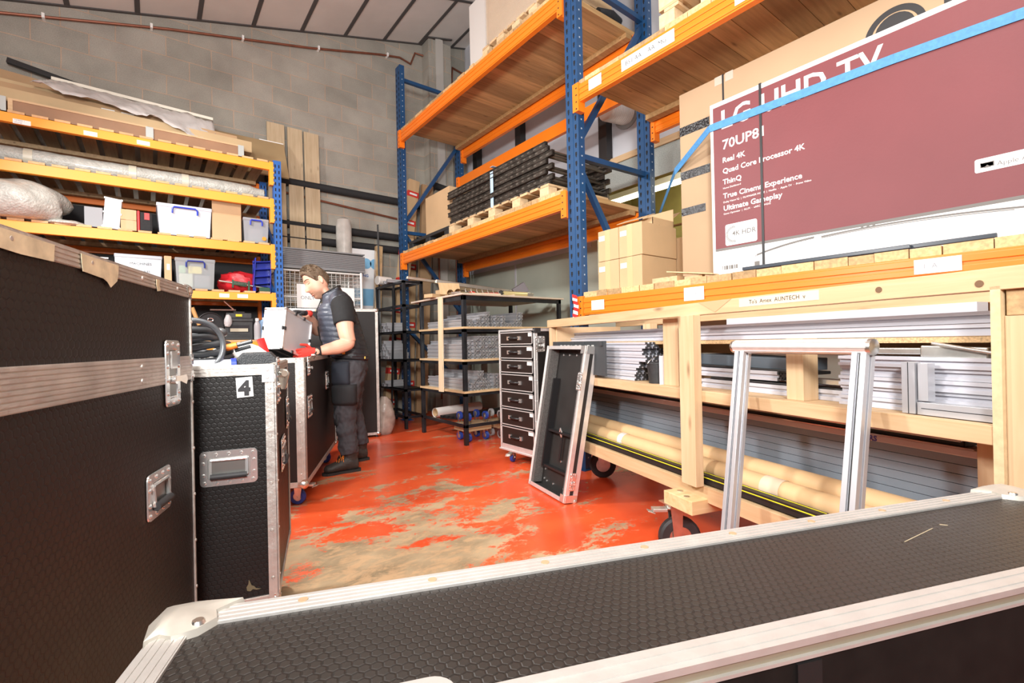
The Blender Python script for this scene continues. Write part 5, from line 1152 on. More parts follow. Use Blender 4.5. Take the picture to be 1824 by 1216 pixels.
for k in range(4): tag(M().beam((2.62+.02*k, 4.80-.07*k, .226), (3.6, 4.83-.07*k, .226), .05, .03).build('black_bar', dark), ['first black bar beside the white roll under the shelving', 'second black bar from the white roll under the shelving', 'third black bar from the white roll under the shelving', 'black bar farthest from the white roll, nearest the dollies'][k], 'bar', 'black bars under the shelving')
# second, taller black shelving at the back wall
b2 = thing('steel_shelving', 'taller black steel frame shelving close to the block wall', 'shelving', (2.50, 5.5, 0), 0)
for (x, y) in ((0, 0), (0, .86), (.24, 0), (.24, .86)): M().box(x, x+.035, y, y+.035, 0, 1.86).build('post', bk2, b2)
for z in (1.86, 1.56, 1.23, .87, .50, .16):
    q = M()
    for a in ((0, .275, 0, .03, z-.03, z), (0, .03, .03, .87, z-.03, z), (.245, .275, .03, .87, z-.03, z), (0, .275, .87, .9, z-.03, z)): q.box(*a)
    if z in (1.23, .87, .5): q.box(0, .275, 0, .9, z-.006, z)
    q.build('shelf_rail', bk2, b2)
M().beam((0.01, .45, .1), (.01, .30, 1.84), .02, .02, (1, 0, 0)).build('brace', bk2, b2)
S = Stack(profile_proto(.26, .04, .04, 'short silver profile on the back shelving, its end facing left', 'profiles on the back shelving'))
rnd = random.Random(8)
for z, cols in ((1.23, [2, 3, 2, 1, 2, 3, 2]), (.87, [3, 5, 6, 5, 4, 3, 3]), (.50, [1, 1, 1, 2, 1])):
    for i, n in enumerate(cols):
        for k in range(n): S.put((2.49+rnd.uniform(-.02, .02), 6.2-.042*i, z+.0405*k), -pi/2, label='short profile, back shelving, %s level, %s column from wall, %s up' % ({1.23: 'top', .87: 'middle', .5: 'lower'}[z], ORD[i], ORD[k]))
S = Stack(profile_proto(.33, .04, .04, 'silver profile lying on top of the back shelving', 'profiles on top of the back shelving'))
for i in range(5): S.put((2.44+rnd.uniform(-.03, .03), 5.98-.045*i, 1.862), -pi/2, label='silver profile on top of the back shelving, %s from the wall' % ORD[i])
tag(M().tube([(2.42, 6.12, 1.925), (2.62, 6.17, 1.925)], [.06, .055], 14).build('white_roll', mat('white_roll', (.76, .74, .70), .6), smooth=True), 'white roll on top of the back shelving', 'roll')
# long boards, cartons against the wall
rl = mat('red_packing_tape', (.65, .04, .03), .4)
def longbox(lab_, p0, p1, w, d, n=5):
    p0, p1 = Vector(p0), Vector(p1); t = thing('long_carton', lab_, 'box', p0); u = p1-p0
    M().beam((0, 0, 0), u, w, d, (0, 1, 0)).build('carton_body', card, t, bevel=.003)
    for i in range(n):
        f = (i+.5)/n; q = M(); q.beam(u*(f-.012), u*(f+.012), w+.003, d+.003, (0, 1, 0)); q.build('red_tape', rl, t)
        q = M(); q.beam(u*(f-.004), u*(f+.004), w*.7, d+.005, (0, 1, 0)); q.build('tape_print', white, t)
    return t
longbox('long thin carton with red tape bands, leaning right of the black frame shelving', (2.66, 6.45, .03), (3.16, 6.5, 3.5), .17, .1, 8)
longbox('long dark carton with red tape bands, tucked behind the far blue upright', (3.05, 6.62, .03), (3.22, 6.68, 3.55), .15, .08, 4)
tag(M().beam((3.18, 6.45, .03), (3.36, 6.45, 3.45), .18, .06, (0, 1, 0)).build('long_board', cardd), 'long brown board leaning at the pier beside the far blue upright', 'board')
tag(M().beam((2.45, 6.4, .03), (2.58, 6.45, 2.45), .09, .07, (0, 1, 0)).build('wrapped_plank', mat('wrapped_cardboard', (.5, .34, .18), .2, 0, .2, 12, coat=1)), 'narrow film-wrapped cardboard strip leaning near the black frame shelving', 'plank')
tag(M().beam((2.52, 6.3, .9), (2.56, 6.42, 2.75), .022, .022).build('black_pole', dark), 'thin black pole leaning against the wall above the back shelving', 'pole')
q = M(); q.box(2.24, 2.66, 6.60, 6.72, 1.55, 2.42); q.m(1)
for i in range(3):
    q.cyl((2.32+.13*i, 6.598, 2.22), (2.32+.13*i, 6.60, 2.22), .075, 24)
q.m(1).box(2.24, 2.66, 6.598, 6.6, 1.62, 1.86); q.m(2).text('TICKING', (2.26, 6.596, 2.03), EX, EZ, .055, bold=.001)
tag(q.build('blue_white_carton', [mat('white_carton', (.74, .76, .78), .6), mat('sky_blue_print', (.18, .42, .65), .5), mat('dark_blue_print', (.03, .12, .4), .5)]), 'white and sky-blue printed carton against the block wall', 'box')
for (x0, x1, zt, lab_) in ((1.22, 1.44, 3.97, 'shorter worn plank nearest the left rack, leaning on the block wall'), (1.465, 1.66, 3.96, 'middle of the three wide planks leaning on the block wall'), (1.67, 1.87, 3.95, 'right-hand one of the three wide planks leaning on the block wall')):
    tag(M().obox(((x0+x1)/2, 6.68, zt/2+.01), ((x1-x0)/2-.006, 0, 0), (0, .014, 0), (0, .055, zt/2-.01)).build('wide_plank', wood('old_planks', (.56, .44, .29), (.44, .33, .2), 2, .06, knots=True)), lab_, 'plank', 'wide planks on the block wall')
tag(M().tube([(2.14, 6.6, .02), (2.15, 6.62, 2.70), (2.15, 6.62, 2.80), (2.15, 6.62, 2.84)], [.105, .105, .09, .03], 20).build('wrapped_roll', mat('wrapped_roll_film', (.60, .58, .54), .2, 0, .12, 10, .5, 25, coat=.6), smooth=True), 'tall roll wrapped in clear film standing by the wall', 'roll')
# roller of corrugated grey sheet over the cage
q = M(); n = 9
for i in range(n):
    z = 2.02+.022*i; q.tube([(1.2, 5.98, z), (2.2, 5.98, z-.015)], .0125, 8)
q.box(1.2, 2.2, 5.97, 6.2, 2.21, 2.225); q.box(1.2, 2.2, 5.96, 6.2, 1.985, 2.01)
tag(q.build('corrugated_sheets', mat('grey_corrugated', (.22, .225, .235), .5, .2), smooth=True), 'bundle of dark grey corrugated strips lying on top of the wire cage', 'sheets')
# wire cage
cg = thing('wire_cage', 'white wire mesh cage trolley with a paper notice behind the worker', 'cage', (1.20, 5.98, 0)); q = M()
for (x, y) in ((0, 0), (.95, 0), (0, .5), (.95, .5)): q.cyl((x, y, .1), (x, y, 1.98), .018, 10)
for (a, b) in (((0, 0), (.95, 0)), ((0, .5), (.95, .5)), ((0, 0), (0, .5)), ((.95, 0), (.95, .5))):
    for z in (.12, 1.0, 1.65, 1.96): q.cyl((a[0], a[1], z), (b[0], b[1], z), .012, 8)
q.cyl((.48, 0, 1.0), (.48, 0, 1.96), .014, 8)
wm = mat('white_wire', (.80, .80, .77), .35, .2); q.build('cage_frame', wm, cg, True)
for (a, b, nm) in (((0, 0), (.95, 0), 1), ((0, .5), (.95, .5), 0), ((0, 0), (0, .5), 0), ((.95, 0), (.95, .5), 0)):
    q = M(); L_ = math.hypot(b[0]-a[0], b[1]-a[1]); k = int(L_/.05)
    for i in range(k+1):
        x, y = a[0]+(b[0]-a[0])*i/k, a[1]+(b[1]-a[1])*i/k; q.beam((x, y, .12), (x, y, 1.96), .0035, .0035, (0, 1, 0))
    for i in range(38):
        z = .14+.048*i; q.beam((a[0], a[1], z), (b[0], b[1], z), .0035, .0035)
    q.build('mesh_panel', wm, cg)
q = M(); q.box(0, .95, 0, .5, .11, .125); q.build('cage_base', wm, cg)
q = M(); q.box(.17, .44, -.024, -.02, 1.52, 1.80); q.m(1).text('ONLY', (.21, -.026, 1.62), EX, EZ, .06); q.build('paper_notice', [white, inkg], cg)
M().box(.62, .85, -.024, -.02, 1.55, 1.78).build('paper_notice', white, cg)
for (x, y) in ((.05, .05), (.9, .05), (.05, .45), (.9, .45)): castor(cg, (x, y, 0), .04, .025, 30, top=.11)
tag(M().box(1.26, 2.09, 6.04, 6.40, .125, 1.55).build('dark_contents', mat('dark_heap', (.05, .055, .055), .6, 0, .8, 14, .8, 30), bevel=.03), 'dark heap of fittings inside the white wire cage', 'heap')
# bag of film at the panel case

# ================= GOODS ON THE LEFT RACK =================
LZ = [3.137, 2.727, 2.217, 1.677, 1.147]   # deck tops
def lbox(name, lab_, x0, x1, z0, z1, m, y0=5.84, y1=6.3, cat='box', grp=None, bev=.004, **k): return tag(M().box(x0, x1, y0, y1, z0, z1).build(name, m, bevel=bev), lab_, cat, grp)
# top: shallow plywood tray frames, boards, film
t = thing('plywood_tray', 'long shallow plywood tray frame at the front of the top deck', 'tray', (-.1, 5.85, LZ[0])); q = M()
for a in ((-.85, .93, .0, .012, .0, .10), (-.85, .93, .0, .4, .10, .118), (-.85, -.82, -.006, .4, 0, .118), (.90, .93, -.006, .4, 0, .118), (.10, .14, -.008, .02, 0, .118)): q.box(*a)
q.build('tray_frame', [mat('shaded_tray_plywood', (.30, .165, .09), .6, 0, .1, 5)], t)  # plywood colour darkened to stand for shade on the tray
q = M(); q.box(-.85, .93, -.008, .0, .104, .120); q.box(-.85, -.82, -.01, -.006, 0, .12); q.box(.90, .93, -.01, -.006, 0, .12); q.build('pale_edging', pineX, t)
for a in ((.09, .15, -.012, -.008, 0, .115), (-1.0, -.86, -.012, -.008, 0.0, .125), (.88, .935, -.014, -.01, .0, .118)): M().box(*a).build('metal_plate', mat('grey_plate', (.45, .48, .46), .5, .3), t)
lt = mat('light_carton_board', (.50, .36, .2), .75, 0, .06, 4)
def slab(name, lab_, a, b, w, h, m, cat='board'): return tag(M().beam(a, b, w, h).build(name, m, bevel=.002), lab_, cat)
slab('flat_carton', 'long flat brown carton lying behind the plywood tray', (-1.6, 6.12, 3.332), (.93, 6.12, 3.30), .34, .12, lt, 'box')
slab('flat_carton', 'second flat carton, upper one, with white stickers on the top deck', (-1.6, 6.22, 3.455), (.80, 6.22, 3.40), .36, .05, cardd, 'box')
slab('flat_carton', 'third thin brown carton directly beneath the plastic film', (-1.6, 6.30, 3.53), (.55, 6.30, 3.455), .36, .035, lt, 'box')
slab('grey_strip', 'narrow grey metal strip on top of the plywood tray', (-.75, 5.92, 3.262), (-.15, 5.92, 3.262), .06, .012, mat('grey_strip_m', (.3, .3, .34), .5, .5), 'strip')
slab('grey_strip', 'thin grey strips at the right of the plywood tray', (.3, 5.92, 3.264), (.74, 5.92, 3.264), .06, .012, mat('pale_strip_m', (.6, .62, .6), .5, .5), 'strip')
tag(M().obox((.75, 6.49, 3.41), V(.65, 0, 0), V(0, .135, .255), V(0, -.009, .005)).build('wide_board', mat('brown_hardboard', (.38, .27, .14), .6, 0, .08, 3)), 'wide tilted brown board sticking out over the right end of the top deck', 'board')
slab('white_edge_trim', 'white edge profile on the wide brown board at the right end', (1.12, 6.635, 3.675), (1.40, 6.635, 3.675), .02, .02, white, 'trim')
slab('black_tube', 'black round tube at the very back of the top deck', (-1.09, 6.71, 3.95), (-.25, 6.71, 3.80), .05, .05, dark, 'tube')
slab('tilted_board', 'brown board standing tilted at the back of the top deck, left', (-1.8, 6.58, 3.73), (-.2, 6.58, 3.60), .02, .24, cardd)
for x in (-.30, -.15): M().box(0, .10, -.002, 0, 0, .022).build('white_sticker', white, [o for o in C.objects if o.get('label', '').startswith('second flat carton')][0]).location = (x+.35, -.181, .02)
# film draped over boards
q = M(); nx_, ny_ = 46, 9; rnd = random.Random(4); vs = []; fs = []
top = [(-.78, 3.62), (-.70, 3.66), (-.45, 3.645), (.0, 3.63), (.35, 3.625), (.59, 3.60)]; bot = [(-.82, 3.46), (-.62, 3.44), (-.3, 3.40), (.0, 3.38), (.18, 3.36), (.34, 3.26), (.60, 3.16)]
def interp(P, t):
    t *= len(P)-1; i = min(int(t), len(P)-2); f_ = t-i; return (P[i][0]*(1-f_)+P[i+1][0]*f_, P[i][1]*(1-f_)+P[i+1][1]*f_)
for i in range(nx_+1):
    a, b = interp(top, i/nx_), interp(bot, i/nx_)
    for j in range(ny_+1):
        f_ = j/ny_; yy = 6.22-.33*f_**.8+rnd.uniform(-.008, .008)+.015*sin(i*.8+j)
        vs.append((a[0]*(1-f_)+b[0]*f_, yy, a[1]*(1-f_)+b[1]*f_+rnd.uniform(-.006, .006)+(0.02*sin(i*.55) if j == ny_ else 0)))
for i in range(nx_):
    for j in range(ny_): k = i*(ny_+1)+j; fs.append((k, k+ny_+1, k+ny_+2, k+1))
q.add(vs, fs); o = q.build('plastic_film', mat('cloudy_film', (.78, .76, .74), .22, 0, .05, 8, .5, 14, trans=.1, alpha=.8), smooth=True); tag(o, 'cloudy plastic film draped over the boards on the top deck', 'film')
sd_ = o.modifiers.new('th', 'SOLIDIFY'); sd_.thickness = .002
slab('white_edge_trim', 'long cream edge profile along the top of the plastic film', (-.72, 6.24, 3.672), (.59, 6.23, 3.625), .05, .03, mat('cream_trim', (.74, .70, .6), .4), 'trim')
# second deck: long bubble-wrapped roll
q = M(); pts = []; rr_ = []; n = 40
for i in range(n+1):
    x = -1.9+2.95*i/n; pts.append((x, 6.02, LZ[1]+.085)); rr_.append(.076+.006*rnd.random() if 0 < i < n-1 else .055)
q.tube(pts, rr_, 14); q.m(1)
for x in (-.88, -.15, .28): q.tube([(x, 6.02, LZ[1]+.085), (x+.06, 6.02, LZ[1]+.085)], .0835, 14)
tag(q.build('bubble_wrapped_roll', [wrap, mat('beige_tape', (.6, .56, .45), .3)], smooth=True), 'long bubble-wrapped roll filling the second deck', 'roll')
# third deck
def blob(name, lab_, c, sc, r, m, cat, seed=1, amp=.12, n=22):
    rnd = random.Random(seed); q = M(); q.ball((0, 0, 0), r, n, sc); ph = [(rnd.uniform(0, 6), rnd.uniform(2, 7), rnd.uniform(2, 7), rnd.uniform(2, 7)) for _ in range(6)]
    q.v = [tuple(Vector(v)*(1+amp*sum(sin(p[0]+p[1]*v[0]/r+p[2]*v[1]/r+p[3]*v[2]/r) for p in ph)/4)) for v in q.v]
    zmin = min(v[2] for v in q.v); q.v = [(v[0]+c[0], v[1]+c[1], max(v[2], -r*sc[2]*.75)+c[2]+r*sc[2]*.75) for v in q.v]
    return tag(q.build(name, m, smooth=True), lab_, cat)
blob('bubble_wrap_bundle', 'big bundle of crumpled bubble wrap hanging over the third deck edge at the left', (-.92, 5.90, LZ[2]), (1.25, .9, .74), .27, wrap, 'bundle', 3, .17, 30)
blob('bubble_wrap_scrap', 'loose scrap of bubble wrap beside the big bundle', (-.60, 5.86, LZ[2]-.02), (1.6, 1, .35), .09, wrap, 'bundle', 6, .15, 14)
carton('grey_case', 'grey plastic case standing behind the silver case on the third deck', -.475, -.345, 5.86, 6.2, LZ[2], LZ[2]+.185, mat('mid_grey_plastic', (.28, .29, .31), .45), cat='case')
sc_ = thing('silver_case', 'small upright silver case leaning on the third deck', 'case', (-.285, 5.86, LZ[2])); q = M(); q.obox((.01, .06, .147), V(.062, 0, -.008), (0, .06, 0), V(.012, 0, .145)); q.build('case_body', mat('silver_laminate', (.82, .82, .84), .35, .2), sc_, bevel=.006)
q = M()
for sx in (-1, 1):
    for sz in (0.01, .145, .28): q.obox((.0+sx*.06+.012*(sz/.145-1)+.01, -.002, sz+.002-sx*.006), (.008, 0, 0), (0, .004, 0), (0, 0, .008))
q.build('steel_corner', chrome, sc_)
for k, (z0, z1, lab_) in enumerate(((0, .098, 'lower of the two small taped cartons on the third deck'), (.1, .2, 'upper of the two small taped cartons on the third deck'))):
    c_ = carton('taped_carton', lab_, -.215, -.095, 5.86, 6.1, LZ[2]+z0, LZ[2]+z1, card, group='small taped cartons', tapes=(('y', -.02, .04, 0, z1-z0, tape),))
tb = thing('tool_bag', 'black and red fabric tool bag on the third deck', 'bag', (-.025, 5.86, LZ[2])); M().box(-.05, .055, 0, .2, 0, .195).build('bag_body', mat('black_fabric', (.02, .02, .022), .85, 0, .2, 40), tb, bevel=.02); M().box(-.065, -.045, -.006, .2, 0, .20).build('red_panel', redp, tb, bevel=.006); M().box(-.01, .03, -.004, 0, .12, .185).build('red_tab', redp, tb)
def tub(lab_, x0, x1, z, h, m=milky, hm=bluep, y0=5.85, y1=6.22, inner=None, grp='clear storage tubs', handle_=True, slab_=False):
    t = thing('storage_tub', lab_, 'tub', ((x0+x1)/2, (y0+y1)/2, z), 0, grp); hw = (x1-x0)/2; hd = (y1-y0)/2; q = M()
    vs = []; fs = []
    for (s, zz) in ((.90, 0), (.97, h*.9)):
        for (a, b) in ((-1, -1), (1, -1), (1, 1), (-1, 1)): vs.append((a*hw*s, b*hd*s, zz))
    fs = [(0, 1, 5, 4), (1, 2, 6, 5), (2, 3, 7, 6), (3, 0, 4, 7), (3, 2, 1, 0)]
    q.add(vs, fs); q.build('tub_body', m, t)
    M().box(-hw, hw, -hd, hd, h*.88, h).build('lid', m, t, bevel=.008)
    if handle_:
        M().tube([(-hw*.45, -hd-.006, h*.70), (-hw*.45, -hd-.01, h*.84), (-hw*.38, -hd-.012, h*.9), (hw*.38, -hd-.012, h*.9), (hw*.45, -hd-.01, h*.84), (hw*.45, -hd-.006, h*.70)], .008, 8).build('clip_handle', hm, t, True)
    for (c_, col, sx, sz) in (inner or []):
        M().box(c_[0]-sx, c_[0]+sx, -hd*.8, hd*.6, c_[1], c_[1]+sz).build('contents', mat('tub_contents_%d' % int(sum(col)*1000), col, .6), t, bevel=.01)
    return t
tub('large white translucent tub with a blue handle on the third deck', .06, .53, LZ[2], .31)
cb = carton('open_carton', 'open carton with its flap up between the two tubs', .53, .80, 5.87, 6.2, LZ[2], LZ[2]+.28, card, labels=())
M().box(-.135, .135, -.168, -.164, .28, .46).build('raised_flap', cardd, cb)
M().box(-.135, .135, -.1665, -.165, .268, .284).build('dark_tape', tape, cb)
tub('small clear tub with an orange round sticker at the right end of the third deck', .815, 1.07, LZ[2], .27, mat('clear_tub', (.42, .44, .47), .2, 0, alpha=.7), inner=[((0, .02), (.45, .46, .48), .07, .14)])
M().cyl((1.02, 5.862, LZ[2]+.05), (1.02, 5.860, LZ[2]+.05), .022, 16)
q = M().cyl((.075, -.188, .05), (.075, -.19, .05), .022, 18); st_ = q.build('orange_sticker', mat('orange_sticker', (.85, .3, .02), .5), [o for o in C.objects if o.get('label', '').startswith('small clear tub')][0])
# fourth deck
cr = thing('plastic_crate', 'black crate with a green rim at the left of the fourth deck', 'crate', (-.45, 6.0, LZ[3])); M().box(-.35, .12, -.13, .2, 0, .25).build('crate_body', blackp, cr); M().box(-.13, .02, -.14, -.12, .25, .285).build('green_rim', mat('green_plastic', (.02, .35, .2), .4), cr); M().box(-.35, .14, -.145, -.135, .25, .262).build('white_bar', white, cr)
blob('wrapped_cable', 'film-wrapped dark bundle in front of the black crate', (-.28, 5.86, LZ[3]), (1.4, .8, .7), .10, mat('dark_wrap', (.12, .13, .14), .2, 0, .3, 20, .6, 30, coat=1), 'bundle', 8, .1, 14)
t = tub('white translucent crate with handwriting on its side on the fourth deck', -.27, .10, LZ[3], .31, mat('clear_blueish', (.50, .56, .62), .2, 0, alpha=.75), handle_=False, grp=None, inner=[((0, .02), (.6, .62, .6), .12, .2)])
q = M(); q.text('MACHINES', (-.07, -.186, .21), EX, EZ, .035); q.text('ACCESS CABLES', (-.10, -.186, .14), EX, EZ, .026); q.build('handwriting', ink, t)
M().box(.10, .165, -.0, .2, 0, .315).build('x', card) if 0 else None
carton('narrow_carton', 'narrow upright carton between two tubs on the fourth deck', .115, .175, 5.86, 6.15, LZ[3], LZ[3]+.32, card, labels=(('y', -.01, .015, .18, .24),))
tub('clear tub with a dark blue handle, yellow and green goods inside, on the fourth deck', .20, .55, LZ[3], .315, mat('clear_tub2', (.50, .54, .56), .2, 0, alpha=.5), mat('navy_plastic', (.02, .04, .25), .35), inner=[((-.08, .02), (.55, .62, .5), .06, .14), ((.0, .16), (.75, .7, .15), .06, .08), ((.06, .02), (.2, .22, .24), .07, .13), ((-.11, .16), (.3, .55, .3), .03, .08)])
blob('red_bag', 'crumpled red nylon bag behind the clamp on the fourth deck', (.80, 6.08, LZ[3]), (1.5, 1, .95), .14, mat('red_nylon', (.62, .02, .03), .4, 0, .25, 12, .6, 20), 'bag', 5, .16)
cl_ = thing('bar_clamp', 'dark green bar clamp with a steel rod lying on the fourth deck', 'clamp', (.80, 5.87, LZ[3])); M().cyl((-.22, 0, .10), (.22, 0, .045), .010, 12).build('steel_rod', zinc, cl_, True)
gm = mat('dark_green_enamel', (.02, .075, .04), .4); M().beam((-.09, 0, .085), (.04, 0, .068), .035, .045).box(-.10, -.085, -.02, .02, .03, .12).box(.05, .07, -.02, .02, .0, .11).box(.16, .27, -.02, .02, .0, .05).build('clamp_body', gm, cl_, bevel=.004)
q = M(); pts = [(-.08+.12*i/60, .018*cos(i*.9)-.03, .078+.018*sin(i*.9)) for i in range(61)]; q.tube(pts, .002, 5); q.build('screw_spring', zinc, cl_, True)
bb = thing('parts_bin', 'blue plastic parts bins stacked on edge at the right end of the fourth deck', 'bin', (1.0, 5.88, LZ[3]+.0)); q = M(); bd = mat('deep_blue_plastic', (.012, .03, .35), .3)
for k in range(4):
    z = .08+.08*k; q.beam((-.075-.005*k, 0, z), (.07, .0, z+.02), .10, .008)
q.obox((-.085, 0, .21), (.005, 0, 0), (0, .05, 0), (.012, 0, .16)); q.obox((.075, 0, .21), (.004, 0, 0), (0, .05, 0), (.004, 0, .15)); q.box(-.09, .08, .045, .052, .06, .35); q.box(-.1, -.07, -.02, .02, 0, .06); q.box(.05, .08, -.02, .02, 0, .06)
q.build('bin_shells', bd, bb, bevel=.002)
# lowest visible deck
tbag = thing('round_tool_bag', 'round black zipped bag on the lowest visible deck', 'bag', (.50, 5.90, LZ[4])); q = M()
P = [(-.125, 0), (.125, 0), (.125, .16)]+[(.125*cos(pi*i/12), .16+.13*sin(pi*i/12)) for i in range(1, 12)]+[(-.125, .16)]
q.prism(P, (0, 0, 0), EX, EZ, (0, .2, 0)); q.build('bag_body', mat('black_fabric', (.02, .02, .022), .85, 0, .2, 40), tbag, bevel=.012)
M().tube([(p[0]*.97, -.004, p[1]) for p in P[2:]], .006, 8).build('piping', dark, tbag, True); M().tube([(.025*cos(a), -.01, .215+.016*sin(a)) for a in [2*pi*i/16 for i in range(17)]], .004, 6).build('ring', chrome, tbag, True)
tbx = thing('tool_box', 'black plastic tool box with a yellow latch and clear window', 'box', (.765, 5.92, LZ[4])); M().box(-.135, .135, 0, .22, 0, .20).box(-.14, .14, -.006, .22, .20, .235).box(-.12, .125, 0, .2, .235, .295).box(-.05, .06, .0, .1, .295, .31).build('box_body', blackp, tbx, bevel=.006)
M().box(-.03, .03, -.01, 0, .255, .28).build('yellow_latch', mat('yellow_plastic', (.8, .6, .02), .4), tbx); M().box(-.085, .085, -.008, -.004, .09, .125).build('window_pane', mat('beige_contents', (.5, .47, .36), .4), tbx); M().box(-.10, .10, -.007, -.003, .085, .16).build('window_frame', mat('darker_pane', (.03, .03, .035), .2), tbx)
for z in (.03, .045, .06): M().box(-.11, .11, -.006, 0, z, z+.006).build('grille_rib', blackp, tbx)
blob('clear_bag', 'small crumpled clear bag hanging between the round bag and tool box', (.655, 5.86, LZ[4]+.14), (.5, .4, 1), .075, mat('cloudy_bag', (.7, .7, .72), .15, 0, 0, 8, .8, 40, alpha=.6, coat=1), 'bag', 2, .12, 14)
wb = thing('water_bottle', 'clear ribbed plastic bottle with a white cap on the lowest visible deck', 'bottle', (.935, 5.87, LZ[4])); P = [(.0, .034), (.01, .036)]+[(.02+.008*i, .036-.002*(i % 2)) for i in range(16)]+[(.16, .034), (.19, .022), (.205, .014)]
M().tube([(0, 0, p[0]) for p in P], [p[1] for p in P], 18).build('bottle_body', mat('bottle_plastic', (.55, .55, .58), .1, 0, alpha=.7, coat=1), wb, True); M().cyl((0, 0, .205), (0, 0, .235), .019, 16).build('cap', white, wb, True)
jc = thing('jerry_can', 'pale blue plastic can right of the bottle', 'can', (1.02, 5.90, LZ[4])); M().prism([(-.055, 0), (.05, 0), (.05, .20), (.02, .225), (-.03, .225), (-.055, .19)], (0, 0, 0), EX, EZ, (0, .14, 0)).build('can_body', mat('pale_blue_plastic', (.30, .48, .72), .4), jc, bevel=.012); M().cyl((.0, .07, .225), (0, .07, .25), .018, 12).build('cap', white, jc, True)
tag(M().tube([(.34, 5.88, LZ[4]+.34), (.40, 5.90, LZ[4]+.16)], .02, 10).build('hammer', mat('tool_wood', (.6, .36, .14), .5), smooth=True), 'wooden tool handle at the left of the round bag', 'handle')
tag(M().tube([(.63, 5.93, LZ[4]+.42), (.72, 5.94, LZ[4]+.33)], .009, 8).tube([(.50, 5.93, LZ[4]+.322), (.74, 5.94, LZ[4]+.325)], .010, 8).build('steel_bar', zinc, smooth=True), 'bent steel bar resting on the round bag', 'bar')

# ================= TOOLS HEAPED IN CASE 4 AND CASE AT THE WORKER =================
a4 = radians(-15.5)
def c4(x, y, z): return Vector((.321+cos(a4)*x-sin(a4)*y, 1.729+sin(a4)*x+cos(a4)*y, z))
# fill board so that the heap rests on something
tag(M().obox(c4(-.31, .30, .935), (c4(1, 0, 0)-c4(0, 0, 0))*.29, (c4(0, 1, 0)-c4(0, 0, 0))*.28, (0, 0, .02)).build('grey_tool_tray', mat('tray_grey', (.2, .2, .21), .6)), 'grey tray of tools filling the top of the case marked 4', 'tray')
def curve3(P, k=6):
    P = [Vector(p) for p in P]; o = []
    for i in range(len(P)-1):
        p0, p1, p2, p3 = P[max(i-1, 0)], P[i], P[i+1], P[min(i+2, len(P)-1)]
        for j in range(k): t = j/k; o.append(.5*((2*p1)+(p2-p0)*t+(2*p0-5*p1+4*p2-p3)*t*t+(-p0+3*p1-3*p2+p3)*t**3))
    return o+[P[-1]]
cc = thing('cable_coil', 'thick black rubber cable coiled in a heap behind the big case', 'cable', c4(-.285, .25, .955))
rnd = random.Random(12)
for L_ in range(7):
    q = M(); pts = []; r0 = .132-.005*L_; zc_ = .018+.024*L_
    for i in range(49):
        t_ = 2*pi*i/48; rr0 = r0*(1+.08*sin(2*t_+L_)); pts.append((rr0*cos(t_)*1.0+.012*sin(L_*2.1), rr0*sin(t_)*.75+.01*cos(L_*1.7), zc_+.008*sin(3*t_+L_)+rnd.uniform(-.001, .001)))
    q.tube(pts, .0125, 10); q.build('cable_loop', cable, cc, True)
q = M(); q.tube([p for p in curve3([(-.10, -.10, .16), (-.02, -.13, .20), (.05, -.13, .185), (.085, -.12, .13), (.07, -.13, .06), (.0, -.15, .012), (-.06, -.16, .0)])], .0095, 10); q.build('cable_loop', mat('shiny_cable', (.12, .13, .14), .25, .3), cc, True)
M().tube([(.10, -.06, .105), (.135, -.07, .115)], [.013, .011], 12).build('orange_connector', mat('orange_rubber', (.9, .2, .02), .45), cc, True)
q = M(); q.tube([(.135, -.07, .115), (.18, -.09, .128)], .0075, 8); q.tube([(.13, -.05, .095), (.18, -.06, .11)], .007, 8); q.build('cable_tail', cable, cc, True)
db = thing('drill_case', 'black moulded plastic power tool case lying on the heap at the case corner', 'case', c4(-.075, .26, .958), -12)
P = [(-.08, 0), (.08, 0), (.083, .02), (.082, .075), (.055, .105), (-.055, .105), (-.082, .075), (-.083, .02)]
P = [(x*.8, z*.8) for x, z in P]
M().prism(P, (0, -.10, 0), EX, EZ, (0, .2, 0)).build('case_shell', mat('pebbled_black_plastic', (.035, .038, .042), .5, 0, .1, 60, .6, 220), db, bevel=.008); M().box(-.067, .067, -.103, -.1, .016, .021).build('seam', dark, db)
blob('white_bag', 'crumpled white plastic bag beside the cable coil', c4(-.16, .44, .957), (1.5, 1, .9), .078, mat('white_film', (.80, .78, .74), .45, 0, .04, 10, .5, 25), 'bag', 11, .12, 18)
rt = M(); p0, p1 = c4(-.045, .46, .96), c4(-.085, .44, 1.095); rt.tube([p0, p1], .015, 18, False); rt.tube([p1, p0], .0125, 18, False); rt.cyl(p0, p0+V(0, 0, .002), .014, 14)
tag(rt.build('red_tube', redp, smooth=True), 'short red plastic tube sticking up behind the black power tool case', 'tube')
wt = thing('spray_can', 'white plastic canister with a blue lid lying on its side in the case', 'can', c4(-.20, .16, .957)); M().cyl((-.09, .0, .032), (.05, -.01, .032), .032, 18).build('can_body', milky, wt, True); M().cyl((.05, -.01, .032), (.066, -.011, .032), .035, 18).build('blue_lid', bluep, wt, True)
rg = M()
for (a, b) in (((-.30, .10, .975), (-.22, .14, .995)), ((-.28, .06, .985), (-.20, .08, .965))): rg.tube([c4(*a), c4(*b)], .012, 8)
rg.m(1).tube([c4(-.22, .14, .995), c4(-.17, .07, .99), c4(-.15, .05, .965)], .006, 8)
tag(rg.build('pliers', [redp, zinc], smooth=True), 'red-handled pliers under the cable coil in the case', 'tool')
tag(M().obox(c4(-.21, .20, 1.005), V(.035, -.01, -.02), V(.01, .04, 0), V(.008, 0, .012)*.25).build('white_socket', white, bevel=.003), 'white wall socket plate lying tilted beside the cable', 'socket')
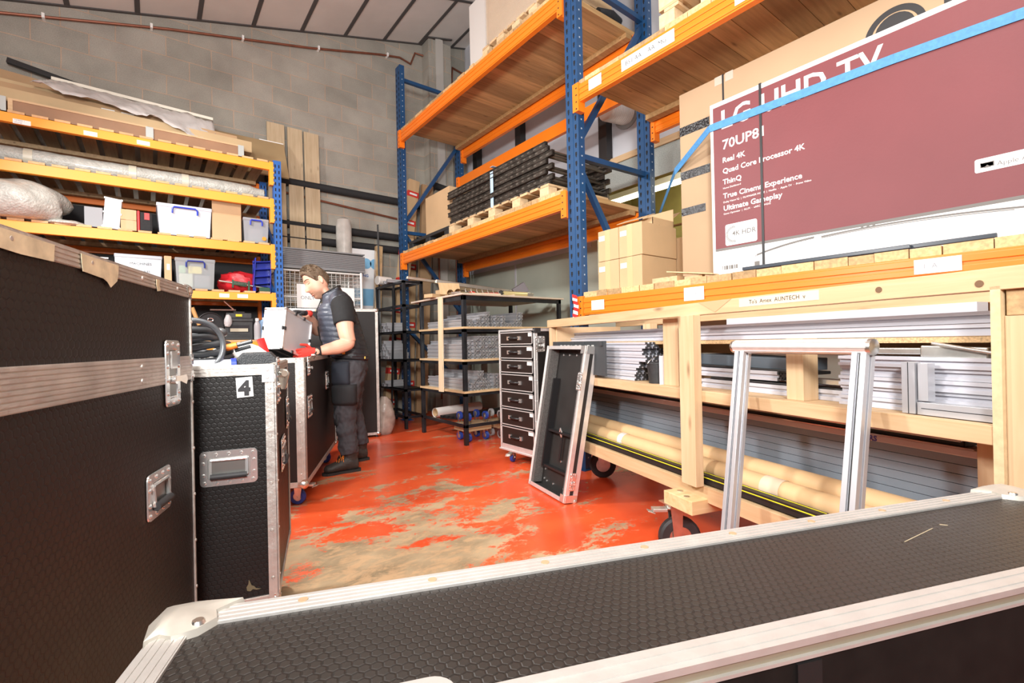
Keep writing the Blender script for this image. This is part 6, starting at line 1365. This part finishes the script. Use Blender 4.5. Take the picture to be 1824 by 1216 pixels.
tag(M().tube([c4(-.14, .12, .965), c4(-.10, .10, .985), c4(-.05, .11, .982), c4(-.02, .14, .965)], .005, 8).build('thin_cable', cable, smooth=True), 'thin black lead in front of the black power tool case', 'cable')

blob('film_bag', 'crumpled clear film bag on the floor right of the black upright case', (2.20, 5.42, 0), (.55, .5, 1.15), .22, mat('bag_film', (.50, .42, .36), .22, 0, .25, 12, .8, 20, alpha=.75, coat=.5), 'bag', 14, .16, 20)
# ================= THE WORKER =================
PO_ = (1.314, 4.14, 0); PR = 158.3
skin = bpy.data.materials.new('skin'); skin.use_nodes = True; N, L = nt(skin); B = N['Principled BSDF']; B.inputs['Roughness'].default_value = .5
B.inputs['Subsurface Weight'].default_value = .08; B.inputs['Subsurface Radius'].default_value = (.02, .008, .004)
tc = N.new('ShaderNodeTexCoord'); n = N.new('ShaderNodeTexNoise'); n.inputs['Scale'].default_value = 9; L.new(tc.outputs['Object'], n.inputs['Vector'])
cr = N.new('ShaderNodeValToRGB'); cr.color_ramp.elements[0].color = (.62, .30, .20, 1); cr.color_ramp.elements[1].color = (.80, .47, .34, 1); L.new(n.outputs[0], cr.inputs[0])
# stubble on the jaw
HC = Vector((.198, 0, 1.606)); th_ = radians(31); yw = radians(24)
HX0 = Vector((cos(th_), 0, -sin(th_))); HZ = Vector((sin(th_), 0, cos(th_))); HY0 = Vector((0, 1, 0))
HXv = HX0*cos(yw)+HY0*sin(yw); HYv = -HX0*sin(yw)+HY0*cos(yw)
jaw = HC+HXv*.060-HZ*.105
sb = N.new('ShaderNodeVectorMath'); sb.operation = 'DISTANCE'; L.new(tc.outputs['Object'], sb.inputs[0]); sb.inputs[1].default_value = jaw
mr = N.new('ShaderNodeMapRange'); mr.inputs['From Min'].default_value = .055; mr.inputs['From Max'].default_value = .088; mr.inputs['To Min'].default_value = .75; mr.inputs['To Max'].default_value = 0; L.new(sb.outputs['Value'], mr.inputs[0])
mx = N.new('ShaderNodeMixRGB'); L.new(mr.outputs[0], mx.inputs[0]); L.new(cr.outputs[0], mx.inputs[1]); mx.inputs[2].default_value = (.30, .17, .11, 1); L.new(mx.outputs[0], B.inputs['Base Color'])
def loft(q, secs, n=24, cap=True):
    """secs: (centre, axisA, axisB)"""
    vs = []
    for c, a, b in secs:
        c, a, b = Vector(c), Vector(a), Vector(b)
        for i in range(n): t = 2*pi*i/n; vs.append(c+a*cos(t)+b*sin(t))
    fs = []; k = len(secs)
    fl = Vector(secs[0][1]).cross(Vector(secs[0][2])).dot(Vector(secs[1][0])-Vector(secs[0][0])) < 0
    for i in range(k-1):
        for j in range(n):
            f = (i*n+j, i*n+(j+1) % n, (i+1)*n+(j+1) % n, (i+1)*n+j); fs.append(f[::-1] if fl else f)
    if cap:
        f0 = tuple(range(n)); f1 = tuple((k-1)*n+j for j in range(n)); fs.append(f0 if fl else f0[::-1]); fs.append(f1[::-1] if fl else f1)
    return q.add(vs, fs)
def limb(q, pts, radii, n=18, flat=1.0, up=(0, 1, 0)):
    P = [Vector(p) for p in pts]; secs = []
    for i, p in enumerate(P):
        t = (P[min(i+1, len(P)-1)]-P[max(i-1, 0)]).normalized(); a = Vector(up)-t*Vector(up).dot(t); a.normalize(); b = t.cross(a); r = radii[i]
        secs.append((p, a*r*flat, b*r))
    return loft(q, secs, n)
def curve(pts, radii, k=6):
    """smooth interpolation of a limb's centre line and radii"""
    P = [Vector(p) for p in pts]; o = []; R = []
    for i in range(len(P)-1):
        p0 = P[max(i-1, 0)]; p1 = P[i]; p2 = P[i+1]; p3 = P[min(i+2, len(P)-1)]
        for j in range(k):
            t = j/k; o.append(.5*((2*p1)+(p2-p0)*t+(2*p0-5*p1+4*p2-p3)*t*t+(-p0+3*p1-3*p2+p3)*t**3)); s = t*t*(3-2*t); R.append(radii[i]*(1-s)+radii[i+1]*s)
    o.append(P[-1]); R.append(radii[-1]); return o, R
def remesh(o, v, sm=3):
    r = o.modifiers.new('rm', 'REMESH'); r.mode = 'VOXEL'; r.voxel_size = v; r.use_smooth_shade = True
    s = o.modifiers.new('sm', 'SMOOTH'); s.factor = .5; s.iterations = sm
    return o
# --- head and arms: one continuous body ---
q = M()
NT, NP = 44, 56; vs = []; fs = []
def g(x, s): return math.exp(-(x/s)**2)
def headpt(ph, t, off=0.0):
    x, y, z = sin(ph)*cos(t), sin(ph)*sin(t), cos(ph)
    X, Y, Zz = x*.103, y*.078, z*.142
    if z < 0: X *= 1-.16*(-z)**2; Y *= 1-.30*(-z)**1.8; X += .024*(-z)**1.4
    if x < 0 and z < -.1: X *= 1-.40*min(1, -z)
    if z < -.15: Zz -= .010*g(x-.75, .5)
    if x > 0:
        X *= 1-.08*g(z-.15, .5)
        nf = g(Y, .012)*(g(Zz+.032, .018) if Zz < -.032 else g(Zz+.032, .034))
        X += .034*nf+.006*g(Y, .026)*g(Zz+.034, .012)
        X += .009*g(Y, .038)*g(Zz-.040, .012)
        X -= .013*(g(Y-.032, .016)+g(Y+.032, .016))*g(Zz-.014, .015)
        X += .005*(g(Y-.031, .012)+g(Y+.031, .012))*g(Zz-.012, .008)
        X += .007*g(Y, .021)*g(Zz+.070, .007)+.007*g(Y, .019)*g(Zz+.084, .007)-.005*g(Y, .024)*g(Zz+.077, .0035)
        X += .014*g(Y, .024)*g(Zz+.118, .018)-.004*g(Y, .03)*g(Zz+.098, .008)
        X += .004*(g(Y-.045, .02)+g(Y+.045, .02))*g(Zz+.022, .02)
    Y += .006*(1 if Y > 0 else -1)*g(x-.25, .5)*g(Zz+.085, .03)
    v = Vector((X, Y, Zz)); n_ = Vector((x/.103, y/.078, z/.142)).normalized(); v += n_*off
    return HC+HXv*v.x+HYv*v.y+HZ*v.z
def onface(y, z, off=0.0):
    """surface point of the face at lateral y, height z"""
    ph = math.acos(max(-1, min(1, z/.142))); st = sin(ph); t = math.asin(max(-1, min(1, y/.078/st))); return headpt(ph, t, off)
for i in range(NT+1):
    for j in range(NP): vs.append(headpt(pi*i/NT, 2*pi*j/NP))
for i in range(NT):
    for j in range(NP): a = i*NP+j; b = i*NP+(j+1) % NP; fs.append((a, a+NP, b+NP, b))
q.add(vs, fs)
for s in (1, -1):   # ears
    c = HC+HYv*.080*s-HXv*.010-HZ*.008; q.tube([c+HZ*.030-HXv*.004, c+HZ*.012-HXv*.014+HYv*.006*s, c-HZ*.012-HXv*.010+HYv*.004*s, c-HZ*.030+HXv*.004, c-HZ*.012+HXv*.008, c+HZ*.016+HXv*.010, c+HZ*.030-HXv*.004], [.009, .0085, .008, .009, .006, .006, .009], 8); q.ball(c-HXv*.002, .020, 10, (.5, .3, 1.1)); 
loft(q, [((.055, 0, 1.36), (0, .085, 0), (.075, 0, 0)), ((.075, 0, 1.43), (0, .068, 0), (.064, 0, 0)), ((.105, 0, 1.485), (0, .062, 0), (.060, 0, .01)), ((.15, 0, 1.55), (0, .06, 0), (.06, 0, .02)), ((.17, 0, 1.60), (0, .05, 0), (.05, 0, .02))], 24)
loft(q, [((.02, 0, 1.18), (0, .15, 0), (.11, 0, 0)), ((.04, 0, 1.32), (0, .17, 0), (.11, 0, 0)), ((.045, 0, 1.39), (0, .165, 0), (.09, 0, 0)), ((.055, 0, 1.42), (0, .10, 0), (.07, 0, 0))], 24)
LS, LE, LW_ = (-.02, .195, 1.375), (-.075, .30, 1.085), (.145, .395, 1.022)
p, r = curve([LS, (-.035, .25, 1.27), (-.05, .285, 1.16), LE], [.078, .072, .062, .052]); limb(q, p, r, 18)
p, r = curve([(-.07, .295, 1.12), (-.06, .305, 1.075), (.01, .335, 1.05), (.08, .367, 1.035), LW_, (.175, .407, 1.02)], [.045, .052, .056, .046, .032, .030]); limb(q, p, r, 18, up=(0, 0, 1))
RS, RE, RW = (.05, -.195, 1.37), (.20, -.11, 1.20), (.262, .16, 1.315)
p, r = curve([RS, (.13, -.17, 1.28), RE], [.078, .068, .052]); limb(q, p, r, 18)
p, r = curve([(.19, -.12, 1.22), (.21, -.10, 1.20), (.24, .0, 1.25), RW, (.268, .185, 1.325)], [.045, .052, .052, .034, .030]); limb(q, p, r, 18)
body = q.build('person', skin, recenter=False); body.location = PO_; body.rotation_euler = (0, 0, radians(PR)); remesh(body, .0045, 2)
tag(body, 'man in a dark quilted body warmer and work trousers reaching into the case', 'person')
def on(nm, q, m, smooth=True, **k): return q.build(nm, m, body, smooth, **k)
# hair: cap over the crown, short at the sides
q = M(); vs = []; fs = []
def hairline(t):
    """lowest polar angle of the hair for azimuth t (0 = face)"""
    a = abs((t+pi) % (2*pi)-pi)
    P = [(0, .86), (.45, .88), (.75, 1.02), (1.05, 1.30), (1.30, 1.62), (1.50, 1.66), (1.62, 1.40), (1.85, 1.45), (2.1, 1.85), (2.5, 2.02), (pi, 2.08)]
    for (a0, p0), (a1, p1) in zip(P, P[1:]):
        if a <= a1: f_ = (a-a0)/(a1-a0); return p0*(1-f_)+p1*f_
    return P[-1][1]
NR = 26
for i in range(NR+1):
    for j in range(NP):
        t = 2*pi*j/NP; hl = hairline(t); u = i/NR; ph = hl*u
        th2 = (.012*(1-u**3)+.004)*(1+.25*sin(7*t+9*u)+.2*sin(17*t)*u) if u < .97 else -.004
        if cos(t) > .3: th2 += .010*g(u-.88, .16)
        vs.append(headpt(ph, t, th2))
for i in range(NR):
    for j in range(NP): a = i*NP+j; b = i*NP+(j+1) % NP; fs.append((a, a+NP, b+NP, b))
q.add(vs, fs)
rnd = random.Random(2)
for k in range(420):   # short swept tufts
    t = rnd.uniform(-pi, pi); u = rnd.uniform(.02, .93); ph = hairline(t)*u; c = headpt(ph, t, .010*(1-u**3)+.003); up_ = (headpt(ph, t, .02)-c).normalized()
    d = (HXv*.75+up_*.45+HYv*.25*sin(3*t)).normalized() if cos(t) > -.2 or u < .5 else (-HZ*.9+up_*.25).normalized()
    l_ = rnd.uniform(.010, .020)*(1.2 if u < .6 else .6); q.tube([c-d*.004, c+d*l_*.6, c+d*l_+up_*.001], [.0042, .0034, .001], 5)
hair_m = mat('brown_hair', (.135, .088, .052), .55, 0, .35, 60, .8, 150, stretch=(1, 1, 3))
on('hair', q, hair_m)
# eyebrows and eyes
for s in (1, -1): q = M(); q.tube([onface(s*.014, .041, .001), onface(s*.028, .046, .0015), onface(s*.042, .046, .0015), onface(s*.054, .038, .001)], [.0026, .0036, .003, .0015], 8); on('eyebrow', q, mat('eyebrow', (.12, .075, .045), .7))
for s in (1, -1): q = M(); q.tube([onface(s*.021, .012, .0005), onface(s*.030, .0095, .002), onface(s*.040, .0100, .0015), onface(s*.047, .0135, .0005)], [.0010, .0016, .0016, .001], 6); on('eyelashes', q, mat('eyelash', (.10, .055, .04), .7))
q = M(); q.tube([onface(-.021, -.0785, .0006), onface(-.008, -.076, .0016), onface(.008, -.076, .0016), onface(.021, -.0785, .0006)], [.0012, .0028, .0028, .0012], 8); on('lips', q, mat('lip', (.50, .20, .16), .5))
# --- t-shirt: sleeves + collar ---
q = M()
p, r = curve([(-.005, .15, 1.40), (-.02, .195, 1.375), (-.033, .24, 1.29), (-.040, .258, 1.235)], [.088, .092, .089, .086]); limb(q, p, r, 24)
p, r = curve([(.04, -.15, 1.40), (.05, -.195, 1.37), (.09, -.19, 1.31), (.125, -.17, 1.275)], [.088, .09, .082, .076]); limb(q, p, r, 24)
loft(q, [((-.03, 0, .98), (0, .15, 0), (.13, 0, 0)), ((.0, 0, 1.2), (0, .165, 0), (.14, 0, 0)), ((.04, 0, 1.36), (0, .17, 0), (.12, 0, 0)), ((.05, 0, 1.43), (0, .10, 0), (.08, 0, 0)), ((.085, 0, 1.475), (0, .069, 0), (.066, 0, .01))], 28)
ts = on('t_shirt', q, mat('black_cotton', (.010, .010, .011), .85, 0, .15, 20, .35, 25)); remesh(ts, .009, 3)
# --- quilted body warmer ---
vm = bpy.data.materials.new('quilted_nylon'); vm.use_nodes = True; N, L = nt(vm); B = N['Principled BSDF']; B.inputs['Roughness'].default_value = .42
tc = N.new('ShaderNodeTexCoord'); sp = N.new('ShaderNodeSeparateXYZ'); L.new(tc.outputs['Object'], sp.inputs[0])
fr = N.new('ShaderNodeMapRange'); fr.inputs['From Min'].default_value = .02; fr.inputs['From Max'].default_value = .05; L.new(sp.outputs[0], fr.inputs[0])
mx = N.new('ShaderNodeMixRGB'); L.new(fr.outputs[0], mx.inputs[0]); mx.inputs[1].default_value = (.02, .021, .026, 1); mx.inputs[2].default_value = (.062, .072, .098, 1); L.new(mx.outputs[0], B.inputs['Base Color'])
nn = N.new('ShaderNodeTexNoise'); nn.inputs['Scale'].default_value = 45; L.new(tc.outputs['Object'], nn.inputs['Vector']); bp = N.new('ShaderNodeBump'); bp.inputs['Strength'].default_value = .45; bp.inputs['Distance'].default_value = .008; L.new(nn.outputs[0], bp.inputs['Height']); L.new(bp.outputs[0], B.inputs['Normal'])
q = M(); secs = []
tab = [(.945, -.065, .150, .185), (.96, -.06, .160, .190), (1.02, -.035, .170, .186), (1.10, -.01, .176, .182), (1.18, .008, .172, .184), (1.26, .022, .165, .190), (1.32, .035, .158, .192), (1.37, .042, .146, .184), (1.41, .05, .120, .165), (1.44, .055, .10, .135), (1.462, .065, .088, .105), (1.485, .082, .078, .080), (1.515, .092, .073, .075)]
zs = [.945+(.57)*i/75 for i in range(76)]
def itp(z):
    for a, b in zip(tab, tab[1:]):
        if a[0] <= z <= b[0]+1e-6:
            f_ = (z-a[0])/(b[0]-a[0]); return [a[k]*(1-f_)+b[k]*f_ for k in range(1, 4)]
    return tab[-1][1:]
n = 48; vs = []; fs = []
for i, z in enumerate(zs):
    cx, rx, ry = itp(z); puff = .007*abs(sin(pi*(z-.945)/.045))**.5 if z < 1.43 else .004
    if z < .975: puff = 0
    for j in range(n):
        t = 2*pi*j/n; e = .88; c_, s_ = cos(t), sin(t); xx = (abs(c_)**e)*(1 if c_ > 0 else -1); yy = (abs(s_)**e)*(1 if s_ > 0 else -1)
        rr = 1; pf = puff*(1 if abs(c_) > .15 else .5)
        kk = max(0, min(1, (z-1.38)/.12)); kk = kk*kk*(3-2*kk); vs.append((cx+xx*(rx+pf)-.006*kk, yy*(ry+pf), z+.012*c_*(1 if z < 1.3 else .0)-kk*(.045*c_-.008)))
for i in range(len(zs)-1):
    for j in range(n): fs.append((i*n+j, i*n+(j+1) % n, (i+1)*n+(j+1) % n, (i+1)*n+j))
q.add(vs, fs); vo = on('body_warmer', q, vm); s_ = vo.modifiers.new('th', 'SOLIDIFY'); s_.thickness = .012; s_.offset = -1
# shoulder straps of the body warmer
for s in (1, -1):
    q = M(); p, r = curve([(.02, .06*s, 1.462), (.01, .105*s, 1.438), (-.008, .145*s, 1.405)], [.075, .088, .098]); limb(q, p, r, 24, up=(0, 0, 1)); o = on('shoulder_panel', q, vm); remesh(o, .01, 3)
q = M(); pts = []
for z in (.955, 1.02, 1.1, 1.18, 1.26, 1.32, 1.37, 1.41, 1.45, 1.485, 1.515): cx, rx, ry = itp(z); pts.append((cx+rx+.012, .012, z+.011*(z < 1.3)))
q.tube(pts, .005, 6); on('zip', q, dark)
M().box(.0, .002, -.012, .012, -.009, .009).build('badge', mat('amber_badge', (.7, .42, .05), .5), body).location = (.205, .06, 1.36)
M().box(-.012, .012, .0, .002, -.010, .010).build('badge', mat('amber_badge2', (.75, .25, .02), .5), body).location = (-.02, .199, 1.0)
q = M(); p = [(.086+.077*cos(t), .079*sin(t), 1.530-.046*cos(t)) for t in [2*pi*i/24 for i in range(24)]]; q.tube(p, .006, 8, closed=True); on('collar_trim', q, dark)
# --- trousers ---
tm = mat('charcoal_workwear', (.045, .042, .048), .8, 0, .12, 14, .5, 22)
q = M()
loft(q, [((-.055, 0, 1.0), (0, .16, 0), (.135, 0, 0)), ((-.065, 0, .93), (0, .175, 0), (.14, 0, 0)), ((-.07, -.01, .85), (0, .18, 0), (.135, 0, 0)), ((-.06, -.02, .80), (0, .15, 0), (.11, 0, 0))], 28)
KN = dict(n=24)
p, r = curve([(-.065, .085, .90), (-.062, .10, .84), (-.045, .115, .70), (-.022, .12, .56), (-.022, .125, .40), (-.035, .13, .27), (-.042, .13, .20), (-.045, .13, .155)], [.125, .122, .104, .096, .082, .080, .080, .074]); limb(q, p, r, 24)
p, r = curve([(-.07, -.09, .90), (-.07, -.11, .84), (-.06, -.15, .70), (-.05, -.18, .56), (-.07, -.20, .40), (-.10, -.22, .28), (-.115, -.225, .20), (-.12, -.225, .155)], [.125, .120, .104, .094, .080, .078, .078, .072]); limb(q, p, r, 24)
tr_ = on('trousers', q, tm); remesh(tr_, .009, 3)
d_tx = tr_.modifiers.new('folds', 'DISPLACE'); tx = bpy.data.textures.new('folds', 'CLOUDS'); tx.noise_scale = .06; d_tx.texture = tx; d_tx.strength = .032; d_tx.mid_level = .5
pk = mat('navy_pocket', (.014, .018, .028), .8, 0, .1, 10); pk2 = mat('black_pocket', (.014, .014, .016), .8, 0, .1, 10)
def patch(nm, c, w, h, m, rx=.0, bulge=.012, dirx=.75):
    """curved patch over the near thigh"""
    q = M(); vs = []; fs = []; c = Vector(c)
    for i in range(9):
        a = (i/8-.5)*w/.115
        for j in range(7):
            z = (j/6-.5)*h; ang = a+dirx; rr_ = c.z if 0 else .118+bulge+(0 if 0 < i < 8 and 0 < j < 6 else -bulge*.8)
            rr_ *= rx or 1; vs.append((c.x+rr_*cos(ang+.0), c.y+rr_*sin(ang), c.z+z))
    for i in range(8):
        for j in range(6): k = i*7+j; fs.append((k, k+7, k+8, k+1))
    q.add(vs, fs); o = on(nm, q, m); s2 = o.modifiers.new('th', 'SOLIDIFY'); s2.thickness = .012; s2.offset = -1; return o
patch('holster_pocket', (-.045, .10, .83), .17, .20, pk, 1.08, .012, 1.0)
patch('knee_pocket', (-.040, .115, .655), .29, .17, pk2, .98, .012, 1.05)
patch('shin_panel', (-.025, .12, .49), .11, .18, pk2, .80, .004, .35)
for (x, y, z) in ((.0, .215, .705), (-.17, .13, .955)): M().box(-.02, .02, -.004, .004, -.010, .010).build('amber_tag', mat('amber_badge', (.7, .42, .05), .5), body).location = (x, y, z)
# --- boots ---
bm2 = mat('worn_black_leather', (.030, .024, .020), .6, 0, .35, 18, .4, 60); sole = mat('boot_sole', (.02, .018, .016), .8)
def boot(nm, heel, toe):
    heel, toe = Vector((*heel, 0)), Vector((*toe, 0)); f_ = (toe-heel); Lb = f_.length; f_.normalize(); s_ = Vector((-f_.y, f_.x, 0)); q = M(); z = Vector((0, 0, 1))
    def sec(u, w, h0, h1): c = heel+f_*Lb*u+z*(h0+h1)/2; return (c, s_*w, z*(h1-h0)/2)
    loft(q, [sec(.0, .018, .03, .08), sec(.03, .038, .015, .12), sec(.2, .044, .015, .14), sec(.42, .047, .015, .135), sec(.60, .051, .015, .105), sec(.80, .055, .015, .088), sec(.94, .046, .015, .078), sec(1.0, .022, .025, .06)], 24)
    loft(q, [(heel+f_*Lb*.24+z*.06, s_*.040, f_*.06), (heel+f_*Lb*.22+z*.12, s_*.042, f_*.055), (heel+f_*Lb*.20+z*.17, s_*.052, f_*.062), (heel+f_*Lb*.19+z*.20, s_*.055, f_*.064)], 24)
    o = on(nm, q, bm2); remesh(o, .006, 2)
    q = M(); P = [(-.01, -.036), (.06, -.042), (.13, -.036), (.2, -.050), (.25, -.047), (.282, -.02), (.285, .0), (.282, .02), (.25, .047), (.2, .050), (.13, .036), (.06, .042), (-.01, .036), (-.02, 0)]
    q.prism([(x*Lb/.27, y) for x, y in P], heel+z*0, f_, s_, z*.020); q.build('sole', sole, o)
    q = M()
    for k in range(4):
        u = .42+.07*k; zt = .143-.012*k; c = heel+f_*Lb*u
        q.tube([c-s_*.03+z*(zt-.02), c+z*zt+s_*.0, c+s_*.03+f_*.012+z*(zt-.022)], .0028, 6)
    for sx in (-1, 1): q.tube([heel+f_*Lb*.42+z*.148, heel+f_*Lb*.44+z*.168+s_*sx*.02, heel+f_*Lb*.50+z*.14+s_*sx*.045, heel+f_*Lb*.48+z*.10+s_*sx*.055], .0026, 6)
    q.build('laces', mat('orange_lace', (.8, .22, .02), .6), o, True)
boot('boot', (-.115, .105), (.150, .185)); boot('boot', (-.175, -.27), (.07, -.16))
# --- gloved hands ---
gr = mat('red_knit_glove', (.68, .045, .03), .75, 0, .12, 60, .3, 200); gk = mat('black_glove_coating', (.02, .02, .022), .6, 0, .1, 30)
def hand(nm, wrist, fwd, side, mats, curl, spread=.012, thumb=1, tips=True):
    """palm + four fingers of unequal length + thumb leaving the side of the palm"""
    w, f_, s_ = Vector(wrist), Vector(fwd).normalized(), Vector(side).normalized(); nrm = f_.cross(s_).normalized(); q = M()
    loft(q, [(w-f_*.02, s_*.030, nrm*.024), (w+f_*.01, s_*.034, nrm*.022), (w+f_*.05, s_*.043, nrm*.018), (w+f_*.085, s_*.043, nrm*.015), (w+f_*.098, s_*.038, nrm*.011)], 16)
    for k, (o_, L1) in enumerate(((-.032, .062), (-.011, .078), (.011, .084), (.032, .074))):
        b = w+f_*.085+s_*o_; dirs = f_; pts = [b]; cu = curl*(1+.12*k); a = 0
        for sgm, fr_ in enumerate((.42, .32, .26)):
            a += cu*(.6 if sgm == 0 else 1); dd = f_*cos(a)-nrm*sin(a)+s_*o_*2*spread/.012*.2; pts.append(pts[-1]+dd.normalized()*L1*fr_)
        q.tube([pts[0], pts[1], pts[2], pts[3], pts[3]+(pts[3]-pts[2]).normalized()*.004], [.0105, .010, .0092, .0078, .004], 10)
    tb_ = w+f_*.03+s_*-.034*thumb; d1 = (f_*.65-s_*.75*thumb-nrm*.25).normalized(); d2 = (f_*.9-s_*.25*thumb-nrm*.45).normalized()
    q.tube([tb_, tb_+d1*.035, tb_+d1*.035+d2*.028, tb_+d1*.035+d2*.05, tb_+d1*.035+d2*.054], [.014, .0125, .011, .009, .004], 10)
    o = on(nm, q, mats[0]); remesh(o, .004, 1)
    q = M(); loft(q, [(w-f_*.045, s_*.035, nrm*.029), (w-f_*.02, s_*.034, nrm*.028), (w-f_*.005, s_*.035, nrm*.026)], 16, False); c = q.build('cuff', mats[1], o, True); sd = c.modifiers.new('th', 'SOLIDIFY'); sd.thickness = .004; return o
hand('glove', (.175, .405, 1.018), (.97, .2, -.12), (0.1, .1, .98), (gr, gk), .25, thumb=-1)
hand('glove', (.268, .18, 1.33), (.75, .6, .10), (-.6, .75, .0), (gk, gr), .42, thumb=-1)
# ---- silver case he is holding ----
A_ = Vector((.781, 3.724, 1.338)); Lv = Vector((.30, .36, -.115)).normalized(); Tv = Vector((-Lv.y, Lv.x, 0)).normalized(); Uv = Tv.cross(Lv)*-1
if Uv.z < 0: Uv = -Uv
fc = thing('silver_case', 'large silver equipment case the man is lifting out', 'case', A_-Uv*.295)
AL, AH, AT = .40, .295, .145
def cb(q, l0, l1, t0, t1, u0, u1): return q.obox(Lv*(l0+l1)/2+Tv*(t0+t1)/2+Uv*(u0+u1)/2, Lv*(l1-l0)/2, Tv*(t1-t0)/2, Uv*(u1-u0)/2)
q = M(); cb(q, 0, AL, 0, AT, 0, AH); q.build('case_shell', mat('silver_panel', (.66, .68, .71), .38, .35, .04, 6), fc, bevel=.004)
q = M()
for (t_, u_) in ((0, 0), (AT, 0), (0, AH), (AT, AH)): cb(q, 0, AL, t_-.008, t_+.008, u_-.008, u_+.008)
for (l_, t_) in ((0, 0), (0, AT), (AL, 0), (AL, AT)): cb(q, l_-.008, l_+.008, t_-.008, t_+.008, 0, AH)
for (l_, u_) in ((0, 0), (0, AH), (AL, 0), (AL, AH)): cb(q, l_-.008, l_+.008, 0, AT, u_-.008, u_+.008)
cb(q, -.010, AL, AT*.46, AT*.54, -.009, .0); cb(q, -.010, -.002, AT*.40, AT*.43, 0, AH)
q.build('aluminium_edging', alu, fc, bevel=.002)
q = M()
for l_ in (0, AL):
    for t_ in (0, AT):
        for u_ in (0, AH): q.ball(Lv*l_+Tv*t_+Uv*u_, .014, 8)
q.build('steel_corner', zinc, fc, True)
q = M()
for l_, t_, u_ in ((-.010, .0, AH*.5), (-.0, -.010, AH*.5), (AL*.33, -.010, AH), (AL*.66, -.010, AH), (AL*.96, -.01, AH*.5), (AL*.33, -.01, 0), (-.010, AT, AH*.5)): cb(q, l_-.009, l_+.009, t_-.005, t_+.005, u_-.012, u_+.012)
q.build('black_clip', dark, fc)
